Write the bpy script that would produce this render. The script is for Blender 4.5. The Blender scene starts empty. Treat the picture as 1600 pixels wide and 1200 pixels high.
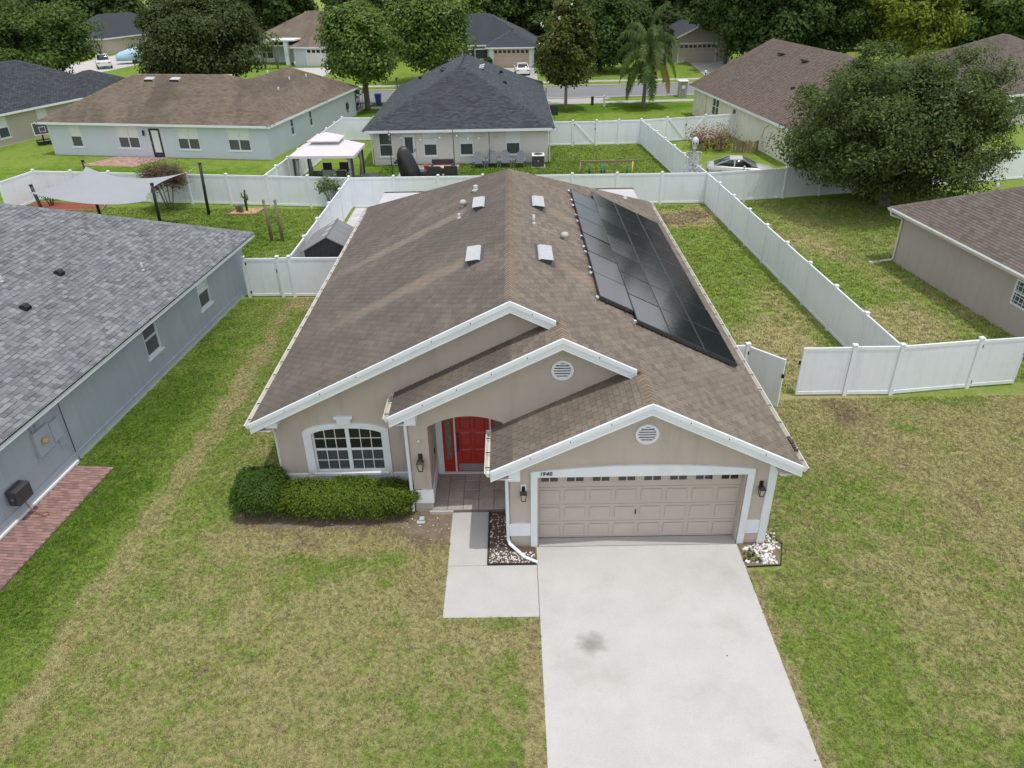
import bpy, math, random, bmesh
import numpy as np
from mathutils import Matrix, Vector
random.seed(7); rng = np.random.default_rng(11)
S = bpy.context.scene
COL = S.collection
R = math.radians
# ------------------------------------------------------------------ camera, sky, sun, exposure
cam = bpy.data.cameras.new('camera'); camo = bpy.data.objects.new('camera', cam); COL.objects.link(camo)
CX = Vector((0.99986344, -0.00611302, -0.01535348)); CY = Vector((0.01636037, 0.49724391, 0.86745653)); CF = Vector((-0.00233164, 0.86758926, -0.49727601))
CAMP = Vector((0, 0, 12.736))
m = Matrix.Identity(4)
for i, a in enumerate((CX, CY, -CF)):
    for j in range(3): m[j][i] = a[j]
m.translation = CAMP
camo.matrix_world = m
cam.sensor_width = 36; cam.lens = 1163.76 / 1600 * 36; cam.clip_start = .1; cam.clip_end = 2000
S.camera = camo
SUNV = Vector((.46, -.33, 2.5)).normalized()          # towards the sun
W = bpy.data.worlds.new('World'); S.world = W; W.use_nodes = True
nt = W.node_tree; bg = nt.nodes['Background']
sky = nt.nodes.new('ShaderNodeTexSky'); sky.sky_type = 'NISHITA'; sky.sun_disc = False
sky.sun_elevation = math.asin(SUNV.z); sky.sun_rotation = math.atan2(SUNV.x, SUNV.y)
sky.air_density = 1.0; sky.dust_density = 2.5; sky.ozone_density = 1.0
# bright broken summer cloud over the whole dome
wtc = nt.nodes.new('ShaderNodeTexCoord'); cn = nt.nodes.new('ShaderNodeTexNoise'); cn.inputs['Scale'].default_value = 2.6; cn.inputs['Detail'].default_value = 7; cn.inputs['Roughness'].default_value = .55; cn.inputs['Distortion'].default_value = .3
nt.links.new(wtc.outputs['Generated'], cn.inputs['Vector'])
cr_ = nt.nodes.new('ShaderNodeMapRange'); cr_.interpolation_type = 'SMOOTHSTEP'; cr_.inputs[1].default_value = .36; cr_.inputs[2].default_value = .56; cr_.inputs[3].default_value = 0; cr_.inputs[4].default_value = .92; nt.links.new(cn.outputs[0], cr_.inputs[0])
cm_ = nt.nodes.new('ShaderNodeMix'); cm_.data_type = 'RGBA'; cm_.clamp_factor = True; nt.links.new(cr_.outputs[0], cm_.inputs[0]); nt.links.new(sky.outputs[0], cm_.inputs[6]); cm_.inputs[7].default_value = (9.3, 9.5, 9.9, 1)
nt.links.new(cm_.outputs[2], bg.inputs[0]); bg.inputs[1].default_value = .15
sl = bpy.data.lights.new('sun', 'SUN'); sl.energy = 2.7; sl.angle = R(.6); sl.color = (1, .965, .915)
so = bpy.data.objects.new('sun', sl); COL.objects.link(so); so.rotation_euler = SUNV.to_track_quat('Z', 'Y').to_euler(); so.location = (20, -10, 60)
S.cycles.use_denoising = True; S.cycles.denoising_input_passes = 'RGB_ALBEDO_NORMAL'; S.cycles.denoising_prefilter = 'NONE'          # keeps the fine grain of grass and shingles
V = S.view_settings; V.view_transform = 'Standard'; V.look = 'None'; V.gamma = 1; V.exposure = -.24; V.use_curve_mapping = False
# ------------------------------------------------------------------ materials
M = {}
def N(nt, t, **kw):
    n = nt.nodes.new('ShaderNode' + t)
    for k, v in kw.items():
        if k == 'op': n.operation = v
        else: n.inputs[int(k[1:]) if k[0] == '_' else k].default_value = v
    return n
def L(nt, a, b): nt.links.new(a, b)
def math_(nt, op, a, b=None, clamp=False):
    n = nt.nodes.new('ShaderNodeMath'); n.operation = op; n.use_clamp = clamp
    for i, x in enumerate((a, b)):
        if x is None: continue
        if isinstance(x, (int, float)): n.inputs[i].default_value = x
        else: L(nt, x, n.inputs[i])
    return n.outputs[0]
def mixc(nt, f, a, b, mode='MIX'):
    n = nt.nodes.new('ShaderNodeMix'); n.data_type = 'RGBA'; n.blend_type = mode; n.clamp_factor = True
    for sock, x in ((n.inputs[0], f), (n.inputs[6], a), (n.inputs[7], b)):
        if isinstance(x, (int, float)): sock.default_value = x
        elif isinstance(x, (tuple, list)): sock.default_value = (*x[:3], 1)
        else: L(nt, x, sock)
    return n.outputs[2]
def ramp(nt, f, a, b, c=0., d=1.):
    n = nt.nodes.new('ShaderNodeMapRange'); n.interpolation_type = 'SMOOTHSTEP'
    for i, x in enumerate((f, a, b, c, d)):
        if isinstance(x, (int, float)): n.inputs[i].default_value = x
        else: L(nt, x, n.inputs[i])
    return n.outputs[0]
def pos(nt):
    n = nt.nodes.get('GEO') or nt.nodes.new('ShaderNodeNewGeometry'); n.name = 'GEO'; return n
def noise(nt, scale, detail=3., rough=.55, vec=None):
    n = nt.nodes.new('ShaderNodeTexNoise'); n.inputs['Scale'].default_value = scale; n.inputs['Detail'].default_value = detail; n.inputs['Roughness'].default_value = rough
    L(nt, vec if vec is not None else pos(nt).outputs['Position'], n.inputs['Vector']); return n.outputs[0]
def newmat(name):
    m = bpy.data.materials.new(name); m.use_nodes = True; M[name] = m
    return m, m.node_tree, m.node_tree.nodes['Principled BSDF']
def mat(name, col, rough=.6, var=.12, scale=3., fine=.0, fscale=80., bump=0., bscale=120., metal=0., spec=.5, rand=0., dirt=None, dscale=.6, coat=0.):
    m, nt, p = newmat(name)
    c = None; drip = name in ('vinyl_white', 'stucco_blue', 'stucco_beige', 'stucco_cream', 'stucco_tan')
    if var or fine or rand or dirt:
        f = math_(nt, 'MULTIPLY', math_(nt, 'SUBTRACT', noise(nt, scale, 4), .5), 2 * var * 2)
        if fine: f = math_(nt, 'ADD', f, math_(nt, 'MULTIPLY', math_(nt, 'SUBTRACT', noise(nt, fscale, 2), .5), 4 * fine))
        if rand:
            oi = nt.nodes.new('ShaderNodeObjectInfo')
            r = math_(nt, 'FRACT', math_(nt, 'ADD', oi.outputs['Random'], pos(nt).outputs['Random Per Island']))
            f = math_(nt, 'ADD', f, math_(nt, 'MULTIPLY', math_(nt, 'SUBTRACT', r, .5), 2 * rand))
        f = math_(nt, 'ADD', f, 1.)
        mul = nt.nodes.new('ShaderNodeVectorMath'); mul.operation = 'SCALE'; mul.inputs[0].default_value = col[:3]; L(nt, f, mul.inputs['Scale'])
        c = mul.outputs[0]
        if dirt:
            d = ramp(nt, noise(nt, dscale, 5, .65), .48, .72, 0, dirt[3] if len(dirt) > 3 else .6)
            c = mixc(nt, d, c, dirt[:3])
        if drip:       # rain streaks
            mp = nt.nodes.new('ShaderNodeMapping'); mp.inputs['Scale'].default_value = (2.2, 2.2, .22); L(nt, pos(nt).outputs['Position'], mp.inputs[0])
            c = mixc(nt, ramp(nt, noise(nt, 1.6, 5, .65, mp.outputs[0]), .46, .78, 0, .45), c, tuple(.72 * x for x in col))
        L(nt, c, p.inputs['Base Color'])
    else: p.inputs['Base Color'].default_value = (*col[:3], 1)
    p.inputs['Roughness'].default_value = rough; p.inputs['Metallic'].default_value = metal; p.inputs['Specular IOR Level'].default_value = spec
    p.inputs['Coat Weight'].default_value = coat
    if bump:
        b = nt.nodes.new('ShaderNodeBump'); b.inputs['Strength'].default_value = bump; b.inputs['Distance'].default_value = .02
        L(nt, noise(nt, bscale, 3), b.inputs['Height']); L(nt, b.outputs[0], p.inputs['Normal'])
    return m
def shingle_mat(name, cols, weather, streaks=(), var=.1, lichen=None, algae=None, run=(.22, .8, .22)):
    """tab colours picked per tab; wide weathering; wash marks below metal vents (world positions)"""
    m, nt, p = newmat(name); g = pos(nt)
    oi = nt.nodes.new('ShaderNodeObjectInfo')
    r = math_(nt, 'FRACT', math_(nt, 'ADD', math_(nt, 'MULTIPLY', oi.outputs['Random'], 1.), g.outputs['Random Per Island']))
    cr = nt.nodes.new('ShaderNodeValToRGB'); cr.color_ramp.interpolation = 'LINEAR'
    e = cr.color_ramp.elements
    e[0].color = (*cols[0], 1); e[1].color = (*cols[-1], 1)
    for i, c in enumerate(cols[1:-1], 1):
        x = e.new(i / (len(cols) - 1)); x.color = (*c, 1)
    L(nt, r, cr.inputs[0]); c = cr.outputs[0]
    sx = nt.nodes.new('ShaderNodeSeparateXYZ'); L(nt, g.outputs['Position'], sx.inputs[0])
    # weathering runs down the slope: stretched noise
    mp = nt.nodes.new('ShaderNodeMapping'); mp.inputs['Scale'].default_value = run; L(nt, g.outputs['Position'], mp.inputs[0])
    w = ramp(nt, noise(nt, 1., 4, .6, mp.outputs[0]), .38, .66, 0, weather[3])
    c = mixc(nt, w, c, weather[:3])
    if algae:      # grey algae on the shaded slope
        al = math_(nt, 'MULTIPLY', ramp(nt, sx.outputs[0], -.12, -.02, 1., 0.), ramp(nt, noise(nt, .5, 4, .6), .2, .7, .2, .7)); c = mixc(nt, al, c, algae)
    if lichen:
        c = mixc(nt, ramp(nt, noise(nt, .35, 4, .6), .5, .7, 0, lichen[3]), c, lichen[:3])
    for (x0, y0, dirn, length, wid, amt, col, dy) in streaks:
        s = math_(nt, 'MULTIPLY', math_(nt, 'SUBTRACT', sx.outputs[0], x0), dirn)          # metres down-slope
        yy = math_(nt, 'SUBTRACT', math_(nt, 'SUBTRACT', sx.outputs[1], y0), math_(nt, 'MULTIPLY', s, dy))
        nz = math_(nt, 'MULTIPLY', math_(nt, 'SUBTRACT', noise(nt, 1.5, 3), .5), wid * 1.2)
        yy = math_(nt, 'ABSOLUTE', math_(nt, 'ADD', yy, nz))
        a = ramp(nt, yy, wid * .35, wid, 1., 0.)
        a = math_(nt, 'MULTIPLY', a, ramp(nt, s, -.05, .15))
        a = math_(nt, 'MULTIPLY', a, ramp(nt, s, length * .25, length, amt, 0.))
        c = mixc(nt, a, c, col)
    f = math_(nt, 'ADD', math_(nt, 'MULTIPLY', math_(nt, 'SUBTRACT', noise(nt, 55., 2), .5), 2.4 * var), 1.)
    f = math_(nt, 'MULTIPLY', f, math_(nt, 'ADD', math_(nt, 'MULTIPLY', math_(nt, 'SUBTRACT', noise(nt, 2.2, 4), .5), .3 if name != 'shingle_brown' else .42), 1.))
    mul = nt.nodes.new('ShaderNodeVectorMath'); mul.operation = 'SCALE'; L(nt, c, mul.inputs[0]); L(nt, f, mul.inputs['Scale'])
    L(nt, mul.outputs[0], p.inputs['Base Color']); p.inputs['Roughness'].default_value = .92; p.inputs['Specular IOR Level'].default_value = .2
    b = nt.nodes.new('ShaderNodeBump'); b.inputs['Strength'].default_value = .35; b.inputs['Distance'].default_value = .006
    L(nt, noise(nt, 160., 2), b.inputs['Height']); L(nt, b.outputs[0], p.inputs['Normal'])
    return m
def leaf_mat(name, dark, light, extra=None, amt=0., transl=.35, rough=.5):
    m, nt, p = newmat(name); g = pos(nt)
    r = g.outputs['Random Per Island']
    big = noise(nt, .45, 3)
    t = math_(nt, 'ADD', math_(nt, 'MULTIPLY', r, .6), math_(nt, 'MULTIPLY', ramp(nt, big, .3, .7), .4))
    c = mixc(nt, t, dark, light)
    if extra: c = mixc(nt, math_(nt, 'GREATER_THAN', math_(nt, 'FRACT', math_(nt, 'MULTIPLY', r, 17.3)), 1 - amt), c, extra)
    L(nt, c, p.inputs['Base Color']); p.inputs['Roughness'].default_value = rough; p.inputs['Specular IOR Level'].default_value = .08
    tr = nt.nodes.new('ShaderNodeBsdfTranslucent'); L(nt, mixc(nt, .5, c, mixc(nt, 1., c, (1.25, 1.2, .5), 'MULTIPLY')), tr.inputs[0])
    ms = nt.nodes.new('ShaderNodeMixShader'); ms.inputs[0].default_value = transl
    L(nt, p.outputs[0], ms.inputs[1]); L(nt, tr.outputs[0], ms.inputs[2]); L(nt, ms.outputs[0], nt.nodes['Material Output'].inputs[0])
    return m
# lawn colour by place: a list of soft worn / lush zones (cx, cy, rx, ry, angle, worn)
DRY = [(-5, 11, 6.5, 4.5, 0, .13), (-2.1, 13.6, .75, 2.0, 0, .26), (-4.6, 14.55, 3.4, .8, 0, .32), (-9.45, 22.5, .42, 9, 0, .20), (-9.8, 12.5, .35, 6, 0, .14), (-8.2, 29.8, 1.4, 1.2, 0, .32), (-7.6, 24, .7, 6, 0, .12),
       (9.6, 20.2, 3.2, 1.1, 0, .20), (11.6, 17.6, 1.1, 4.5, 24, .28), (14.5, 16.5, 1.3, 5.0, 24, .25), (9.3, 18.4, 2.5, 1.5, 0, .10), (12.8, 12.5, 1.0, 3.5, 24, .20), (8.2, 11.5, 2.2, 2.5, 0, .06), (16.5, 19.5, 3., 1.5, 0, .24),
       (9.3, 40.4, 2.2, 1.6, 0, .55), (10.8, 41.5, 1.2, 1.3, 0, .3), (9.6, 24, 2.0, 2.6, 0, .26), (10.6, 27.5, 1.3, 3, 0, .14), (15.2, 26.5, 2.0, 2.2, 20, .22), (15.0, 36.5, 2.0, 4.0, 0, .14), (18.5, 41, 4, 3, 0, .04),
       (.40, 9.0, .25, 3.2, 0, .22), (5.50, 9.5, .16, 5.4, 0, .34), (-.3, 11.3, 1.6, .4, 0, .15), (-3.5, 12.5, 1.6, 1.0, 30, .10), (20, 58, 3, 2, 0, .1)]
DRY += [(11.5, 13, 6.5, 7, 0, .08), (15, 30, 3, 7, 0, .06)]
LUSH = [(0, 100, 200, 56, 0, -.20), (-12.3, 18, 2.35, 14, 0, -.36), (-18, 38, 8.6, 6.0, 0, -.30), (-25, 50, 17, 6.0, -10, -.22), (-4, 52, 9, 7.5, 0, -.26), (7, 52, 4.5, 7, 0, -.12), (7, 76, 12, 3.8, 0, -.22), (-14, 76, 4, 4, 0, -.2), (9.2, 33, 2.6, 6, 0, -.12), (-4.6, 13.6, 1.8, .6, 20, -.10), (-2.9, 13.3, .8, .7, 0, -.11), (7.6, 11.6, 1.4, 2.5, 0, -.08), (14.3, 31, 1.7, 6, 8, -.14), (16, 52, 3.5, 6, 0, -.08), (13.2, 14.2, .5, 4.5, 24, -.16)]
def lawn_color(nt):
    g = pos(nt); P = g.outputs['Position']
    n1 = noise(nt, .35, 3, .6); n2 = noise(nt, 1.7, 4, .6); n3 = noise(nt, 9., 3, .6)
    d = math_(nt, 'ADD', math_(nt, 'ADD', math_(nt, 'MULTIPLY', n1, .42), math_(nt, 'MULTIPLY', n2, .56)), math_(nt, 'MULTIPLY', n3, .56)); d = math_(nt, 'SUBTRACT', d, .145)
    wob = nt.nodes.new('ShaderNodeTexNoise'); wob.inputs['Scale'].default_value = .9; wob.inputs['Detail'].default_value = 4; L(nt, P, wob.inputs['Vector'])
    off = nt.nodes.new('ShaderNodeVectorMath'); off.operation = 'MULTIPLY_ADD'; L(nt, wob.outputs['Color'], off.inputs[0]); off.inputs[1].default_value = (1.1, 1.1, 0); off.inputs[2].default_value = (-.55, -.55, 0)
    add = nt.nodes.new('ShaderNodeVectorMath'); add.operation = 'ADD'; L(nt, P, add.inputs[0]); L(nt, off.outputs[0], add.inputs[1])
    for (cx, cy, rx, ry, an, am) in DRY + LUSH:
        mp = nt.nodes.new('ShaderNodeMapping'); mp.vector_type = 'TEXTURE'
        mp.inputs['Location'].default_value = (cx, cy, 0); mp.inputs['Rotation'].default_value = (0, 0, R(an)); mp.inputs['Scale'].default_value = (rx, ry, 1e6)
        L(nt, add.outputs[0], mp.inputs[0])
        ln = nt.nodes.new('ShaderNodeVectorMath'); ln.operation = 'LENGTH'; L(nt, mp.outputs[0], ln.inputs[0])
        d = math_(nt, 'ADD', d, ramp(nt, ln.outputs['Value'], .45, 1.25, am, 0.))
    lush = (.110, .202, .024); green = (.235, .325, .066); tan = (.425, .390, .188); brown = (.295, .235, .150)
    c = mixc(nt, ramp(nt, d, .22, .52), lush, green)
    c = mixc(nt, ramp(nt, d, .56, .86), c, tan)
    c = mixc(nt, ramp(nt, d, .94, 1.2), c, brown)
    sp = math_(nt, 'MULTIPLY', ramp(nt, noise(nt, 1.9, 3, .7), .62, .72), ramp(nt, d, .45, .62)); c = mixc(nt, math_(nt, 'MULTIPLY', sp, .75), c, (.255, .195, .145))
    return c, n3
def ground_mats():
    m, nt, p = newmat('lawn'); c, n3 = lawn_color(nt)
    f = math_(nt, 'ADD', math_(nt, 'MULTIPLY', noise(nt, 38., 3, .7), 1.1), .30)
    mul = nt.nodes.new('ShaderNodeVectorMath'); mul.operation = 'SCALE'; L(nt, c, mul.inputs[0]); L(nt, f, mul.inputs['Scale'])
    L(nt, mul.outputs[0], p.inputs['Base Color']); p.inputs['Roughness'].default_value = 1; p.inputs['Specular IOR Level'].default_value = 0
    b = nt.nodes.new('ShaderNodeBump'); b.inputs['Strength'].default_value = .9; b.inputs['Distance'].default_value = .05
    L(nt, noise(nt, 30., 4, .7), b.inputs['Height']); L(nt, b.outputs[0], p.inputs['Normal'])
    m, nt, p = newmat('grass_blades'); c, n3 = lawn_color(nt)
    oi = nt.nodes.new('ShaderNodeObjectInfo')
    f = math_(nt, 'ADD', math_(nt, 'MULTIPLY', oi.outputs['Random'], 1.05), .55)
    mul = nt.nodes.new('ShaderNodeVectorMath'); mul.operation = 'SCALE'; L(nt, c, mul.inputs[0]); L(nt, f, mul.inputs['Scale'])
    dry = math_(nt, 'GREATER_THAN', math_(nt, 'FRACT', math_(nt, 'MULTIPLY', oi.outputs['Random'], 31.7)), .84)
    cc = mixc(nt, math_(nt, 'MULTIPLY', dry, .75), mul.outputs[0], (.34, .29, .16))
    L(nt, cc, p.inputs['Base Color']); p.inputs['Roughness'].default_value = .9; p.inputs['Specular IOR Level'].default_value = .03
ground_mats()
mat('concrete', (.495, .480, .460), .9, .07, .9, .085, 38, .35, 90, dirt=(.37, .34, .30, .50), dscale=.55)
mat('walk_concrete', (.475, .46, .44), .9, .06, 1.2, .08, 40, .25, 90, dirt=(.42, .39, .36, .25), dscale=.9)
mat('old_concrete', (.40, .39, .37), .9, .08, .8, .03, 40, .2, 60)
mat('asphalt', (.20, .20, .205), .95, .08, .4, .06, 30, .3, 60)
mat('stucco_tan', (.52, .450, .395), .95, .035, .7, .03, 120, .35, 70, dirt=(.43, .365, .315, .4), dscale=.6)
mat('stucco_blue', (.42, .475, .535), .95, .05, .5, .02, 120, .3, 70, dirt=(.52, .555, .59, .40), dscale=.45)
mat('stucco_pale_blue', (.60, .645, .735), .95, .04, .5, .0, 60, .1, 40)
mat('stucco_greige', (.68, .645, .605), .95, .04, .5, .0, 60, .1, 40)
mat('stucco_beige', (.42, .375, .335), .95, .04, .4, .02, 100, .3, 70, dirt=(.36, .32, .285, .3))
mat('stucco_cream', (.74, .71, .62), .95, .05, .5, .0, 60, .1, 40, dirt=(.64, .61, .52, .4))
mat('stucco_olive', (.50, .455, .385), .95, .05, .5)
mat('white_trim', (.76, .80, .84), .55, .03, 2., .0, dirt=(.62, .60, .56, .25), dscale=1.2)
mat('gutter_white', (.66, .64, .58), .5, .05, 2., .0, dirt=(.45, .40, .32, .35), dscale=1.5)
mat('vinyl_white', (.81, .85, .895), .45, .03, .8, .0, dirt=(.68, .71, .72, .35), dscale=.9)
mat('plain_white', (.80, .80, .79), .5, .02)
mat('soffit', (.68, .66, .63), .8, .03)
mat('deck', (.16, .14, .12), .9, .1)
mat('door_red', (.44, .032, .022), .35, .05, 3.)
mat('door_taupe', (.49, .43, .38), .55, .03, 1.)
mat('door_beige', (.50, .40, .32), .6, .03)
mat('door_white', (.74, .74, .73), .6, .02)
mat('door_navy', (.02, .03, .055), .4, .02)
mat('glass_dark', (.018, .021, .024), .06, 0, spec=.8)
mat('glass_grey', (.075, .085, .095), .12, .1, 4., spec=.7)
mat('screen', (.10, .105, .11), .7, .08, 3.)
mat('blind', (.74, .78, .77), .6, .03)
mat('glass_leaded', (.16, .19, .15), .2, .35, 25.)
mat('black_metal', (.018, .018, .020), .45, .05)
mat('bronze', (.045, .035, .028), .5, .1)
mat('dark_metal', (.05, .05, .055), .5, .1)
mat('steel', (.55, .56, .57), .35, .05, metal=.8)
mat('galvanised', (.44, .455, .46), .55, .08, 6., metal=.0, dirt=(.45, .42, .38, .3), dscale=3.)
mat('lamp_glass', (.45, .42, .36), .2, .05)
mat('solar_cell', (.014, .017, .022), .12, .06, 2., spec=1.0)
mat('solar_frame', (.045, .046, .048), .4, 0)
mat('mulch', (.105, .070, .048), .95, .25, 9., .14, 60, .9, 60)
mat('bare_soil', (.20, .155, .105), .95, .3, 5., .22, 60, .9, 60)
mat('marble_chip', (.72, .70, .67), .7, .1, 3., rand=.35)
mat('mulch_red', (.23, .06, .035), .95, .2, 9.)
mat('gravel_tan', (.50, .33, .17), .95, .2, 9., .1, 40)
mat('brick_red', (.285, .172, .150), .9, .12, 6., .04, 90, .2, 60, rand=.22)
mat('brick_joint', (.12, .085, .075), .95, .1)
mat('brick_far', (.42, .27, .23), .9, .18, 3., rand=.25)
mat('porch_tile', (.40, .355, .32), .85, .16, 4., .04, 60, .3, 50, rand=.14)
mat('grout', (.19, .17, .155), .95, .1)
mat('paver_pale', (.50, .49, .49), .9, .14, 3., rand=.1)
mat('bark', (.12, .095, .07), .95, .25, 6., .1, 40, .6, 30)
mat('bark_grey', (.22, .20, .18), .95, .2, 6., .1, 40, .6, 30)
mat('timber', (.26, .19, .12), .9, .2, 6., rand=.3)
mat('timber_grey', (.20, .165, .125), .9, .2, 6., .1, 30)
mat('plastic_grey', (.20, .20, .205), .7, .06, 2.)
mat('plastic_dark', (.052, .054, .060), .6, .08, 8.)
mat('plastic_slate', (.15, .17, .185), .6, .06)
mat('pvc_pipe', (.50, .51, .52), .5, .05)
mat('sail_cloth', (.31, .325, .345), .85, .03, 2.)
mat('canopy_lilac', (.66, .60, .66), .8, .03, 2.)
mat('curtain_grey', (.36, .36, .39), .85, .1, 5.)
mat('wicker', (.040, .034, .034), .7, .2, 20.)
mat('cushion_aqua', (.28, .40, .42), .85, .08)
mat('cushion_rose', (.60, .33, .33), .85, .08)
mat('cover_black', (.022, .023, .026), .42, .1, 4.)
mat('tyre', (.02, .02, .021), .8, .05)
mat('rim_alloy', (.45, .46, .47), .35, .05, metal=.7)
mat('car_silver', (.46, .46, .45), .28, .02, 1., metal=.25, coat=.6)
mat('car_black', (.012, .012, .014), .2, .02, coat=.8)
mat('car_white', (.80, .80, .80), .3, .02, coat=.5)
mat('car_red', (.30, .03, .03), .3, .02, coat=.5)
mat('tarp_blue', (.36, .55, .66), .7, .06, 2.)
mat('bin_blue', (.03, .10, .40), .5, .05)
mat('bone', (.58, .58, .60), .5, .08, 5.)
mat('play_green', (.02, .16, .12), .5, .05)
mat('play_yellow', (.62, .45, .10), .6, .08)
mat('ac_dark', (.075, .07, .065), .7, .1, 20.)
mat('meter_brass', (.50, .40, .18), .5, .1)
mat('copper_hose', (.28, .13, .09), .6, .2, 30.)
mat('patio_white', (.50, .475, .485), .8, .08, 2.)
mat('sign_dark', (.03, .03, .035), .6, 0)
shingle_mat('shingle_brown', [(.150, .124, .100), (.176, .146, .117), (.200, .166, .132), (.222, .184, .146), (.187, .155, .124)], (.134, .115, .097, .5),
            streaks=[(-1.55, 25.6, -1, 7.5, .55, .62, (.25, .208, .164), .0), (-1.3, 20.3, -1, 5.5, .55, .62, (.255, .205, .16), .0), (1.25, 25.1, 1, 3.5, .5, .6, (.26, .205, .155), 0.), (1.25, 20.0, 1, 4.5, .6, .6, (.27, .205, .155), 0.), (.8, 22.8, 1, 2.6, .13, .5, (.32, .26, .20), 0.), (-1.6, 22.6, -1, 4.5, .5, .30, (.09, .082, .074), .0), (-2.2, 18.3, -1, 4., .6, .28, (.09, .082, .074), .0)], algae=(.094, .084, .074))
shingle_mat('ridge_brown', [(.20, .155, .115), (.245, .19, .142), (.27, .212, .16)], (.18, .142, .108, .4))
shingle_mat('shingle_grey', [(.122, .130, .139), (.155, .164, .174), (.185, .194, .204), (.250, .259, .268), (.168, .177, .187), (.200, .209, .219)], (.172, .181, .192, .15), var=.14)
shingle_mat('shingle_umber', [(.112, .095, .080), (.143, .121, .102), (.172, .146, .124), (.132, .111, .094)], (.118, .100, .086, .3))
shingle_mat('shingle_tan', [(.140, .110, .084), (.185, .148, .113), (.215, .174, .133), (.168, .134, .103)], (.115, .093, .074, .75), lichen=(.235, .20, .15, .45), run=(.75, .16, .16))
shingle_mat('shingle_slate', [(.043, .049, .057), (.060, .068, .078), (.085, .095, .105), (.052, .058, .067)], (.058, .064, .072, .3), run=(.75, .16, .16))
shingle_mat('shingle_chestnut', [(.118, .090, .074), (.155, .119, .099), (.183, .142, .119), (.140, .107, .089)], (.127, .101, .086, .4))
leaf_mat('leaf_oak', (.040, .070, .018), (.138, .190, .056), (.20, .22, .11), .08)
leaf_mat('leaf_fresh', (.055, .110, .022), (.195, .285, .060), (.30, .36, .16), .05)
leaf_mat('leaf_yellow', (.10, .15, .018), (.26, .31, .040))
leaf_mat('leaf_mid', (.045, .090, .022), (.145, .215, .050))
leaf_mat('leaf_deep', (.028, .062, .016), (.105, .160, .042))
leaf_mat('leaf_magnolia', (.042, .070, .016), (.150, .175, .045), (.26, .19, .06), .07)
leaf_mat('leaf_olive', (.034, .060, .016), (.105, .142, .044), (.16, .16, .09), .12)
leaf_mat('leaf_palm', (.050, .098, .030), (.150, .215, .070), (.22, .24, .10), .15)
leaf_mat('leaf_palm_dry', (.30, .22, .07), (.38, .27, .10))
leaf_mat('leaf_hedge', (.048, .092, .010), (.150, .215, .026), (.17, .22, .05), .10, transl=.25)
leaf_mat('leaf_hedge_dark', (.030, .072, .012), (.088, .150, .026), transl=.25)
leaf_mat('leaf_plum', (.085, .055, .045), (.24, .135, .115), (.10, .12, .05), .22)
leaf_mat('leaf_dry', (.17, .09, .055), (.34, .21, .15), (.10, .12, .04), .12)
mat('blossom', (.80, .78, .70), .6, .02)
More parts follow.
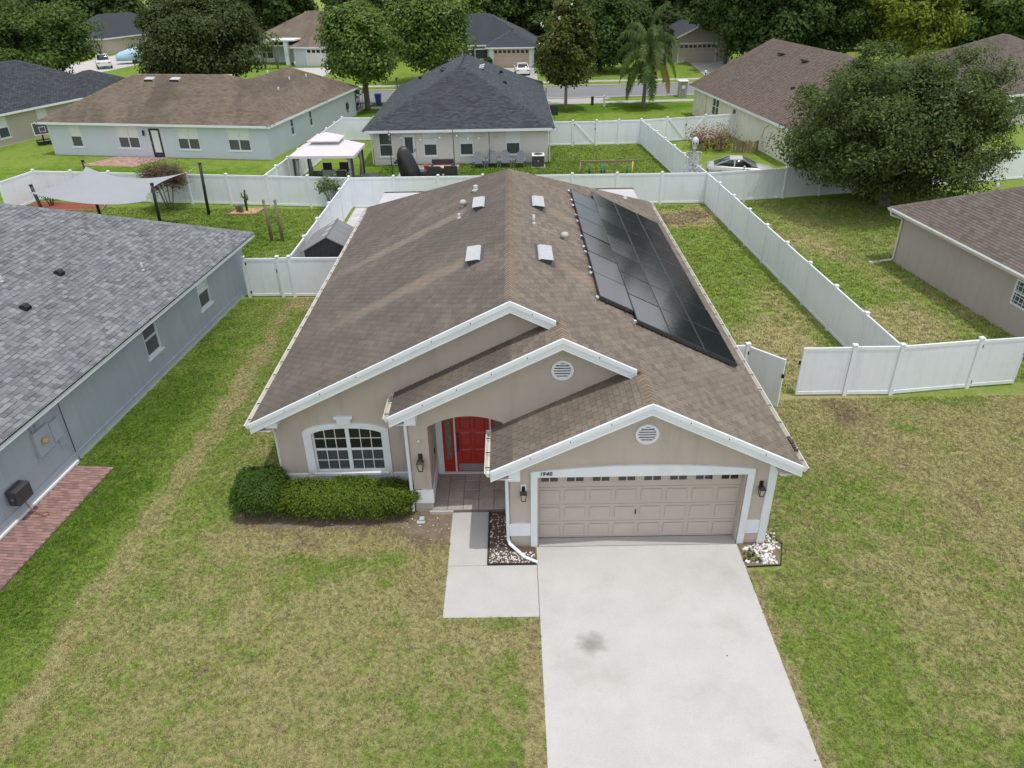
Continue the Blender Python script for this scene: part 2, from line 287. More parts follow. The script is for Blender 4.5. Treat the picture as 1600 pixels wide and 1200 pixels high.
# ------------------------------------------------------------------ mesh helpers
class MB:
    def __init__(s): s.v = []; s.f = []; s.mi = []; s.sm = []
    def add(s, vs, fs, mi=0, T=None, smooth=False):
        o = len(s.v)
        s.v += [tuple(T @ Vector(v)) for v in vs] if T is not None else [tuple(v) for v in vs]
        s.f += [tuple(i + o for i in f) for f in fs]; s.mi += [mi] * len(fs); s.sm += [smooth] * len(fs); return s
    def box(s, x0, x1, y0, y1, z0, z1, mi=0, T=None):
        return s.add([(x0, y0, z0), (x1, y0, z0), (x1, y1, z0), (x0, y1, z0), (x0, y0, z1), (x1, y0, z1), (x1, y1, z1), (x0, y1, z1)],
                     [(0, 3, 2, 1), (4, 5, 6, 7), (0, 1, 5, 4), (1, 2, 6, 5), (2, 3, 7, 6), (3, 0, 4, 7)], mi, T)
    def bbox(s, x0, x1, y0, y1, z0, z1, b=.02, mi=0, T=None):
        """box with chamfered edges along its top and sides"""
        P = []
        for z, i in ((z0, b), (z0 + b, 0), (z1 - b, 0), (z1, b)):
            P += [(x0 + i, y0 + b, z), (x0 + b, y0 + i, z), (x1 - b, y0 + i, z), (x1 - i, y0 + b, z), (x1 - i, y1 - b, z), (x1 - b, y1 - i, z), (x0 + b, y1 - i, z), (x0 + i, y1 - b, z)]
        F = [tuple(range(7, -1, -1)), tuple(range(24, 32))]
        for k in range(3):
            for j in range(8): F.append((k * 8 + j, k * 8 + (j + 1) % 8, k * 8 + 8 + (j + 1) % 8, k * 8 + 8 + j))
        return s.add(P, F, mi, T)
    def beam(s, a, b, w, h, up=(0, 0, 1), mi=0):
        """bar from a to b; w across, h along up (up side = centre line top)"""
        a, b = Vector(a), Vector(b); d = (b - a).normalized(); x = d.cross(Vector(up)).normalized(); u = x.cross(d).normalized()
        vs = [p + x * i * w / 2 + u * j * h / 2 for p in (a, b) for i, j in ((-1, -1), (1, -1), (1, 1), (-1, 1))]
        return s.add(vs, [(3, 2, 1, 0), (4, 5, 6, 7), (0, 1, 5, 4), (1, 2, 6, 5), (2, 3, 7, 6), (3, 0, 4, 7)], mi)
    def tube(s, pts, r, n=6, mi=0, cap=True, smooth=True):
        pts = [Vector(p) for p in pts]; rs = r if isinstance(r, (list, tuple)) else [r] * len(pts); vs = []; ref = Vector((0.31, .17, .93))
        for i, p in enumerate(pts):
            d = (pts[min(i + 1, len(pts) - 1)] - pts[max(i - 1, 0)]).normalized()
            if abs(d.dot(ref)) > .95: ref = Vector((.9, .3, .1))
            x = d.cross(ref).normalized(); y = x.cross(d).normalized()
            vs += [p + (x * math.cos(2 * math.pi * k / n) + y * math.sin(2 * math.pi * k / n)) * rs[i] for k in range(n)]
        fs = [(i * n + k, i * n + (k + 1) % n, (i + 1) * n + (k + 1) % n, (i + 1) * n + k) for i in range(len(pts) - 1) for k in range(n)]
        s.add(vs, fs, mi, None, smooth)
        if cap:
            o = len(s.v) - len(vs); s.f += [tuple(o + k for k in range(n)), tuple(o + len(vs) - 1 - k for k in range(n))]; s.mi += [mi, mi]; s.sm += [False, False]
        return s
    def lathe(s, prof, n=12, mi=0, T=None, smooth=True):
        vs = [(r * math.cos(2 * math.pi * k / n), r * math.sin(2 * math.pi * k / n), z) for r, z in prof for k in range(n)]
        fs = [(i * n + k, i * n + (k + 1) % n, (i + 1) * n + (k + 1) % n, (i + 1) * n + k) for i in range(len(prof) - 1) for k in range(n)]
        fs += [tuple(range(n - 1, -1, -1)), tuple(len(vs) - n + k for k in range(n))]
        return s.add(vs, fs, mi, T, smooth)
    def prism(s, poly, y0, y1, mi=0, T=None):
        """polygon in x,z extruded along y"""
        n = len(poly); vs = [(x, y0, z) for x, z in poly] + [(x, y1, z) for x, z in poly]
        return s.add(vs, [tuple(range(n)), tuple(range(2 * n - 1, n - 1, -1))] + [(i, n + i, n + (i + 1) % n, (i + 1) % n) for i in range(n)], mi, T)
    def slab(s, poly, z0, z1, mi=0, T=None):
        n = len(poly); vs = [(x, y, z0) for x, y in poly] + [(x, y, z1) for x, y in poly]
        return s.add(vs, [tuple(range(n - 1, -1, -1)), tuple(range(n, 2 * n))] + [(i, (i + 1) % n, n + (i + 1) % n, n + i) for i in range(n)], mi, T)
    def loft(s, secs, mi=0, T=None, smooth=True, cap=True):
        n = len(secs[0]); vs = [p for q in secs for p in q]
        fs = [(i * n + k, i * n + (k + 1) % n, (i + 1) * n + (k + 1) % n, (i + 1) * n + k) for i in range(len(secs) - 1) for k in range(n)]
        s.add(vs, fs, mi, T, smooth)
        if cap:
            o = len(s.v) - len(vs); s.f += [tuple(o + n - 1 - k for k in range(n)), tuple(o + len(vs) - n + k for k in range(n))]; s.mi += [mi, mi]; s.sm += [False, False]
        return s
    def mesh(s, name, mats):
        me = bpy.data.meshes.new(name); me.from_pydata(s.v, [], s.f)
        for m in mats if isinstance(mats, (list, tuple)) else [mats]: me.materials.append(M[m])
        if any(s.mi): me.polygons.foreach_set('material_index', s.mi)
        if any(s.sm): me.polygons.foreach_set('use_smooth', s.sm)
        bm = bmesh.new(); bm.from_mesh(me); bmesh.ops.recalc_face_normals(bm, faces=bm.faces); bm.to_mesh(me); bm.free()
        return me
WM = {}
def wm(o): return WM.get(o.name, Matrix.Identity(4))
def link(o, parent=None, world=False):
    COL.objects.link(o)
    mat4 = Matrix.Translation(o.location) @ o.rotation_euler.to_matrix().to_4x4() @ Matrix.Diagonal((*o.scale, 1))
    if parent is not None:
        o.parent = parent
        if world: o.matrix_parent_inverse = wm(parent).inverted(); WM[o.name] = mat4
        else: WM[o.name] = wm(parent) @ mat4
    else: WM[o.name] = mat4
    return o
def obj(name, mb, mats=None, parent=None, world=False, loc=(0, 0, 0), rot=(0, 0, 0), label=None, kind=None):
    me = mb if isinstance(mb, bpy.types.Mesh) else mb.mesh(name, mats)
    o = bpy.data.objects.new(name, me); o.location = loc; o.rotation_euler = rot
    if label: o['label'] = label
    if kind: o['kind'] = kind
    return link(o, parent, world)
def tag(o, label, cat, group=None):
    o['label'] = label; o['category'] = cat
    if group: o['group'] = group
    return o
def thing(name, label, cat, loc=(0, 0, 0), rz=0, group=None):
    o = bpy.data.objects.new(name, None); o.location = loc; o.rotation_euler = (0, 0, R(rz)); o.empty_display_size = .3
    return tag(link(o), label, cat, group)
def struct(name, mb, mats): return obj(name, mb, mats, kind='structure')
def dup(o, loc, rz, label, parent=None):
    c = o.copy(); c.location = loc; c.rotation_euler = (0, 0, R(rz)); c['label'] = label; COL.objects.link(c)
    for ch in o.children:
        d = ch.copy(); d.parent = c; COL.objects.link(d)
        for g in ch.children:
            e = g.copy(); e.parent = d; COL.objects.link(e)
    return c
_mc = {}
def cached(key, fn):
    if key not in _mc: _mc[key] = fn()
    return _mc[key]
# ------------------------------------------------------------------ roofing
def clip(poly, conv):
    """convex polygon clipped by convex counter-clockwise polygon"""
    out = poly
    for i in range(len(conv)):
        a = conv[i]; b = conv[(i + 1) % len(conv)]; ex, ey = b[0] - a[0], b[1] - a[1]; src = out; out = []
        if not src: return []
        for k in range(len(src)):
            p, q = src[k], src[(k + 1) % len(src)]
            dp = ex * (p[1] - a[1]) - ey * (p[0] - a[0]); dq = ex * (q[1] - a[1]) - ey * (q[0] - a[0])
            if dp >= -1e-9: out.append(p)
            if (dp > 1e-9 and dq < -1e-9) or (dp < -1e-9 and dq > 1e-9):
                t = dp / (dp - dq); out.append((p[0] + t * (q[0] - p[0]), p[1] + t * (q[1] - p[1])))
    return out
def ccw(p):
    a = sum(p[i][0] * p[(i + 1) % len(p)][1] - p[(i + 1) % len(p)][0] * p[i][1] for i in range(len(p)))
    return p if a > 0 else p[::-1]
def shingles(parent, planes, material, single=0, w=.305, e=.145, th=.010, jitter=0., seed=1, base=.004, gap=.007):
    """real tabs on roof planes: (origin, u along eave, v up slope, [convex polygons in u, v])"""
    rnd = random.Random(seed); big = MB(); full = []; wmat = wm(parent); tw = Matrix.Identity(4) if WORLD_PARENT.get(parent.name) else wmat
    for P0, U, Vv, polys in planes:
        P0, U, Vv = Vector(P0), Vector(U).normalized(), Vector(Vv).normalized(); Nn = U.cross(Vv).normalized()
        if Nn.z < 0: Nn = -Nn
        us = [p[0] for q in polys for p in q]; vs = [p[1] for q in polys for p in q]; polys = [ccw(q) for q in polys]
        n = int((max(vs) - min(vs)) / e) + 1
        for i in range(n):
            v0 = min(vs) + i * e; v1 = v0 + e + .012; u = min(us) - w * (1.0 if jitter else .5 * (i % 2)) - (rnd.random() * w if jitter else 0)
            while u < max(us):
                ww = w * (1 + jitter * (rnd.random() - .5) * 1.6) if jitter else w
                t = th * ((rnd.choice((.55, 1., 1.7))) if jitter else 1 + .25 * (rnd.random() - .5))
                rect = [(u, v0), (u + ww - gap, v0), (u + ww - gap, v1), (u, v1)]; u += ww
                for q in polys:
                    inside = all(all((q[(j + 1) % len(q)][0] - q[j][0]) * (p[1] - q[j][1]) - (q[(j + 1) % len(q)][1] - q[j][1]) * (p[0] - q[j][0]) >= -1e-6 for j in range(len(q))) for p in rect)
                    r = rect if inside else clip(rect, q)
                    if len(r) < 3: continue
                    if inside and not jitter and single:
                        full.append((P0 + U * rect[0][0] + Vv * v0, U, Vv, Nn)); continue
                    H = [base + t * (1 - (p[1] - v0) / (v1 - v0)) for p in r]
                    B = [P0 + U * p[0] + Vv * p[1] for p in r]; k = len(r)
                    if inside and jitter and single:
                        full.append((P0 + U * rect[0][0] + Vv * v0, U, Vv, Nn, ww, t)); continue
                    big.add([b + Nn * h for b, h in zip(B, H)] + B, [tuple(range(k))] + [(j, k + j, k + (j + 1) % k, (j + 1) % k) for j in range(k) if r[j][1] < v1 - .02 or r[(j + 1) % k][1] < v1 - .02])
    def tab(ww, t):
        L_ = ww - gap; v1 = e + .012
        return MB().add([(0, 0, base + t), (L_, 0, base + t), (L_, v1, base), (0, v1, base), (0, 0, 0), (L_, 0, 0), (L_, v1, 0), (0, v1, 0)], [(0, 1, 2, 3), (0, 4, 5, 1), (1, 5, 6, 2), (3, 7, 4, 0)])
    if full:
        full.sort(key=lambda f: ((tw @ f[0]) - CAMP).length)
        near = [f for f in full if inview(tw @ f[0])][:single]; ids = set(id(f) for f in near)
        for f in near:
            ww, t = (f[4], f[5]) if len(f) > 4 else (w, th)
            key = ('tab', material, round(ww * 12) / 12, t); me = cached(key, lambda: tab(round(ww * 12) / 12 if len(f) > 4 else w, t).mesh('shingle', material))
            o = bpy.data.objects.new('shingle', me); COL.objects.link(o); o.parent = parent
            mm = Matrix.Identity(4)
            for c, a in enumerate((f[1], f[2], f[3])):
                for k in range(3): mm[k][c] = a[k]
            mm.translation = f[0]; o.matrix_local = mm if not WORLD_PARENT.get(parent.name) else wmat.inverted() @ mm
        for f in full:
            if id(f) in ids: continue
            ww, t = (f[4], f[5]) if len(f) > 4 else (w, th); P, U, Vv, Nn = f[:4]; L_ = ww - gap; v1 = e + .012
            big.add([P + Nn * (base + t), P + U * L_ + Nn * (base + t), P + U * L_ + Vv * v1 + Nn * base, P + Vv * v1 + Nn * base, P, P + U * L_, P + U * L_ + Vv * v1, P + Vv * v1], [(0, 1, 2, 3), (0, 4, 5, 1), (1, 5, 6, 2), (3, 7, 4, 0)])
    me = bpy.data.meshes.new('shingles'); me.from_pydata(big.v, [], big.f); me.materials.append(M[material])
    o = bpy.data.objects.new('shingles', me); o['kind'] = 'stuff'; link(o, parent, WORLD_PARENT.get(parent.name, False))
    return o
WORLD_PARENT = {}
def inview(p, mx=1.0):
    d = Vector(p) - CAMP; z = d.dot(CF)
    return z > 0 and abs(d.dot(CX) / z) < .70 * mx and abs(d.dot(CY) / z) < .53 * mx
def caps(parent, a, b, na, nb, material, e=.145, w=.17, world=False, singles=True):
    """bent ridge / hip caps from a (low) to b; na, nb = directions down the two slopes, seen from the ridge"""
    a, b = Vector(a), Vector(b); d = (b - a).normalized(); Ln = (b - a).length; na = Vector(na).normalized(); nb = Vector(nb).normalized()
    na = (na - d * na.dot(d)).normalized(); nb = (nb - d * nb.dot(d)).normalized(); up = -(na + nb).normalized()
    n = max(1, int(Ln / e)); step = Ln / n
    def one(p, big):
        h0, h1 = .030, .014; vs = []
        for q, h in ((p, h0), (p + d * (step + .02), h1)):
            vs += [q + na * w + up * (h - .012), q + up * (h + .012), q + nb * w + up * (h - .012)]
        vs += [p + na * w - up * .01, p - up * .0, p + nb * w - up * .01]
        return big.add(vs, [(0, 1, 4, 3), (1, 2, 5, 4), (0, 6, 7, 1), (1, 7, 8, 2), (0, 3, 6), (2, 8, 5)])
    if singles:
        me = one(Vector((0, 0, 0)), MB()).mesh('ridge_cap', material)
        for i in range(n):
            o = bpy.data.objects.new('ridge_cap', me); o.location = a + d * step * i; o.parent = parent
            if world: o.matrix_parent_inverse = wm(parent).inverted()
            COL.objects.link(o)
    else:
        big = MB()
        for i in range(n): one(a + d * step * i, big)
        o = obj('ridge_caps', big, material, parent, world); o['kind'] = 'stuff'
def hip_planes(x0, x1, y0, y1, ze, m, gable_far=False, gable_near=False):
    """ridge points and planes of a hip roof over a rectangle"""
    w, d = x1 - x0, y1 - y0; sec = math.sqrt(1 + m * m)
    if w > d:
        h = d / 2; r0 = Vector((x0 + h, y0 + h, ze + m * h)); r1 = Vector((x1 - h, y0 + h, ze + m * h))
    else:
        h = w / 2; r0 = Vector((x0 + h, y0 + (0 if gable_near else h), ze + m * h)); r1 = Vector((x0 + h, y1 - (0 if gable_far else h), ze + m * h))
    c = [Vector((x0, y0, ze)), Vector((x1, y0, ze)), Vector((x1, y1, ze)), Vector((x0, y1, ze))]
    if w > d: faces = [[c[0], c[1], r1, r0], [c[1], c[2], r1], [c[2], c[3], r0, r1], [c[3], c[0], r0]]
    else: faces = [[c[0], c[1], r0], [c[1], c[2], r1, r0], [c[2], c[3], r1], [c[3], c[0], r0, r1]]
    return c, r0, r1, faces
def hip_roof(parent, spec, mats, tabs=None, single=0, fascia='white_trim', jitter=0., w=.305, seed=3, over=.5, capseg=True, skipback=True):
    x0, x1, y0, y1, ze, m = spec[:6]; kw = spec[6] if len(spec) > 6 else {}
    c, r0, r1, faces = hip_planes(x0, x1, y0, y1, ze, m, **kw)
    mb = MB()
    for f in faces:
        mb.add(f, [tuple(range(len(f)))], 0)
    mb.add([v - Vector((0, 0, .10)) for v in c], [(0, 1, 2, 3)], 1)
    roof = obj('roof', mb, [mats, 'soffit'], parent)
    fb = MB(); t = .03
    fb.box(x0 - t, x1 + t, y0 - t, y0, ze - .17, ze - .004); fb.box(x0 - t, x1 + t, y1, y1 + t, ze - .17, ze - .004)
    fb.box(x0 - t, x0, y0 + .001, y1 - .001, ze - .17, ze - .004); fb.box(x1, x1 + t, y0 + .001, y1 - .001, ze - .17, ze - .004)
    obj('fascia', fb, fascia, roof)
    planes = []
    for f in faces:
        P0 = f[0]; U = (f[1] - f[0]).normalized(); nrm = U.cross(f[2] - f[0]).normalized(); Vv = nrm.cross(U).normalized()
        if Vv.z < 0: Vv = -Vv
        cen = sum(f, Vector()) / len(f); nn = nrm if nrm.z > 0 else -nrm
        wn = wm(parent).to_3x3() @ nn; wc = wm(parent) @ cen
        if wn.dot(CAMP - wc) <= 0 or nn.z < .05: continue
        planes.append((P0, U, Vv, [[((q - P0).dot(U), (q - P0).dot(Vv)) for q in f]]))
    if tabs: shingles(parent, planes, mats, single, seed=seed, jitter=jitter, w=w, th=.013 if single else .024, gap=.010 if single else .016)
    if capseg:
        ring = [(c[0], r0), (c[1], r1 if (x1 - x0) > (y1 - y0) else r0), (c[2], r1), (c[3], r0 if (x1 - x0) > (y1 - y0) else r1)]
        for i, (a, b) in enumerate(ring):
            if abs(a.z - b.z) < .1: continue
            dx = Vector((math.copysign(1, a.x - (x0 + x1) / 2), 0, -m)); dy = Vector((0, math.copysign(1, a.y - (y0 + y1) / 2), -m))
            if (kw.get('gable_far') and i in (2, 3)) or (kw.get('gable_near') and i in (0, 1)): continue
            caps(parent, a, b, dx, dy, mats, singles=False, e=.2)
        if (r1 - r0).length > .3:
            ax = Vector((1, 0, -m)) if (x1 - x0) <= (y1 - y0) else Vector((0, 1, -m)); bx = Vector((-ax.x, -ax.y, -m))
            caps(parent, r0, r1, ax, bx, mats, singles=False, e=.2)
    return roof
# ------------------------------------------------------------------ walls and windows
def wall_face(mb, T, Lx, H, openings, depth=.09, mi=0):
    """flat wall in its own plane (x along, z up, outside = -y) with rectangular openings and their reveals"""
    xs = sorted({0., Lx, *[o[0] for o in openings], *[o[1] for o in openings]}); zs = sorted({0., H, *[o[2] for o in openings], *[o[3] for o in openings]})
    for i in range(len(xs) - 1):
        for k in range(len(zs) - 1):
            xm, zm = (xs[i] + xs[i + 1]) / 2, (zs[k] + zs[k + 1]) / 2
            if any(o[0] < xm < o[1] and o[2] < zm < o[3] for o in openings): continue
            mb.add([(xs[i], 0, zs[k]), (xs[i + 1], 0, zs[k]), (xs[i + 1], 0, zs[k + 1]), (xs[i], 0, zs[k + 1])], [(0, 1, 2, 3)], mi, T)
    for a, b, z0, z1 in openings:
        for q in ([(a, 0, z0), (a, 0, z1), (a, depth, z1), (a, depth, z0)], [(b, 0, z0), (b, depth, z0), (b, depth, z1), (b, 0, z1)], [(a, 0, z0), (a, depth, z0), (b, depth, z0), (b, 0, z0)], [(a, 0, z1), (b, 0, z1), (b, depth, z1), (a, depth, z1)]):
            mb.add(q, [(0, 1, 2, 3)], mi, T)
def window(parent, loc, rz, w, h, double=False, blind=True, sill=True, dark='screen', upper='blind'):
    """sash window set in its opening: frame > panes, sill; local x along the wall, outside = -y, origin = lower left corner"""
    def frame():
        mb = MB(); t = .06; y0, y1 = .015, .088
        mb.box(0, w, y0, y1, 0, t); mb.box(0, w, y0, y1, h - t, h); mb.box(0, t, y0, y1, t, h - t); mb.box(w - t, w, y0, y1, t, h - t)
        if double: mb.box(w / 2 - t * .7, w / 2 + t * .7, y0, y1, t, h - t)
        xs = ((t, w / 2 - t * .7), (w / 2 + t * .7, w - t)) if double else ((t, w - t),)
        for a, b in xs: mb.box(a, b, y0 + .006, y1, h / 2 - .025, h / 2 + .025)
        return mb.mesh('window_frame', 'white_trim')
    fr = obj('window', cached(('wf', w, h, double), frame), None, parent, loc=loc, rot=(0, 0, R(rz)))
    t = .06
    xs = ((t, w / 2 - t * .7), (w / 2 + t * .7, w - t)) if double else ((t, w - t),)
    for a, b in xs:
        obj('pane', cached(('wp', b - a, h, dark), lambda: MB().box(0, b - a, .066, .080, 0, h / 2 - t - .025).mesh('pane', dark)), None, fr, loc=(a, 0, t))
        obj('pane', cached(('wu', b - a, h, upper), lambda: MB().box(0, b - a, .070, .084, 0, h / 2 - t - .025).mesh('pane', upper)), None, fr, loc=(a, 0, h / 2 + .025))
    if sill: obj('sill', cached(('ws', w), lambda: MB().bbox(-.07, w + .07, -.05, .034, -.09, -.002, .012).mesh('sill', 'white_trim')), None, fr)
    return fr
def house_walls(parent, x0, x1, y0, y1, H, material, front=(), right=(), left=(), back=(), double=(), **kw):
    """rectangular shell; openings given per side as (offset, width, sill z, height[, opts])"""
    mb = MB(); sides = {'front': (Matrix.Translation((x0, y0, 0)), x1 - x0, front), 'right': (Matrix.Translation((x1, y0, 0)) @ Matrix.Rotation(R(90), 4, 'Z'), y1 - y0, right),
                        'back': (Matrix.Translation((x1, y1, 0)) @ Matrix.Rotation(R(180), 4, 'Z'), x1 - x0, back), 'left': (Matrix.Translation((x0, y1, 0)) @ Matrix.Rotation(R(-90), 4, 'Z'), y1 - y0, left)}
    for k, (T, Ln, ops) in sides.items():
        wall_face(mb, T, Ln, H, [(o[0], o[0] + o[1], o[2], o[2] + o[3]) for o in ops])
    w = obj('wall', mb, material, parent)
    for k, (T, Ln, ops) in sides.items():
        rz = {'front': 0, 'right': 90, 'back': 180, 'left': -90}[k]
        for o in ops:
            opt = o[4] if len(o) > 4 else {}
            if opt.get('door'): continue
            window(parent, T @ Vector((o[0], 0, o[2])), rz, o[1], o[3], **opt)
    return w
# ------------------------------------------------------------------ plants
def leaf_mesh(name, pts, nrm, size, material, aspect=.62, sizevar=.45, seed=0):
    """one small bent leaf face per point"""
    r = np.random.default_rng(seed); n = len(pts); nrm = nrm / (np.linalg.norm(nrm, axis=1, keepdims=True) + 1e-9)
    t = r.normal(size=(n, 3)); t -= nrm * (t * nrm).sum(1, keepdims=True); t /= np.linalg.norm(t, axis=1, keepdims=True) + 1e-9
    b = np.cross(nrm, t); s = (size * (1 - sizevar / 2 + sizevar * r.random((n, 1))))
    v = np.empty((n, 4, 3)); v[:, 0] = pts - t * s * .5; v[:, 1] = pts + b * s * aspect * .5 - nrm * s * .12; v[:, 2] = pts + t * s * .5; v[:, 3] = pts - b * s * aspect * .5 - nrm * s * .12
    me = bpy.data.meshes.new(name); me.vertices.add(n * 4); me.vertices.foreach_set('co', v.reshape(-1)); me.loops.add(n * 4); me.loops.foreach_set('vertex_index', np.arange(n * 4, dtype=np.int32))
    me.polygons.add(n); me.polygons.foreach_set('loop_start', np.arange(0, n * 4, 4, dtype=np.int32)); me.update(calc_edges=True); me.materials.append(M[material]); return me
def crown_points(center, rad, nclump, nleaf, seed, clump=.3, shell=.55, flat=.0):
    r = np.random.default_rng(seed); d = r.normal(size=(nclump, 3)); d /= np.linalg.norm(d, axis=1, keepdims=True)
    low = d[:, 2] < -.35; d[low, 2] *= .8
    rr = shell + (1 - shell) * r.random((nclump, 1)) ** .6; rr *= 1 + .24 * (r.random((nclump, 1)) - .5)
    cc = d * rr * np.array(rad) * .86 + np.array(center)
    cs = clump * (.55 + .8 * r.random(nclump)) * min(rad)
    k = r.integers(0, nclump, nleaf); o = r.normal(size=(nleaf, 3)); o /= np.linalg.norm(o, axis=1, keepdims=True)
    q = r.random((nleaf, 1)) ** .45
    pts = cc[k] + o * q * cs[k][:, None] * np.array((1.12, 1.12, .80))
    nrm = o * .7 + np.array((0, 0, .75)) + r.normal(size=(nleaf, 3)) * .45 + d[k] * .4
    return pts, nrm, cc
def tree(name, label, loc, H, rad, zc, nclump, nleaf, leaf, material, seed, trunk=.22, bark='bark', group=None, clump=.3, shell=.55, cat='tree', lean=(0, 0), stems=1):
    t = thing(name, label, cat, loc, 0, group)
    pts, nrm, cc = crown_points((lean[0], lean[1], zc), rad, nclump, nleaf, seed, clump, shell)
    obj('crown', leaf_mesh('crown', pts, nrm, leaf, material, seed=seed), None, t)
    r = random.Random(seed); mb = MB(); top = Vector((lean[0] * .8, lean[1] * .8, zc + rad[2] * .35)); fork = Vector((lean[0] * .4, lean[1] * .4, max(zc - rad[2] * .75, H * .16)))
    mb.tube([(0, 0, -.1), (0, 0, .15), fork, (fork + top) / 2 + Vector((r.uniform(-.2, .2), r.uniform(-.2, .2), 0)), top], [trunk * 1.45, trunk, trunk * .82, trunk * .5, trunk * .15], 8)
    obj('trunk', mb, bark, t)
    mb = MB()
    for i in r.sample(range(len(cc)), min(9, len(cc))):
        e = Vector(cc[i]); s = fork.lerp(top, r.uniform(0, .6)); mid = s.lerp(e, .5) + Vector((0, 0, .12 * (e - s).length))
        mb.tube([s, mid, e], [trunk * .38, trunk * .22, trunk * .06], 5)
    obj('limb', mb, bark, t)
    return t
# ------------------------------------------------------------------ the setting
def poly_sheet(polys, z):
    mb = MB()
    for p in polys: mb.add([(x, y, z) for x, y in p], [tuple(range(len(p)))])
    return mb
struct('ground', MB().add([(-700, -60, 0), (700, -60, 0), (700, 900, 0), (-700, 900, 0)], [(0, 1, 2, 3)]), 'lawn')
mb = MB(); mb.slab([(.50, -4), (5.38, -4), (5.46, 14.02), (.50, 14.02)], -.1, .022); drive = struct('driveway', mb, 'concrete')
mb = MB(); mb.slab([(-1.66, 11.78), (.485, 11.78), (.485, 13.40), (-1.66, 13.40)], -.1, .020); mb.slab([(-1.66, 13.412), (-.70, 13.412), (-.70, 15.40), (-1.66, 15.40)], -.1, .020); struct('path', mb, 'walk_concrete')
# flow stain on the drive
def stain_mat():
    m, nt, p = newmat('oil_stain'); tc = nt.nodes.new('ShaderNodeTexCoord'); mp = nt.nodes.new('ShaderNodeVectorMath'); mp.operation = 'MULTIPLY_ADD'; mp.inputs[1].default_value = (2, 2, 0); mp.inputs[2].default_value = (-1, -1, 0)
    L(nt, tc.outputs['Generated'], mp.inputs[0]); ln = nt.nodes.new('ShaderNodeVectorMath'); ln.operation = 'LENGTH'; L(nt, mp.outputs[0], ln.inputs[0])
    a = math_(nt, 'ADD', ln.outputs['Value'], math_(nt, 'MULTIPLY', math_(nt, 'SUBTRACT', noise(nt, 5., 4), .5), 1.1)); a = ramp(nt, a, .1, .95, .30, 0)
    p.inputs['Base Color'].default_value = (.17, .14, .105, 1); p.inputs['Roughness'].default_value = .9; L(nt, a, p.inputs['Alpha'])
stain_mat()
obj('oil_stain', MB().add([(1.12, 10.55, .0245), (2.02, 10.55, .0245), (2.02, 11.45, .0245), (1.12, 11.45, .0245)], [(0, 1, 2, 3)]), 'oil_stain', drive)
# apron strip in a darker concrete tone in front of the garage door
obj('threshold', MB().slab([(.55, 14.03), (5.44, 14.03), (5.44, 14.34), (.55, 14.34)], -.1, .032), 'old_concrete', drive)
mb = MB(); mb.box(.488, .498, 11.8, 13.38, -.02, .006); obj('joint', mb, 'grout', drive)
# road behind, kerbs and pavements
def strip(name, y0, y1, z0, z1, material, slope=.045, x0=-90, x1=90):
    mb = MB(); mb.slab([(x0, y0 + slope * x0), (x1, y0 + slope * x1), (x1, y1 + slope * x1), (x0, y1 + slope * x0)], z0, z1); return struct(name, mb, material)
strip('road', 81.1, 89.0, -.1, .012, 'asphalt')
strip('kerb', 80.75, 81.1, -.1, .10, 'old_concrete'); strip('kerb', 89.0, 89.35, -.1, .10, 'old_concrete')
strip('pavement', 77.5, 78.7, -.1, .022, 'old_concrete', x0=-60, x1=60); strip('pavement', 92.0, 93.2, -.1, .022, 'old_concrete')
for nm, pl, mt in (('driveway', [(-31, 90.2), (-23.5, 90.5), (-23.4, 110), (-29.5, 110)], 'concrete'), ('driveway', [(-2.2, 89.4), (3.4, 89.6), (3.6, 106.5), (-2.0, 106.6)], 'old_concrete'),
                   ('driveway', [(23.2, 90.2), (30, 90.5), (31, 110), (24.5, 110)], 'old_concrete'), ('driveway', [(-66, 100), (-57, 100), (-52, 128), (-63, 134)], 'concrete'),
                   ('driveway', [(-20.5, 74.0), (-14.6, 74.6), (-13.8, 80.7), (-19.5, 80.7)], 'concrete'), ('driveway', [(3.0, 81.1), (10.5, 81.2), (9.0, 78.9), (4.5, 78.7)], 'old_concrete')):
    struct(nm, MB().slab(pl, -.1, .016), mt)
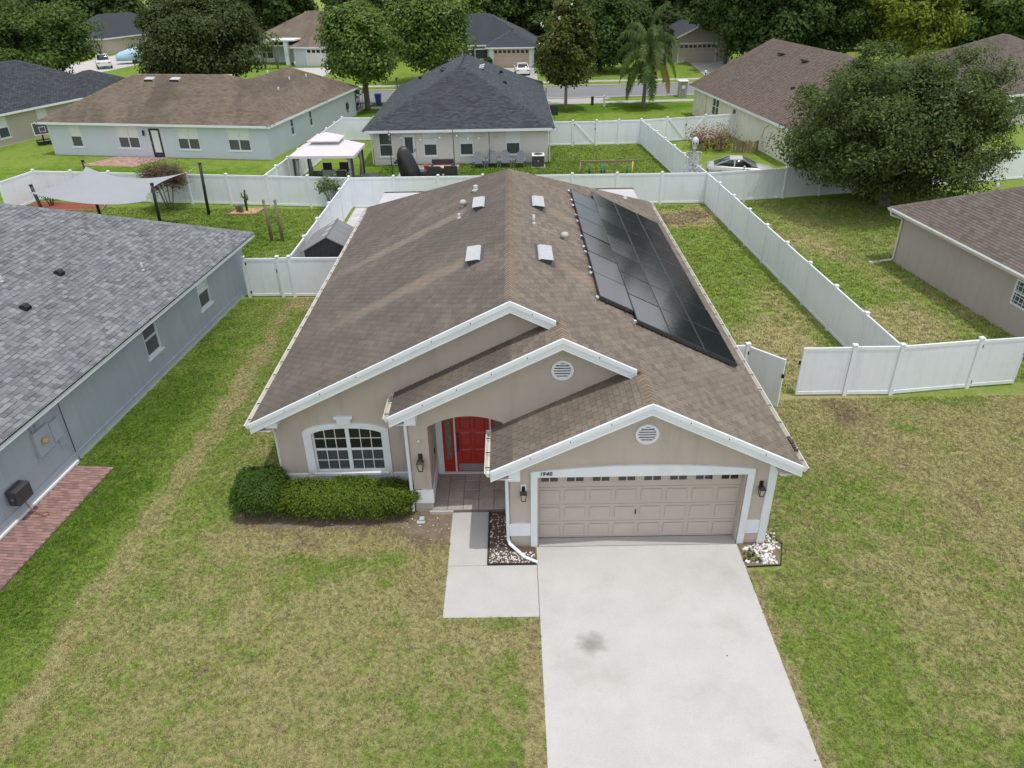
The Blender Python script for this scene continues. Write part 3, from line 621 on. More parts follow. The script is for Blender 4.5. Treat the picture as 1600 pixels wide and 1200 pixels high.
# ------------------------------------------------------------------ grass blades
def tuft(nb, h, wd, sp, seed):
    r = random.Random(seed); mb = MB()
    for i in range(nb):
        a = r.uniform(0, 6.28); px, py = r.uniform(-sp, sp), r.uniform(-sp, sp); hh = h * r.uniform(.55, 1.1); ln = hh * r.uniform(.3, 1.0)
        dx, dy = math.cos(a), math.sin(a); qx, qy = -dy * wd, dx * wd
        mb.add([(px - qx, py - qy, -.01), (px + qx, py + qy, -.01), (px + qx * .8 + dx * ln * .4, py + qy * .8 + dy * ln * .4, hh * .7), (px - qx * .8 + dx * ln * .4, py - qy * .8 + dy * ln * .4, hh * .7), (px + dx * ln, py + dy * ln, hh)], [(0, 1, 2, 3), (3, 2, 4)])
    return bpy.data.objects.new('tuft', mb.mesh('tuft', 'grass_blades'))
def grass(label, polys, density, tuf, seed):
    me = poly_sheet(polys, .001).mesh('grass', 'grass_blades'); o = bpy.data.objects.new('grass', me); o['kind'] = 'stuff'; o['label'] = label; link(o)
    ng = bpy.data.node_groups.new('scatter_grass', 'GeometryNodeTree'); ng.interface.new_socket('Geometry', in_out='INPUT', socket_type='NodeSocketGeometry'); ng.interface.new_socket('Geometry', in_out='OUTPUT', socket_type='NodeSocketGeometry')
    a = ng.nodes.new('NodeGroupInput'); z = ng.nodes.new('NodeGroupOutput'); d = ng.nodes.new('GeometryNodeDistributePointsOnFaces'); i = ng.nodes.new('GeometryNodeInstanceOnPoints'); oi = ng.nodes.new('GeometryNodeObjectInfo')
    d.inputs['Density'].default_value = density; d.inputs['Seed'].default_value = seed; oi.inputs['Object'].default_value = tuf; oi.inputs['As Instance'].default_value = True
    rv = ng.nodes.new('FunctionNodeRandomValue'); rv.data_type = 'FLOAT_VECTOR'; rv.inputs[1].default_value = (.25, .25, 6.283); rv.inputs[0].default_value = (-.25, -.25, 0)
    rs = ng.nodes.new('FunctionNodeRandomValue'); rs.data_type = 'FLOAT'; rs.inputs[2].default_value = .6; rs.inputs[3].default_value = 1.3
    for x, y in ((a.outputs[0], d.inputs['Mesh']), (d.outputs['Points'], i.inputs['Points']), (oi.outputs['Geometry'], i.inputs['Instance']), (rv.outputs[0], i.inputs['Rotation']), (rs.outputs[1], i.inputs['Scale']), (i.outputs[0], z.inputs[0])): ng.links.new(x, y)
    md = o.modifiers.new('scatter', 'NODES'); md.node_group = ng
t1 = tuft(8, .050, .0042, .034, 1); t2 = tuft(10, .075, .0075, .075, 2)
grass('short mown grass of the front lawns', [[(-12.74, 6.2), (-1.665, 6.2), (-1.665, 14.2), (-2.4, 14.5), (-3.2, 14.95), (-6.2, 14.85), (-7.4, 15.2), (-11.9, 15.2)], [(-1.665, 6.2), (.49, 6.2), (.49, 11.765), (-1.665, 11.765)],
      [(-11.9, 15.2), (-7.4, 15.2), (-7.3, 16.2), (-6.4, 16.6), (-6.4, 30.0), (-11.8, 30.0), (-12.86, 17.85), (-11.66, 17.74)], [(5.44, 6.2), (19.5, 6.2), (19.5, 20.9), (6.4, 20.9), (6.4, 13.1), (5.47, 13.1)]], 520, t1, 3)
grass('mown grass of the fenced side yards', [[(6.4, 21.5), (12.2, 21.3), (11.2, 42.9), (6.6, 42.9)], [(12.6, 21.5), (18.3, 21.9), (19.1, 24.5), (17.9, 33.2), (20.6, 34), (22, 43.8), (11.6, 43.0)], [(-20.5, 34), (-9.6, 30.6), (-9.6, 43.1), (-26, 44.6)],
      [(-9.2, 43.8), (11, 43.8), (10.3, 59), (-9, 59)]], 90, t2, 4)
# ------------------------------------------------------------------ main house
E_ = dict(er=6.5437, el=-6.7213, ze=2.5769, zl=2.5499, m=.4885, x1=-.0612, x2=1.1283, x3=3.0007, e2=-3.0244, e3=-.5667, ym=15.911, y2=15.108, y3=13.713, yb=34.78, ybr=28.31, z1=5.8035, z2=5.2224, z3=4.3077, ze2=3.1938, ze3=2.565)
mm_ = E_['m']; RZ = lambda x: E_['ze'] + mm_ * (E_['er'] - x); LZ = lambda x: E_['zl'] + mm_ * (x - E_['el'])
L2Z = lambda x: E_['ze2'] + mm_ * (x - E_['e2']); L3Z = lambda x: E_['ze3'] + mm_ * (x - E_['e3'])
YW1, YW2, YW3, YD = 16.30, 15.50, 14.09, 17.10; XL, XP, XPI, XG, XC = -6.25, -2.64, -2.17, -.13, 6.115
mh = thing('house', 'taupe house with red front door, stepped front gables and solar panels on its brown roof', 'house', (-.06, 14.09, 0)); WORLD_PARENT[mh.name] = True
def mo(name, mb, mats, parent=None, **k): return obj(name, mb, mats, parent or mh, True, **k)
# roof deck (thin), then real tabs on top of it
sec = math.sqrt(1 + mm_ ** 2); e = E_
def plane_pts(zf, pts): return [Vector((x, y, zf(x))) for x, y in pts]
right_parts = [[(e['x3'], e['y3']), (e['er'], e['y3']), (e['er'], e['yb']), (e['x3'], e['yb'] - (e['er'] - e['x3']) * (e['yb'] - e['ybr']) / (e['er'] - e['x1']))],
               [(e['x2'], e['y2']), (e['x3'], e['y2']), (e['x3'], e['yb'] - (e['er'] - e['x3']) * (e['yb'] - e['ybr']) / (e['er'] - e['x1'])), (e['x2'], e['yb'] - (e['er'] - e['x2']) * (e['yb'] - e['ybr']) / (e['er'] - e['x1']))],
               [(e['x1'], e['ym']), (e['x2'], e['ym']), (e['x2'], e['yb'] - (e['er'] - e['x2']) * (e['yb'] - e['ybr']) / (e['er'] - e['x1'])), (e['x1'], e['ybr'])]]
left_part = [(e['el'], e['ym']), (e['x1'], e['ym']), (e['x1'], e['ybr']), (e['el'], e['yb'])]
l2_part = [(e['e2'], e['y2']), (e['x2'], e['y2']), (e['x2'], YW1 - .003), (e['e2'], YW1 - .003)]
l3_part = [(e['e3'], e['y3']), (e['x3'], e['y3']), (e['x3'], YW2 - .003), (e['e3'], YW2 - .003)]
mb = MB()
def deck(zf, pts, t=.045):
    P = plane_pts(zf, pts); n = len(P); mb.add(P + [p - Vector((0, 0, t)) for p in P], [tuple(range(n)), tuple(range(2 * n - 1, n - 1, -1))] + [(i, n + i, n + (i + 1) % n, (i + 1) % n) for i in range(n)])
for q in right_parts: deck(RZ, q)
deck(LZ, left_part); deck(L2Z, l2_part); deck(L3Z, l3_part)
back = [Vector((e['el'], e['yb'], e['zl'])), Vector((e['er'], e['yb'], e['ze'])), Vector((e['x1'], e['ybr'], e['z1']))]
mb.add(back, [(0, 1, 2)])
roof = mo('roof', mb, 'deck'); WORLD_PARENT[roof.name] = True
U = Vector((0, 1, 0)); VR = Vector((-1, 0, mm_)) / sec; VL = Vector((1, 0, mm_)) / sec
pr = (Vector((e['er'], 0, e['ze'])), U, VR, [[(y, (e['er'] - x) * sec) for x, y in q] for q in right_parts])
pl_ = (Vector((e['el'], 0, e['zl'])), U, VL, [[(y, (x - e['el']) * sec) for x, y in left_part]])
p2 = (Vector((e['e2'], 0, e['ze2'])), U, VL, [[(y, (x - e['e2']) * sec) for x, y in l2_part]])
p3 = (Vector((e['e3'], 0, e['ze3'])), U, VL, [[(y, (x - e['e3']) * sec) for x, y in l3_part]])
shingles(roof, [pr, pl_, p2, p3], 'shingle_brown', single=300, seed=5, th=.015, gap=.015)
nR, nL = Vector((1, 0, -mm_)), Vector((-1, 0, -mm_))
caps(roof, (e['x1'], e['ym'], e['z1']), (e['x1'], e['ybr'], e['z1']), nR, nL, 'ridge_brown', world=True, w=.16)
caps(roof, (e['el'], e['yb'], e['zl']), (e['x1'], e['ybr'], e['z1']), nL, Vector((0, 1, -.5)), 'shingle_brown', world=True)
caps(roof, (e['er'], e['yb'], e['ze']), (e['x1'], e['ybr'], e['z1']), nR, Vector((0, 1, -.5)), 'shingle_brown', world=True)
caps(roof, (e['x2'], e['y2'], e['z2']), (e['x2'], YW1, e['z2']), nR, nL, 'ridge_brown', world=True)
caps(roof, (e['x3'], e['y3'], e['z3']), (e['x3'], YW2, e['z3']), nR, nL, 'ridge_brown', world=True)
# rakes: a drip edge, a fascia board and a lower moulding, with the soffit behind
def rake(xa, za, xb, zb, y, yw, zoff=0):
    """board from eave a to apex b along the front edge"""
    d = Vector((xb - xa, 0, zb - za)).normalized(); up = Vector((-d.z, 0, d.x)) * (1 if d.x > 0 else -1); fb = MB()
    for y0, y1, t0, t1 in ((y - .050, y + .012, -.075, .026), (y - .020, y + .03, -.19, -.078), (y - .032, y + .03, -.235, -.193)):
        a, b = Vector((xa, 0, za)), Vector((xb, 0, zb)); k = 1 / up.z
        q = [a + Vector((0, 0, t0 * k)), b + Vector((0, 0, t0 * k)), b + Vector((0, 0, t1 * k)), a + Vector((0, 0, t1 * k))]
        fb.add([p + Vector((0, y0, 0)) for p in q] + [p + Vector((0, y1, 0)) for p in q], [(0, 1, 2, 3), (7, 6, 5, 4), (0, 4, 5, 1), (1, 5, 6, 2), (2, 6, 7, 3), (3, 7, 4, 0)])
    f = mo('fascia', fb, 'white_trim', roof)
    sb = MB(); k = 1 / up.z; sb.add([(xa, y + .03, za - .20 * k), (xb, y + .03, zb - .20 * k), (xb, yw, zb - .20 * k), (xa, yw, za - .20 * k)], [(0, 1, 2, 3)])
    mo('soffit', sb, 'soffit', roof)
    n = int((b - a).length / 1.15); cb = MB()
    for i in range(1, n + 1):
        p = a.lerp(b, i / (n + 1)) + up * -.045; cb.box(p.x - .012, p.x + .012, y - .052, y - .044, p.z - .016, p.z + .016)
    c = mo('nail_heads', cb, 'dark_metal', f)
rake(e['el'], e['zl'], e['x1'], e['z1'], e['ym'], YW1); rake(1.02, RZ(1.02), e['x1'], e['z1'], e['ym'], YW1)
rake(e['e2'], e['ze2'], e['x2'], e['z2'], e['y2'], YW2); rake(2.86, RZ(2.86), e['x2'], e['z2'], e['y2'], YW2)
rake(e['e3'], e['ze3'], e['x3'], e['z3'], e['y3'], YW3); rake(e['er'], e['ze'], e['x3'], e['z3'], e['y3'], YW3)
# gutters along the eaves with hanger straps
def gutter(x, side, y0, y1, z, straps, dirty=None):
    o = .125; gb = MB(); s = side
    prof = [(0, .0), (0, -.115), (s * .075, -.115), (s * .10, -.08), (s * o, -.012), (s * (o + .012), -.0), (s * (o - .006), .0), (s * .09, -.07), (s * .07, -.103), (s * .008, -.103), (s * .008, 0)]
    gb.prism([(x + px, z + pz) for px, pz in prof], y0, y1)
    for yy in (y0, y1 - .004): gb.prism([(x, z - .002), (x, z - .114), (x + s * .075, z - .114), (x + s * .10, z - .08), (x + s * o, z - .012), (x + s * o, z - .002)], yy, yy + .004)
    g = mo('gutter', gb, 'gutter_white')
    bb = MB(); bb.box(min(x + s * .01, x + s * .068), max(x + s * .01, x + s * .068), y0 + .01, y1 - .01, z - .101, z - .088); mo('silt', bb, 'gutter_white' if not dirty else 'mulch', g)
    me = cached('hanger', lambda: MB().box(-.075, .06, -.014, .014, -.002, .010).mesh('hanger', 'dark_metal'))  # dark strap colour paints in the shadow ticks along the gutter
    for i in range(straps):
        o_ = bpy.data.objects.new('hanger', me); o_.location = (x + s * .066, y0 + (y1 - y0) * (i + .4) / straps, z - .012); link(o_, g, True)
    fb = MB(); fb.box(min(x, x - s * .03), max(x, x - s * .03), y0, y1, z - .20, z - .05); mo('fascia', fb, 'white_trim')
    sb = MB(); sb.add([(x - s * .03, y0, z - .19), (x - s * .03, y1, z - .19), (x - s * .5, y1, z - .19), (x - s * .5, y0, z - .19)], [(0, 1, 2, 3)]); mo('soffit', sb, 'soffit')
    return g
gutter(e['el'] - .005, -1, e['ym'] - .03, e['yb'], e['zl'] - .012, 24); gutter(e['er'] + .005, 1, e['y3'] - .03, e['yb'], e['ze'] - .012, 26)
gutter(e['e2'] - .005, -1, e['y2'] - .03, YW1 - .01, e['ze2'] - .012, 2); g3 = gutter(e['e3'] - .005, -1, e['y3'] - .03, YW2 - .01, e['ze3'] - .012, 3)
lb = MB(); rr_ = random.Random(3)
for i in range(16):
    y = 14.35 + rr_.random() * .55; lb.box(e['er'] + .03, e['er'] + .115, y, y + .05, e['ze'] - .03, e['ze'] + .005 + .03 * rr_.random())
mo('leaf_litter', lb, 'mulch')
# ---- walls: strips between a lower and an upper outline
def facade(mb, y, xs, segs, mi=0):
    for a, b in zip(xs[:-1], xs[1:]):
        for lo, hi in segs((a + b) / 2):
            q = [(a, y, lo(a)), (b, y, lo(b)), (b, y, hi(b)), (a, y, hi(a))]
            if max(q[3][2] - q[0][2], q[2][2] - q[1][2]) > .001: mb.add(q, [(0, 1, 2, 3)], mi)
def lin_(n, a, b): return [a + (b - a) * i / n for i in range(n + 1)]
C = lambda v: (lambda x: v)
wb = MB()
# window opening of the left wall (arched)
WA, WB, WZ0, WSP = -5.33, -3.46, .76, 2.0
def warch(x): t = (x - (WA + WB) / 2) / ((WB - WA) / 2); return WSP + .235 * math.sqrt(max(0, 1 - .92 * t * t)) - .235 * math.sqrt(.08)
xs = sorted(set([XL] + lin_(24, WA, WB) + [-2.9, XPI, e['x1'], 1.2]))
under = lambda x: min(LZ(x), RZ(x)) - .12
def s1(x):
    if WA < x < WB: return [(C(-.05), C(WZ0)), (warch, under)]
    return [(C(3.2), under)] if x > AX0 else [(C(-.05), under)]
AX0 = XPI
facade(wb, YW1, xs, s1)
dpt = .10
def reveal(mb, pts, y0, y1, mi=0):
    for p, q in zip(pts[:-1], pts[1:]): mb.add([(p[0], y0, p[1]), (q[0], y0, q[1]), (q[0], y1, q[1]), (p[0], y1, p[1])], [(0, 1, 2, 3)], mi)
reveal(wb, [(WA, WZ0)] + [(x, warch(x)) for x in lin_(24, WA, WB)] + [(WB, WZ0), (WA, WZ0)], YW1, YW1 + dpt, 0)
# porch wall: arch opening between the pillar and the garage side
AX0, AX1 = XPI, XG; 
def parch(x): t = (x - (AX0 + AX1) / 2) / ((AX1 - AX0) / 2); return 2.66 + .30 * (1 - t * t)
under2 = lambda x: min(L2Z(x), RZ(x)) - .12
xs2 = sorted(set([XP, AX0] + lin_(22, AX0, AX1) + [e['x2'], 3.05]))
def s2(x):
    if AX0 < x < AX1: return [(parch, under2)]
    return [(C(-.05), under2)]
facade(wb, YW2, xs2, s2)
facade(wb, YW2 + .30, [AX0 - .02] + lin_(22, AX0, AX1)[1:-1] + [AX1], lambda x: [(parch, C(3.3))])
reveal(wb, [(AX0, -.05), (AX0, parch(AX0))] + [(x, parch(x)) for x in lin_(22, AX0, AX1)[1:]], YW2, YW2 + .30)
wb.add([(XP, YW2, -.05), (XP, YW1, -.05), (XP, YW1, 3.3), (XP, YW2, 3.3)], [(0, 1, 2, 3)])
wb.add([(AX0, YW2 + .30, -.05), (AX0, YD, -.05), (AX0, YD, 3.2), (AX0, YW2 + .30, 3.2)], [(0, 1, 2, 3)])        # porch side wall
wb.add([(AX0, YD, -.05), (XG, YD, -.05), (XG, YD, 3.2), (AX0, YD, 3.2)], [(0, 1, 2, 3)])                          # wall round the door
wb.add([(AX0, YW2 + .30, 3.18), (XG, YW2 + .30, 3.18), (XG, YD, 3.18), (AX0, YD, 3.18)], [(0, 1, 2, 3)])            # porch ceiling
wb.add([(XG, YW3, -.05), (XG, YD, -.05), (XG, YD, 3.2), (XG, YW2, 3.2), (XG, YW2 - .005, L3Z(XG) - .1), (XG, YW3, L3Z(XG) - .1)], [(0, 1, 2, 3, 4, 5)])
# garage front
GA, GB, GZ = .52, 5.46, 2.15
under3 = lambda x: min(L3Z(x), RZ(x)) - .12
facade(wb, YW3, [XG, GA, e['x3'], GB, XC], lambda x: [(C(GZ), under3)] if GA < x < GB else [(C(-.05), under3)])
reveal(wb, [(GA, -.02), (GA, GZ), (GB, GZ), (GB, -.02)], YW3, YW3 + .30)
# sides and back
wb.add([(XL, YW1, -.05), (XL, 34.35, -.05), (XL, 34.35, 2.62), (XL, YW1, 2.62)], [(0, 1, 2, 3)]); wb.add([(XC, YW3, -.05), (XC, 34.35, -.05), (XC, 34.35, 2.62), (XC, YW3, 2.62)], [(0, 1, 2, 3)])
wb.add([(XL, 34.35, -.05), (XC, 34.35, -.05), (XC, 34.35, 2.5), (XL, 34.35, 2.5)], [(0, 1, 2, 3)])
mo('wall', wb, 'stucco_tan')
# ---- white stucco bands
def bandbox(x0, x1, y0, y1, z0, z1, nm='trim_band'): mo(nm, MB().bbox(x0, x1, y0, y1, z0, z1, .006), 'white_trim')
bandbox(XL - .03, -5.56, YW1 - .04, YW1 + .02, .42, .72); bandbox(-3.29, XP - .002, YW1 - .04, YW1 + .02, .42, .72); bandbox(-5.555, -3.295, YW1 - .05, YW1 + .02, .42, .66)
bandbox(XP - .03, XPI + .03, YW2 - .04, YW2 + .02, .30, .72); bandbox(XPI + .001, XPI + .035, YW2 + .021, YD, .30, .72)
bandbox(XG - .03, GA - .162, YW3 - .04, YW3 + .02, .36, .75); bandbox(GB + .163, XC - .165, YW3 - .04, YW3 + .02, .34, .74)
bandbox(XG - .033, XG - .002, YW3 - .038, YW2 + .3, .36, .75)
bandbox(XC - .16, XC + .035, YW3 - .045, YW3 + .16, -.04, 2.40, 'corner_board')
bandbox(XL - .10, XL + .20, e['ym'] + .035, YW1 + .0, 2.40, 2.66); bandbox(XP - .03, XP + .25, e['y2'] + .035, YW2 - .001, 2.94, 3.24); bandbox(XG - .03, XG + .24, e['y3'] + .035, YW3 - .001, 2.26, 2.62)   # eave returns
bandbox(-5.40, -3.39, YW1 - .075, YW1 + .06, .665, .755, 'window_sill')
# arched surround of the window
ab = MB(); n = 24; yo, yi = YW1 - .045, YW1 + .001
def wout(x): t = (x - (WA + WB) / 2) / (1.125); return 2.10 + .30 * math.sqrt(max(0, 1 - .93 * t * t)) - .30 * math.sqrt(.07)
xo = lin_(n, -5.55, -3.30); xi = lin_(n, WA, WB)
pout = [(-5.55, .66)] + [(x, wout(x)) for x in xo] + [(-3.30, .66)]; pin = [(WA, .66)] + [(x, warch(x)) for x in xi] + [(WB, .66)]
for i in range(len(pout) - 1):
    q = [pout[i], pout[i + 1], pin[i + 1], pin[i]]
    ab.add([(x, yo, z) for x, z in q] + [(x, yi, z) for x, z in q], [(0, 1, 2, 3), (0, 4, 5, 1), (2, 6, 7, 3)])
ab.bbox(-4.60, -4.24, YW1 - .085, YW1, 2.30, 2.50, .008); ab.bbox(-4.66, -4.18, YW1 - .10, YW1, 2.47, 2.545, .008)
mo('window_surround', ab, 'white_trim')
# the window itself: two sashes with muntins
fb = MB(); yf0, yf1 = YW1 + .03, YW1 + .09; t = .05; xm = (WA + WB) / 2
def fbx(a, b, z0, z1, y0=yf0, y1=yf1): fb.box(a, b, y0, y1, z0, z1)
fbx(WA, WA + t, WZ0, warch(WA + t)); fbx(WB - t, WB, WZ0, warch(WB - t)); fbx(xm - .05, xm + .05, WZ0, warch(xm) - .005); fbx(WA + t, xm - .05, WZ0, WZ0 + t); fbx(xm + .05, WB - t, WZ0, WZ0 + t)
for a, b in ((WA + t, xm - .05), (xm + .05, WB - t)):
    fbx(a, b, 1.43, 1.49, yf0 + .006)
    pts = lin_(10, a, b)
    for p, q in zip(pts[:-1], pts[1:]): fb.add([(p, yf0, warch(p) - .05), (q, yf0, warch(q) - .05), (q, yf0, warch(q)), (p, yf0, warch(p)), (p, yf1, warch(p) - .05), (q, yf1, warch(q) - .05)], [(0, 1, 2, 3), (0, 4, 5, 1)])
win = mo('window', fb, 'white_trim'); mu = MB()
for a, b in ((WA + t, xm - .05), (xm + .05, WB - t)):
    for k in (1, 2):
        x = a + (b - a) * k / 3; mu.box(x - .009, x + .009, yf0 + .012, yf0 + .028, WZ0 + t, 1.43); mu.box(x - .009, x + .009, yf0 + .012, yf0 + .028, 1.49, warch(x) - .05)
    for z in (1.11, 1.80): mu.box(a, b, yf0 + .013, yf0 + .027, z - .009, z + .009)
mo('muntin', mu, 'plain_white', win)
for a, b in ((WA + t, xm - .05), (xm + .05, WB - t)):
    xs3 = [a, a + (b - a) / 3, a + 2 * (b - a) / 3, b]
    for i in range(3):
        x0, x1 = xs3[i], xs3[i + 1]
        for z0, z1, mt in ((WZ0 + t, 1.11, 'glass_grey'), (1.11, 1.43, 'glass_grey'), (1.49, 1.80, 'glass_dark')): mo('pane', MB().box(x0, x1, yf0 + .032, yf0 + .040, z0, z1), mt, win)
        pp = lin_(4, x0, x1); pb = MB()
        pb.add([(x, yf0 + .032, 1.80) for x in pp] + [(x, yf0 + .032, warch(x) - .02) for x in pp], [(i_, i_ + 1, i_ + 6, i_ + 5) for i_ in range(4)]); mo('pane', pb, 'glass_dark', win)
ib = MB(); ib.box(WA, WB, YW1 + .10, YW1 + .12, WZ0, 2.2); mo('window_backing', ib, 'sign_dark', win)
# ---- porch: door, side lights, tiles
db = MB()
db.box(-2.165, -1.985, YD - .05, YD + .01, .04, 2.35); db.box(-.33, XG - .002, YD - .05, YD + .01, .04, 2.35); db.box(-1.985, -.33, YD - .05, YD + .01, 2.14, 2.35)
for x in (-1.645, -.665): db.box(x - .022, x + .022, YD - .055, YD + .01, .13, 2.14)
db.bbox(-2.16, -.14, YD - .10, YD + .01, .035, .125, .008); mo('door_frame', db, 'white_trim')
dr = MB(); dr.box(-1.62, -.69, YD - .030, YD + .01, .135, 2.135); door = mo('front_door', dr, 'door_red')
for x0, x1 in ((-1.50, -1.20), (-1.11, -.81)):
    for z0, z1 in ((1.55, 1.98), (.98, 1.46), (.46, .90)):
        p = MB(); p.add([(x0, YD - .0305, z0), (x1, YD - .0305, z0), (x1, YD - .0305, z1), (x0, YD - .0305, z1), (x0 + .035, YD - .048, z0 + .035), (x1 - .035, YD - .048, z0 + .035), (x1 - .035, YD - .048, z1 - .035), (x0 + .035, YD - .048, z1 - .035)], [(4, 5, 6, 7), (0, 1, 5, 4), (1, 2, 6, 5), (2, 3, 7, 6), (3, 0, 4, 7)]); mo('panel', p, 'door_red', door)
mo('kick_plate', MB().box(-1.58, -.73, YD - .042, YD - .0302, .17, .40), 'steel', door)
hb = MB(); hb.box(-1.585, -1.535, YD - .05, YD - .031, 1.00, 1.30); hb.tube([(-1.56, YD - .05, 1.22), (-1.56, YD - .11, 1.18), (-1.56, YD - .11, 1.06), (-1.56, YD - .05, 1.02)], .013, 6); hb.lathe([(.03, 0), (.035, .02), (.02, .03)], 10, T=Matrix.Translation((-1.56, YD - .05, 1.40)) @ Matrix.Rotation(R(90), 4, 'X')); mo('handle', hb, 'bronze', door)
lk = MB(); lk.box(-1.585, -1.535, YD - .13, YD - .09, .86, .98); lk.tube([(-1.58, YD - .11, .98), (-1.58, YD - .11, 1.05), (-1.54, YD - .11, 1.05), (-1.54, YD - .11, .98)], .006, 5); mo('lock_box', lk, 'dark_metal', door)
for x0, x1 in ((-1.985, -1.667), (-.643, -.33)):
    s_ = MB(); s_.box(x0, x1, YD - .028, YD + .01, .135, 2.135); sd = mo('sidelight', s_, 'door_red'); c_ = (x0 + x1) / 2
    gp = MB(); gp.box(c_ - .075, c_ + .075, YD - .036, YD - .0285, .55, 1.98); mo('pane', gp, 'glass_leaded', sd)
    fr_ = MB(); 
    for q in ((c_ - .095, c_ - .075, .53, 2.0), (c_ + .075, c_ + .095, .53, 2.0)): fr_.box(q[0], q[1], YD - .042, YD - .0283, q[2], q[3])
    fr_.box(c_ - .075, c_ + .075, YD - .042, YD - .0283, .53, .55); fr_.box(c_ - .075, c_ + .075, YD - .042, YD - .0283, 1.98, 2.0); mo('pane_frame', fr_, 'door_red', sd)
pf = MB(); pf.slab([(-2.24, 15.42), (-.14, 15.42), (-.14, YD - .01), (-2.24, YD - .01)], -.05, .085); porch = mo('porch_floor', pf, 'grout')
tm = cached('tile', lambda: MB().bbox(.007, .404, .007, .404, -.02, .012, .010).mesh('tile', 'porch_tile')); r_ = random.Random(4)
for i in range(5):
    for j in range(4):
        w_ = .41
        o_ = bpy.data.objects.new('tile', tm); o_.location = (-2.215 + i * w_, 15.435 + j * .41, .088 + r_.uniform(-.002, .002)); link(o_, porch, True)
eb = MB(); eb.bbox(-2.28, -1.64, 15.36, 15.418, -.04, .10, .012); mo('porch_edge', eb, 'walk_concrete', porch)
# ---- garage door
gd = MB(); y0 = YW3 + .26
for k in range(4): gd.bbox(GA - .05, GB + .05, y0, y0 + .04, .035 + k * .528, .035 + (k + 1) * .528 - .008, .006)
gdoor = mo('garage_door', gd, 'door_taupe'); pw = (GB - GA) / 8
def gpanel():
    a, b, h = .06, pw - .06, .36; mbp = MB(); f = .028
    return mbp.add([(a, 0, 0), (b, 0, 0), (b, 0, h), (a, 0, h), (a + f, .008, f), (b - f, .008, f), (b - f, .008, h - f), (a + f, .008, h - f), (a + 2 * f, .003, 2 * f), (b - 2 * f, .003, 2 * f), (b - 2 * f, .003, h - 2 * f), (a + 2 * f, .003, h - 2 * f)],
        [(0, 1, 5, 4), (1, 2, 6, 5), (2, 3, 7, 6), (3, 0, 4, 7), (4, 5, 9, 8), (5, 6, 10, 9), (6, 7, 11, 10), (7, 4, 8, 11), (8, 9, 10, 11)]).mesh('panel', 'door_taupe')
gm = gpanel()
for k in range(3):
    for i in range(8):
        o_ = bpy.data.objects.new('panel', gm); o_.location = (GA + i * pw, y0 - .013, .035 + k * .528 + .08); link(o_, gdoor, True)
for i in range(8):
    for j in (0, 1):
        x0 = GA + i * pw + .10 + j * .215; mo('window', MB().box(x0, x0 + .185, y0 - .006, y0 + .004, 1.80, 2.05), 'glass_dark', gdoor)
    wfb = MB(); x0 = GA + i * pw + .07
    for q in ((x0, x0 + .03, 1.77, 2.08), (x0 + .215, x0 + .245, 1.77, 2.08), (x0 + .43, x0 + .46, 1.77, 2.08)): wfb.box(q[0], q[1], y0 - .014, y0 + .003, q[2], q[3])
    wfb.box(x0 + .03, x0 + .43, y0 - .013, y0 + .003, 1.77, 1.80); mo('window_frame', wfb, 'door_taupe', gdoor)
hb = MB(); hb.box(2.93, 2.96, y0 - .03, y0, .78, .90); mo('handle', hb, 'dark_metal', gdoor)
# white surround of the garage opening, arched along its top
ab = MB(); yo = YW3 - .05
def gtop(x): t = (x - (GA + GB) / 2) / 2.63; return 2.30 + .145 * (1 - t * t)
xs4 = lin_(28, GA - .16, GB + .16)
for p, q in zip(xs4[:-1], xs4[1:]): ab.add([(p, yo, GZ - .005), (q, yo, GZ - .005), (q, yo, gtop(q)), (p, yo, gtop(p)), (p, YW3, GZ - .005), (q, YW3, GZ - .005), (q, YW3, gtop(q)), (p, YW3, gtop(p))], [(0, 1, 2, 3), (0, 4, 5, 1), (3, 2, 6, 7)])
ab.box(GA - .16, GA, yo, YW3 + .02, -.02, GZ - .005); ab.box(GB, GB + .16, yo, YW3 + .02, -.02, GZ - .005)
ab.add([(GA - .16, yo, 2.1), (GA - .16, YW3, 2.1), (GA - .16, YW3, gtop(GA - .16)), (GA - .16, yo, gtop(GA - .16))], [(0, 1, 2, 3)]); ab.add([(GB + .16, yo, 2.1), (GB + .16, YW3, 2.1), (GB + .16, YW3, gtop(GB + .16)), (GB + .16, yo, gtop(GB + .16))], [(0, 1, 2, 3)])
sur = mo('garage_surround', ab, 'white_trim')
ab = MB(); ab.box(GA + .001, GA + .03, YW3 + .02, y0, .02, GZ); ab.box(GB - .03, GB - .001, YW3 + .02, y0, .02, GZ); ab.box(GA, GB, YW3 + .02, y0, GZ - .03, GZ - .001); mo('door_jamb', ab, 'door_taupe')
for i, ch in enumerate('1940'):
    fc = bpy.data.curves.new('numeral', 'FONT'); fc.body = ch; fc.size = .15; fc.extrude = .008; fc.shear = .18; fc.align_x = 'CENTER'
    fo = bpy.data.objects.new('glyph', fc); COL.objects.link(fo); dg = bpy.context.evaluated_depsgraph_get(); dg.update()
    me = bpy.data.meshes.new_from_object(fo.evaluated_get(dg)); bpy.data.objects.remove(fo)
    me.materials.clear(); me.materials.append(M['sign_dark'])
    o_ = bpy.data.objects.new('numeral', me); o_.location = (.59 + i * .078 + (.012 if i == 0 else 0), yo - .012, 2.205); o_.rotation_euler = (R(90), 0, 0); link(o_, mh, True)
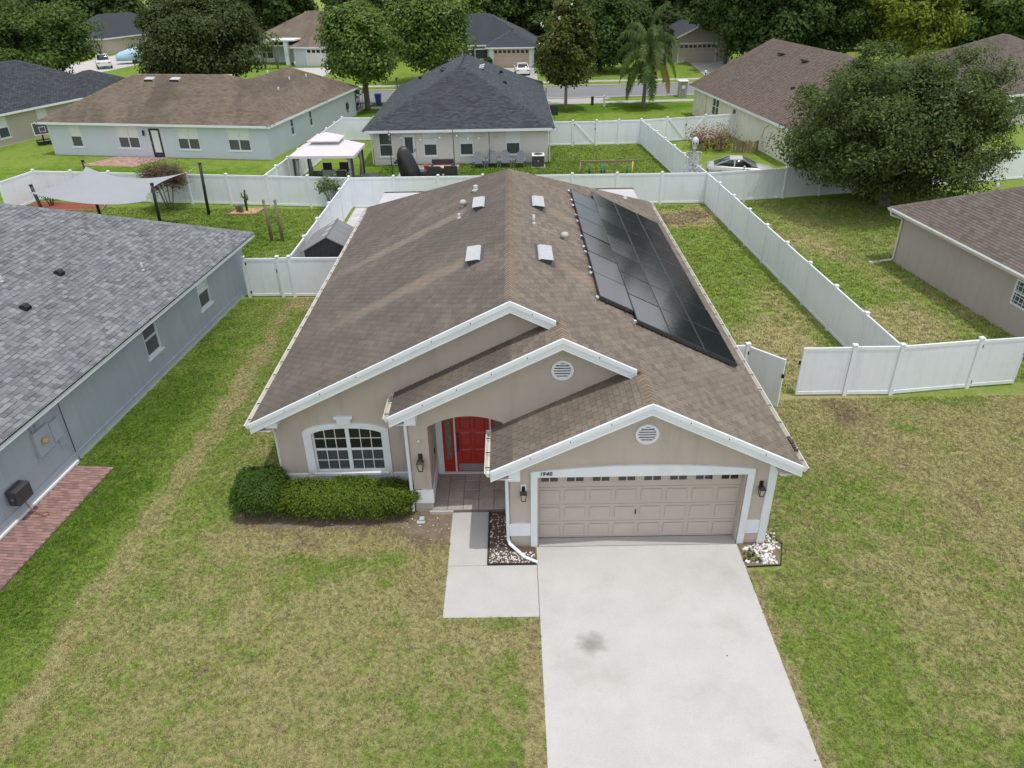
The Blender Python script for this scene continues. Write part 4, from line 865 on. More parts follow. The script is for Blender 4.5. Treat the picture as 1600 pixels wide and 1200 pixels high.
# ---- lanterns
def lantern(x, y, z, s=1., bronze_body=False):  # the flag only switches the metal from black to bronze
    b = MB(); b.bbox(x - .06 * s, x + .06 * s, y - .03, y, z - .02, z + .22 * s, .01); b.tube([(x, y - .02, z + .16 * s), (x, y - .10 * s, z + .20 * s), (x, y - .15 * s, z + .12 * s)], .014 * s, 6)
    b.add([(x - .035 * s, y - .185 * s, z + .12 * s), (x + .035 * s, y - .185 * s, z + .12 * s), (x + .035 * s, y - .115 * s, z + .12 * s), (x - .035 * s, y - .115 * s, z + .12 * s), (x - .10 * s, y - .25 * s, z + .02 * s), (x + .10 * s, y - .25 * s, z + .02 * s), (x + .10 * s, y - .05 * s, z + .02 * s), (x - .10 * s, y - .05 * s, z + .02 * s)], [(0, 1, 2, 3), (0, 4, 5, 1), (1, 5, 6, 2), (2, 6, 7, 3), (3, 7, 4, 0), (4, 5, 6, 7)])
    o_ = mo('wall_lantern', b, 'bronze' if bronze_body else 'black_metal'); c = MB()
    for sx in (-1, 1):
        for sy in (-1, 1): c.beam((x + sx * .08 * s, y - .15 * s + sy * .08 * s, z + .02 * s), (x + sx * .055 * s, y - .15 * s + sy * .055 * s, z - .22 * s), .014 * s, .014 * s)
    c.box(x - .062 * s, x + .062 * s, y - .212 * s, y - .088 * s, z - .235 * s, z - .215 * s); mo('cage', c, 'bronze' if bronze_body else 'black_metal', o_)
    g = MB(); g.loft([[(x - a, y - .15 * s - a, zz), (x + a, y - .15 * s - a, zz), (x + a, y - .15 * s + a, zz), (x - a, y - .15 * s + a, zz)] for a, zz in ((.048 * s, z - .214 * s), (.072 * s, z + .018 * s))], smooth=False); mo('glass', g, 'lamp_glass', o_)
lantern(-2.40, YW2 - .0, 1.66, .95, True); lantern(.19, YW3, 1.72, .8); lantern(5.82, YW3, 1.75, .8)
mo('mount_plate', MB().bbox(.12, .26, YW3 - .03, YW3 - .001, 1.66, 1.93, .01), 'white_trim')
cb = MB(); cb.lathe([(.03, 0), (.035, .03), (.02, .06)], 10, T=Matrix.Translation((-2.41, YW2, 2.26)) @ Matrix.Rotation(R(90), 4, 'X')); mo('camera_dome', cb, 'plain_white')
cb = MB(); cb.box(XPI + .001, XPI + .03, 16.45, 16.51, 1.2, 1.33); mo('door_bell', cb, 'black_metal')
# ---- round louvred gable vents
def gable_vent(x, y, z, r=.27):
    b = MB(); n = 28
    for r0, r1, yy in ((r * .76, r, y - .05),):
        vs = [(x + rr * math.cos(2 * math.pi * k / n), q, z + rr * math.sin(2 * math.pi * k / n)) for rr, q in ((r0, yy), (r1, yy), (r1, y), (r0, y)) for k in range(n)]
        b.add(vs, [(i * n + k, i * n + (k + 1) % n, ((i + 1) % 4) * n + (k + 1) % n, ((i + 1) % 4) * n + k) for i in range(4) for k in range(n)])
    o_ = mo('gable_vent', b, 'white_trim'); mo('vent_backing', MB().lathe([(r * .77, 0), (r * .77, .004)], n, T=Matrix.Translation((x, y - .002, z)) @ Matrix.Rotation(R(90), 4, 'X'), smooth=False), 'dark_metal', o_)
    for k in range(6):
        zz = z - r * .64 + k * r * 1.28 / 5; hw = math.sqrt(max(0, (r * .76) ** 2 - (zz - z) ** 2)); s_ = MB(); s_.add([(x - hw, y - .044, zz - .030), (x + hw, y - .044, zz - .030), (x + hw, y - .022, zz - .004), (x - hw, y - .022, zz - .004), (x - hw, y - .048, zz - .024), (x + hw, y - .048, zz - .024), (x + hw, y - .026, zz + .002), (x - hw, y - .026, zz + .002)], [(0, 1, 2, 3), (4, 7, 6, 5), (0, 4, 5, 1)]); mo('louvre', s_, 'white_trim', o_)
gable_vent(1.16, YW2, 4.22); gable_vent(3.01, YW3, 3.31)
# ---- downspouts
def spout(pts, w=.065): 
    b = MB(); b.tube(pts, w / 1.5, 8, smooth=False); return mo('downspout', b, 'white_trim')
spout([(-3.08, 15.3, 3.08), (-3.02, 15.32, 2.98), (-2.74, 15.44, 2.88), (-2.705, 15.45, 2.74), (-2.70, 15.45, .3), (-2.70, 15.40, .10)])
spout([(-.64, 13.86, 2.46), (-.60, 13.88, 2.36), (-.28, 14.02, 2.28), (-.205, 14.05, 2.16), (-.20, 14.05, .30), (-.16, 14.0, .16), (.20, 13.62, .075), (.50, 13.45, .055)])
spout([(-6.78, 16.1, 2.42), (-6.72, 16.15, 2.32), (-6.36, 16.38, 2.2), (-6.30, 16.4, 2.0), (-6.30, 16.4, .15)])
# ---- things on the roof
def roofbox(side, x, y, w=.55, ln=1.22):
    zf = RZ if side > 0 else LZ; nrm = Vector((side * mm_, 0, 1)).normalized(); V_ = Vector((-side, 0, mm_)).normalized(); o = Vector((x, y, zf(x)))
    T = Matrix.Identity(4)
    for c, a in enumerate((Vector((0, 1, 0)), V_, nrm)):
        for k in range(3): T[k][c] = a[k]
    T.translation = o
    b = MB(); b.add([(-ln / 2, -.17, .19), (ln / 2, -.17, .19), (ln / 2, .15, .085), (-ln / 2, .15, .085), (ln / 2, .21, .03), (-ln / 2, .21, .03), (-ln / 2, -.175, .16), (ln / 2, -.175, .16)], [(0, 1, 2, 3), (3, 2, 4, 5), (0, 6, 7, 1)], T=T)
    o_ = mo('roof_vent', b, 'galvanised'); d = MB(); d.add([(-ln / 2 + .01, -.15, 0), (ln / 2 - .01, -.15, 0), (ln / 2 - .01, .20, .0), (-ln / 2 + .01, .20, .0), (-ln / 2 + .01, -.15, .18), (ln / 2 - .01, -.15, .18), (ln / 2 - .01, .15, .078), (-ln / 2 + .01, .15, .078), (ln / 2 - .01, .20, .03), (-ln / 2 + .01, .20, .03)], [(0, 1, 5, 4), (0, 4, 7, 9, 3), (1, 2, 8, 6, 5)], T=T); d.box(-ln / 2 - .05, ln / 2 + .05, -.30, .30, .012, .02, T=T); mo('vent_throat', d, 'dark_metal', o_)
roofbox(-1, -1.06, 20.30); roofbox(-1, -1.08, 25.45); roofbox(1, .93, 20.25); roofbox(1, .91, 25.35)
def pipe(side, x, y, h, r, mt='galvanised', hood=False):
    zf = RZ if side > 0 else LZ; z = zf(x); b = MB(); b.tube([(x, y, z - .05), (x, y, z + h)], r, 10)
    if hood: b.lathe([(r * 1.0, 0), (r * 1.7, .01), (r * 1.75, .10), (r * 1.1, .16), (.01, .17)], 12, T=Matrix.Translation((x, y, z + h - .02)))
    else: b.lathe([(r * 2.2, -.02), (r * 1.5, .04), (r * 1.02, .08)], 10, T=Matrix.Translation((x, y, z)))
    mo('vent_pipe', b, mt)
pipe(-1, -1.70, 26.25, .12, .072, 'galvanised', True); pipe(-1, -1.78, 25.05, .18, .05); pipe(-1, -1.30, 27.7, .2, .08, 'galvanised'); pipe(1, .71, 22.85, .30, .038, 'pvc_pipe'); pipe(1, 1.68, 22.7, .10, .075, 'galvanised', True)
pipe(1, 5.1, 33.0, .12, .07, 'galvanised')
# ---- solar array
sa = thing('solar_array', 'black solar panel array in four columns on the right-hand roof slope', 'solar panels', (4.2, 24.4, RZ(4.2))); PW, PL = 1.045, 1.765
nrm = Vector((mm_, 0, 1)).normalized(); dn = Vector((1, 0, -mm_)).normalized()
def panel_mesh():
    b = MB(); b.box(0, PL, .018, PW - .018, .006, .036, 0); b.box(0, PL, 0, .018, 0, .040, 1); b.box(0, PL, PW - .018, PW, 0, .040, 1); b.box(-.0, .018, .018, PW - .018, 0, .040, 1); b.box(PL - .018, PL, .018, PW - .018, 0, .040, 1); return b
pm = panel_mesh().mesh('solar_panel', ['solar_cell', 'solar_frame']); rp = random.Random(8)
def slope_T(dist, y, lift):
    T = Matrix.Identity(4)
    for c, a in enumerate((Vector((0, -1, 0)), dn, nrm)):
        for k in range(3): T[k][c] = a[k]
    xx = e['x1'] + dist / sec; T.translation = Vector((xx, y, RZ(xx))) + nrm * lift; return T
S0 = (2.30 - e['x1']) * sec
for cidx in range(4):
    nrow, yst = (6, 18.60) if cidx == 0 else (7, 18.02)
    for i in range(nrow):
        T = slope_T(S0 + cidx * (PW + .012), yst + i * (PL + .012) + PL, .12)
        o_ = bpy.data.objects.new('solar_panel', pm); 
        T = T @ Matrix.Rotation(R(rp.uniform(-.35, .35)), 4, 'X') @ Matrix.Rotation(R(rp.uniform(-.35, .35)), 4, 'Y')
        o_.parent = sa; o_.matrix_parent_inverse = wm(sa).inverted(); COL.objects.link(o_); o_.matrix_basis = T
def slope_pt(dist, y, lift): xx = e['x1'] + dist / sec; return Vector((xx, y, RZ(xx))) + nrm * lift
for cidx in range(4):
    for fr in (.22, .78):
        d = S0 + cidx * (PW + .012) + PW * fr; b = MB(); b.beam(slope_pt(d, 18.5 if cidx == 0 else 17.95, .09), slope_pt(d, 29.3 if cidx == 0 else 30.5, .09), .05, .05, up=tuple(nrm)); mo_ = obj('rail', b, 'solar_frame', sa, True)
b = MB(); b.beam(slope_pt(S0 + 1.05, 18.0, .10), slope_pt(S0 + 4.24, 18.0, .10), .02, .09, up=tuple(nrm)); b.beam(slope_pt(S0, 18.585, .10), slope_pt(S0 + 1.05, 18.585, .10), .02, .09, up=tuple(nrm)); obj('skirt', b, 'solar_frame', sa, True)
cm = MB().bbox(-.05, .05, -.07, .05, -.0, .13, .015).mesh('clamp', 'steel')
for i, y in enumerate([18.56, 20.35, 20.75, 22.1, 22.6, 23.6, 25.2, 25.9, 27.1, 27.8, 29.1]):
    o_ = bpy.data.objects.new('clamp', cm); o_.location = slope_pt(S0 - .06, y, .0); o_.rotation_euler = (0, math.atan(mm_), R(rp.uniform(-25, 25))); link(o_, sa, True)
o_ = bpy.data.objects.new('clamp', cm); o_.location = slope_pt(S0 + 1.0, 17.98, .0); o_.rotation_euler = (0, math.atan(mm_), .4); link(o_, sa, True)
# ---- patio roof behind the house
pr_ = thing('patio_roof', 'flat white aluminium patio roof with a dark edge behind the house', 'patio roof', (-.1, 38.2, 0)); b = MB()
for i in range(7): b.box(-6.5 + i * 1.83, -6.5 + i * 1.83 + 1.80, 35.0, 38.2, 2.24, 2.30)
obj('roof_panel', b, 'patio_white', pr_, True); b = MB(); b.box(-6.5, 6.32, 38.2, 38.26, 2.2, 2.34)
obj('edge_beam', b, 'bronze', pr_, True)
for x in (-6.45, -2.3, 2.3, 6.27): obj('post', MB().box(x - .04, x + .04, 38.205, 38.255, 0, 2.20), 'bronze', pr_, True)
# ------------------------------------------------------------------ neighbouring houses
def facade_item(parent, name, T, w, h, d, mt, z=0., label=None):
    return obj(name, MB().bbox(0, w, -d, .0, z, z + h, .006, T=T), mt, parent)
# left neighbour
h2 = thing('house', 'blue-grey house with grey mottled shingle roof at the left edge', 'house', (-11.72, 31.05, 0), -5.35)
OP = lambda y, w, z, h, **k: (y, w, z, h, k)
house_walls(h2, -13.5, 0, -27, 0, 2.42, 'stucco_blue', right=[OP(18.6, .92, .95, 1.25, upper='screen'), OP(22.65, .92, .95, 1.25, upper='blind')])
hip_roof(h2, (-13.95, .45, -27.5, .45, 2.5, .49), 'shingle_grey', True, 300, w=.21, jitter=.4, seed=9, capseg=False)
b = MB(); b.box(.475, .50, -27.5, .48, 2.47, 2.505); b.box(-13.9, .5, .475, .50, 2.47, 2.505); obj('drip_edge', b, 'black_metal', h2)
c_, r0_, r1_, f_ = hip_planes(-13.95, .45, -27.5, .45, 2.5, .49)
caps(h2, c_[2], r1_, Vector((1, 0, -.49)), Vector((0, 1, -.49)), 'shingle_grey', e=.17)
b = MB(); b.bbox(-.0, .05, -27, 0, -.05, .30, .015); obj('plinth', b, 'stucco_blue', h2)
def h2p(x, y): return Matrix.Rotation(R(-5.35), 4, 'Z') @ Vector((x, y, 0)) + Vector((-11.72, 31.05, 0))
b = MB(); b.bbox(.0, .12, -14.35, -13.72, 1.05, 1.78, .01); eb_ = obj('electric_box', b, 'stucco_blue', h2); b = MB(); b.lathe([(.085, 0), (.09, .06), (.075, .13), (.02, .15)], 12, T=Matrix.Translation((.12, -14.1, 1.45)) @ Matrix.Rotation(R(90), 4, 'Y')); obj('meter', b, 'meter_brass', eb_)
b = MB(); b.bbox(.0, .10, -13.68, -13.25, 1.10, 1.70, .01); b.tube([(.05, -14.25, 1.78), (.05, -14.25, 2.4)], .03, 8); b.tube([(.05, -14.08, 1.78), (.05, -14.08, 2.4)], .02, 8); b.tube([(.03, -13.45, 1.1), (.03, -13.45, .75), (.03, -13.2, .72)], .012, 6); obj('conduit', b, 'stucco_blue', h2)
b = MB(); b.tube([(.015, -13.0, 2.42), (.015, -13.0, .25), (.09, -13.0, .0)], .011, 6); obj('cable', b, 'dark_metal', h2)
b = MB(); b.bbox(.05, .11, -19.5, -13.1, -.02, .10, .01); obj('edging', b, 'plain_white', h2)
def mushroom(x, y, z, s=1.):
    b = MB(); b.box(x - .17 * s, x + .17 * s, y - .17 * s, y + .17 * s, z - .06, z + .0); 
    b.loft([[(x + dx, y - .15 * s, z + zz) for dx, zz in ((-.15 * s, -.08), (-.16 * s, .06), (-.08 * s, .15 * s), (.06 * s, .15 * s), (.17 * s, .02), (.17 * s, -.08))], [(x + dx, y + .15 * s, z + zz) for dx, zz in ((-.15 * s, -.08), (-.16 * s, .06), (-.08 * s, .15 * s), (.06 * s, .15 * s), (.17 * s, .02), (.17 * s, -.08))]], smooth=False); return b
rz2 = lambda x: 2.5 + .49 * (.45 - x)
for x, y in ((-2.42, -8.15), (-2.05, -10.5), (-3.35, -10.35)): obj('roof_vent', mushroom(x, y, rz2(x) + .05, .72), 'black_metal', h2)
for x, y, h in ((-.95, -5.9, .30), (-3.15, -9.75, .22)): obj('vent_pipe', MB().tube([(x, y, rz2(x) - .05), (x, y, rz2(x) + h)], .04, 8).lathe([(.09, 0), (.05, .06)], 8, T=Matrix.Translation((x, y, rz2(x)))), 'galvanised', h2)
hr = thing('hose_reel', 'dark hose reel box with a coiled hose hanging on the blue-grey wall', 'hose reel', tuple(h2p(.05, -15.55))[:2] + (.55,), -5.35)
b = MB(); b.bbox(0, .32, -.28, .28, 0, .46, .03); b.lathe([(.07, 0), (.07, .05)], 10, T=Matrix.Translation((.16, -.28, .2)) @ Matrix.Rotation(R(90), 4, 'X')); obj('case', b, 'dark_metal', hr)
b = MB(); b.tube([(.2, 0, .0), (.25, .02, -.25), (.38, .05, -.45), (.55, .05, -.52)] + [(.60 + .10 * math.cos(a), .05 + .10 * math.sin(a), -.52 + .004 * a) for a in [k * .6 for k in range(22)]], .016, 6); obj('hose', b, 'copper_hose', hr)
# right neighbour
h3 = thing('house', 'beige house with brown shingle roof at the right edge, white gutter and downspout', 'house', (17.95, 33.25, 0), 6.8)
house_walls(h3, 0, 14, -17, 0, 2.42, 'stucco_beige', left=[OP(7.38, 1.05, 1.08, .98, upper='glass_grey', dark='glass_grey', sill=False)])
hip_roof(h3, (-.45, 14.4, -17.5, .45, 2.5, .49), 'shingle_umber', True, 300, seed=12, capseg=False)
c_, r0_, r1_, f_ = hip_planes(-.45, 14.4, -17.5, .45, 2.5, .49)
caps(h3, c_[3], r1_, Vector((-1, 0, -.49)), Vector((0, 1, -.49)), 'shingle_umber', e=.17)
b = MB(); b.prism([(-.45, 2.49), (-.45, 2.37), (-.525, 2.37), (-.55, 2.41), (-.575, 2.485), (-.585, 2.49), (-.57, 2.495), (-.54, 2.42), (-.52, 2.385), (-.46, 2.385)], -17.5, .47); g_ = obj('gutter', b, 'gutter_white', h3)
hm = MB().box(-.07, .07, -.012, .012, 0, .006).mesh('hanger', 'gutter_white')
for i in range(16): obj('hanger', hm, None, g_, loc=(-.515, -.6 - i * 1.0, 2.488))
b = MB(); b.tube([(-.51, .25, 2.38), (-.48, .22, 2.2), (-.10, -.02, 2.1), (-.05, -.06, 1.98), (-.05, -.06, .25), (-.12, -.06, .12), (-.65, .0, .06)], .05, 8, smooth=False); obj('downspout', b, 'gutter_white', h3)
obj('splash_block', MB().bbox(-1.15, -.65, -.12, .14, -.02, .06, .02), 'old_concrete', h3)
gb = MB(); 
for i in range(1, 5): gb.box(-.012, .0, -7.38 - i * .21 - .008, -7.38 - i * .21 + .008, 1.09, 2.05)
for i in range(1, 5): gb.box(-.013, .001, -8.42, -7.39, 1.08 + i * .196 - .008, 1.08 + i * .196 + .008)
obj('glass_block_joint', gb, 'white_trim', h3); x_ = 1.2; obj('vent_pipe', MB().tube([(x_, -7.0, 2.9), (x_, -7.0, 3.65)], .05, 8).lathe([(.11, 0), (.06, .07)], 8, T=Matrix.Translation((x_, -7.0, 2.5 + .49 * (x_ + .45)))), 'pvc_pipe', h3)
obj('vent_pipe', MB().tube([(2.4, -2.2, 3.8), (2.4, -2.2, 4.15)], .06, 8), 'galvanised', h3)
# house behind, left: pale blue with a brown hip roof
h4 = thing('house', 'pale blue house with weathered tan-brown hip roof and navy back door', 'house', (-17.6, 56.05, 0), -10)
D4 = dict(double=True)
house_walls(h4, -17.9, 0, 0, 18.2, 2.42, 'stucco_pale_blue', front=[OP(1.75, .95, .62, 1.58), OP(5.75, 1.75, .62, 1.58, **D4), OP(8.42, .92, 0, 2.1, door=True), OP(10.65, 1.75, .62, 1.58, **D4), OP(14.7, 1.75, .62, 1.58, **D4)], right=[OP(4.0, .6, .95, 1.2, upper='screen'), OP(7.6, .6, .95, 1.2, upper='screen')])
hip_roof(h4, (-18.4, .45, -.45, 10.5, 2.5, .49), 'shingle_tan', True, 0, seed=21); hip_roof(h4, (-8.5, .452, .2, 18.2, 2.504, .49), 'shingle_tan', True, 0, seed=22)
b = MB(); b.box(-9.48, -8.56, .03, .07, .02, 2.10); d4 = obj('back_door', b, 'door_navy', h4); obj('pane', MB().box(-9.30, -8.74, .022, .029, .35, 1.95), 'blind', d4); obj('handle', MB().box(-9.44, -9.40, -.01, .03, .95, 1.12), 'steel', d4)
b = MB(); b.bbox(-9.95, -9.80, -.10, -.001, 1.75, 1.95, .01); b.lathe([(.04, 0), (.09, -.12), (.09, -.16)], 8, T=Matrix.Translation((-9.88, -.1, 1.75))); obj('wall_lantern', b, 'black_metal', h4)
def wedge_vent(x, y, z, lean, mt='galvanised', w=.75):
    b = MB(); b.add([(-w / 2, -.25, 0), (w / 2, -.25, 0), (w / 2, .25, .0), (-w / 2, .25, .0), (-w / 2, -.25, .16), (w / 2, -.25, .16), (w / 2, .25, .06), (-w / 2, .25, .06)], [(4, 5, 6, 7), (1, 2, 6, 5), (2, 3, 7, 6), (3, 0, 4, 7)], 0); b.add([(-w / 2, -.25, 0), (w / 2, -.25, 0), (w / 2, -.25, .16), (-w / 2, -.25, .16)], [(0, 1, 2, 3)], 1); b.mesh_loc = (x, y, z); return b
def add_vent(parent, x, y, z, rot, mt='galvanised', w=.75): return obj('roof_vent', wedge_vent(0, 0, 0, 0, mt, w), [mt, 'dark_metal'], parent, loc=(x, y, z + .02), rot=rot)
z4 = lambda y: 2.5 + .49 * (y + .45)
for x in (-11.3, -9.1): add_vent(h4, x, 4.4, z4(4.4), (math.atan(.49), 0, 0))
add_vent(h4, -5.6, 5.9, 2.5 + .49 * (10.5 - 5.9) - .1 + .25, (math.atan(.49), 0, 0))
for x, y in ((-2.0, 7.0), (-2.6, 10.5), (-3.9, 9.4), (-2.3, 13.2), (-4.0, 15.0)): obj('vent_pipe', MB().tube([(x, y, 2.5 + .49 * (.45 - x) - .05), (x, y, 2.5 + .49 * (.45 - x) + .35)], .07, 6), 'pvc_pipe', h4)
b = MB(); b.tube([(-.02 + .04, 16.0, .6), (.04, 16.0, 1.5)], .05, 6); b.bbox(0, .14, 15.7, 16.1, .9, 1.4, .01); obj('electric_box', b, 'dark_metal', h4)
pt = MB().slab([(-13.6, -3.0), (-9.2, -3.0), (-8.4, -.15), (-12.2, -.15)], -.05, .012)
pb = thing('brick_patio', 'small worn red brick patio by the navy back door of the pale blue house', 'patio', (-17.6, 56.05, 0), -10); obj('brick_bed', pt, 'gravel_tan', pb)
bk = MB(); r_ = random.Random(6)
for j in range(24):
    for i in range(18):
        x = -13.3 + i * .235 + j * .04; y = -2.95 + j * .117
        if r_.random() < .93: bk.box(x, x + .215, y, y + .102, .0, .03 + r_.random() * .008)
o_ = obj('bricks', bk, 'brick_far', pb); o_['kind'] = 'stuff'
# house behind, centre: slate hip roof
h5 = thing('house', 'greige house with dark slate hip roof straight behind the back fence', 'house', (-3.62, 53.85, 0), 0)
W5 = dict(upper='blind', dark='glass_grey')
house_walls(h5, -6.0, 6.3, 0, 19.5, 2.42, 'stucco_greige', front=[OP(.42, .95, .60, 1.62, upper='glass_grey', dark='glass_grey'), OP(2.05, .95, 0, 2.1, door=True), OP(3.55, .95, .60, 1.62, **W5), OP(6.1, .95, .60, 1.62, **W5), OP(9.35, 1.0, .60, 1.62, **W5)])
hip_roof(h5, (-6.55, 6.75, -.65, 19.9, 2.5, .5), 'shingle_slate', True, 0, seed=31); hip_roof(h5, (.0, 6.752, 8.5, 21.0, 2.503, .44), 'shingle_slate', True, 0, seed=32)
b = MB(); b.box(-3.93, -3.02, .04, .07, .02, 2.08); d5 = obj('back_door', b, 'white_trim', h5); obj('pane', MB().box(-3.75, -3.2, .03, .039, .8, 1.9), 'glass_grey', d5); obj('handle', MB().box(-3.12, -3.07, .0, .04, .9, 1.1), 'dark_metal', d5)
for x, s in ((-6.08, 1), (6.42, -1)):
    b = MB(); b.tube([(x - .3 * s, -.5, 2.36), (x, -.05, 2.15), (x, -.05, .1)], .045, 6, smooth=False); obj('downspout', b, 'gutter_white', h5)
for x in (-1.85, 2.62): obj('flood_light', MB().tube([(x, -.12, 1.95), (x, -.02, 1.95)], .05, 6).lathe([(.05, 0), (.08, .09)], 8, T=Matrix.Translation((x, -.14, 1.95)) @ Matrix.Rotation(R(120), 4, 'X')), 'white_trim', h5)
obj('outlet_box', MB().bbox(2.05, 2.25, -.08, 0, 1.0, 1.35, .01).tube([(2.15, -.04, 1.0), (2.15, -.04, .1)], .02, 6), 'white_trim', h5)
z5 = lambda x: 2.5 + .5 * (6.75 - x)
for y in (9.4, 10.6): add_vent(h5, 1.45, y, z5(1.45), (0, 0, R(90)), 'galvanised')
for y in (9.4, 10.8): add_vent(h5, -1.5, y, 2.5 + .5 * (6.55 - 1.5), (0, 0, R(-90)), 'black_metal')
obj('roof_vent', mushroom(3.0, 11.4, z5(3.0) + .25), 'black_metal', h5); obj('roof_vent', mushroom(3.3, 8.0, z5(3.3) + .05), 'black_metal', h5); obj('roof_vent', mushroom(-3.9, 14.2, 2.5 + .5 * 2.65 + .1), 'black_metal', h5)
# house behind, right: cream with a chestnut roof
h6 = thing('house', 'cream house with reddish brown shingle roof behind the right-hand fence', 'house', (18.9, 53.4, 0), 7.0)
house_walls(h6, 0, 14, -1.6, 18.0, 2.42, 'stucco_cream', left=[OP(4.6, 1.5, .8, 1.45, double=True, upper='glass_grey', dark='glass_dark'), OP(9.0, .75, .35, 1.7, upper='glass_grey', dark='glass_grey')], front=[OP(.55, 1.5, .6, 1.6, double=True, upper='glass_grey', dark='glass_grey')])
hip_roof(h6, (-.45, 14.2, -2.05, 18.4, 2.5, .49, dict(gable_far=True)), 'shingle_chestnut', True, 0, seed=41)
z6 = lambda x: 2.5 + .49 * (x + .45)
for x, y in ((5.4, 13.0), (5.3, 8.6)): add_vent(h6, x, y, z6(x), (0, 0, R(-90)), 'black_metal')
obj('roof_vent', mushroom(2.6, 4.6, z6(2.6) + .05, .8), 'black_metal', h6)
b = MB(); b.tube([(-.03, 14.8, .3), (-.03, 14.8, 2.4)], .03, 6); b.bbox(-.12, 0, 15.6, 15.95, 1.2, 1.65, .01); b.bbox(-.12, 0, 13.9, 14.2, .5, .8, .01); b.bbox(-.1, 0, 16.6, 16.8, .5, .8, .01); b.tube([(-.03, 2.2, 2.0), (-.03, 2.8, 1.6), (-.03, 3.0, .9)], .03, 6); b.tube([(-.03, -1.3, 1.2), (-.03, -.6, .5)], .03, 6); obj('conduit', b, 'stucco_cream', h6)
# far left: dark roofed house
h7 = thing('house', 'olive-walled house with dark slate roof at the far left', 'house', (-38.6, 69.6, 0), -19)
house_walls(h7, -10, 0, -24, 6.1, 2.42, 'stucco_olive', right=[OP(16.3, 1.0, .6, 1.6, upper='blind', dark='glass_grey'), OP(20.2, 1.0, .6, 1.6, upper='blind', dark='glass_grey')])
hip_roof(h7, (-11.5, .45, -26, 6.5, 2.5, .5), 'shingle_slate', True, 0, seed=51); hip_roof(h7, (-6.2, 1.2, 0.8, 9.0, 2.502, .45), 'shingle_slate', True, 0, seed=52)
house_walls(h7, -5.8, .8, 1.3, 8.5, 2.4, 'stucco_olive')
obj('roof_vent', mushroom(-3.6, -7.6, 2.5 + .5 * 4.05 + .05), 'black_metal', h7)
# far houses across the road
h8 = thing('house', 'far brown-roofed house with a white garage door and pillared porch', 'house', (-29.6, 112.0, 0), -9)
house_walls(h8, 0, 8.6, 0, 10, 2.42, 'stucco_pale_blue'); house_walls(h8, -8.5, 0, 4.5, 14, 2.42, 'stucco_pale_blue', front=[OP(1.5, 1.9, .5, 1.7, double=True, upper='glass_grey', dark='glass_dark')])
hip_roof(h8, (-8.9, 9.0, 2.2, 17.6, 2.5, .5), 'shingle_tan', False); hip_roof(h8, (-.4, 9.0, -.45, 12, 2.503, .5), 'shingle_tan', False)
def gdoor_far(parent, x0, x1, y, mt, h=2.25):
    b = MB(); b.box(x0, x1, y - .03, y - .002, .02, h); o = obj('garage_door', b, mt, parent); n = 8; w = (x1 - x0) / n
    for i in range(n): obj('window', MB().box(x0 + i * w + .1, x0 + (i + 1) * w - .1, y - .04, y - .031, h - .5, h - .14), 'glass_dark', o)
    jb = MB()
    for k in range(1, 4): jb.box(x0, x1, y - .034, y - .031, h * k / 4 - .012, h * k / 4 + .012)
    obj('section_joint', jb, 'soffit', o)
    fb = MB(); fb.box(x0 - .15, x0 - .001, y - .05, y, 0, h + .15); fb.box(x1 + .001, x1 + .15, y - .05, y, 0, h + .15); fb.box(x0, x1, y - .05, y, h + .001, h + .15); obj('door_surround', fb, 'white_trim', parent)
gdoor_far(h8, 1.9, 7.3, 0, 'door_white'); b = MB(); b.bbox(-1.9, -1.3, 1.2, 1.8, 0, 3.1, .02); obj('pillar', b, 'white_trim', h8)
b = MB(); b.box(-4.4, -.2, 1.0, 6, 3.1, 3.3); obj('porch_beam', b, 'white_trim', h8); obj('front_door', MB().box(-1.1, -.2, 4.4, 4.49, .02, 2.1), 'glass_dark', h8)
for x in (3.5, 5.2): add_vent(h8, x, 7.6 if x < 4 else 8.0, 2.5 + .5 * 5.6, (math.atan(.5), 0, 0))
h9 = thing('house', 'far slate-roofed house with a beige garage door and screened porch', 'house', (-2.55, 107.0, 0), -2)
house_walls(h9, -.05, 6.0, 0, 8, 2.42, 'stucco_greige'); house_walls(h9, -9.5, -.1, 5, 15.5, 2.42, 'stucco_greige')
hip_roof(h9, (-.5, 6.45, -.45, 8.5, 2.5, .5), 'shingle_slate', False); hip_roof(h9, (-10, 6.45, 3.0, 16.5, 2.503, .5), 'shingle_slate', False)
gdoor_far(h9, .6, 5.3, 0, 'door_beige')
for x in (-.03, 5.45): obj('quoin', MB().bbox(x - .02, x + .55, -.06, -.001, 0, 2.4, .02), 'white_trim', h9)
b = MB(); b.box(-3.6, -.15, .3, .34, 2.2, 2.3); b.box(-3.6, -.15, .3, .34, 1.0, 1.06)
for x in (-3.6, -1.9, -.21): b.box(x, x + .06, .3, .34, 0, 2.2)
sc = obj('porch_screen_frame', b, 'white_trim', h9); obj('screen', MB().box(-3.55, -.15, .345, .36, .02, 2.2), 'sign_dark', h9)
h13 = thing('house', 'far tan house in tree shade with a taupe garage door beyond the palm', 'house', (21.6, 109.2, 0), 4)
house_walls(h13, 0, 8.5, 0, 9, 2.42, 'stucco_beige'); 
b = MB(); b.add([(-.5, -.45, 2.45), (9, -.45, 2.45), (4.25, -.45, 4.6), (-.5, 10, 2.45), (9, 10, 2.45), (4.25, 10, 4.6)], [(0, 3, 5, 2), (1, 2, 5, 4)], 0); b.add([(-.1, -.02, 2.42), (8.6, -.02, 2.42), (4.25, -.02, 4.4)], [(0, 1, 2)], 1); obj('roof', b, ['shingle_slate', 'stucco_beige'], h13)
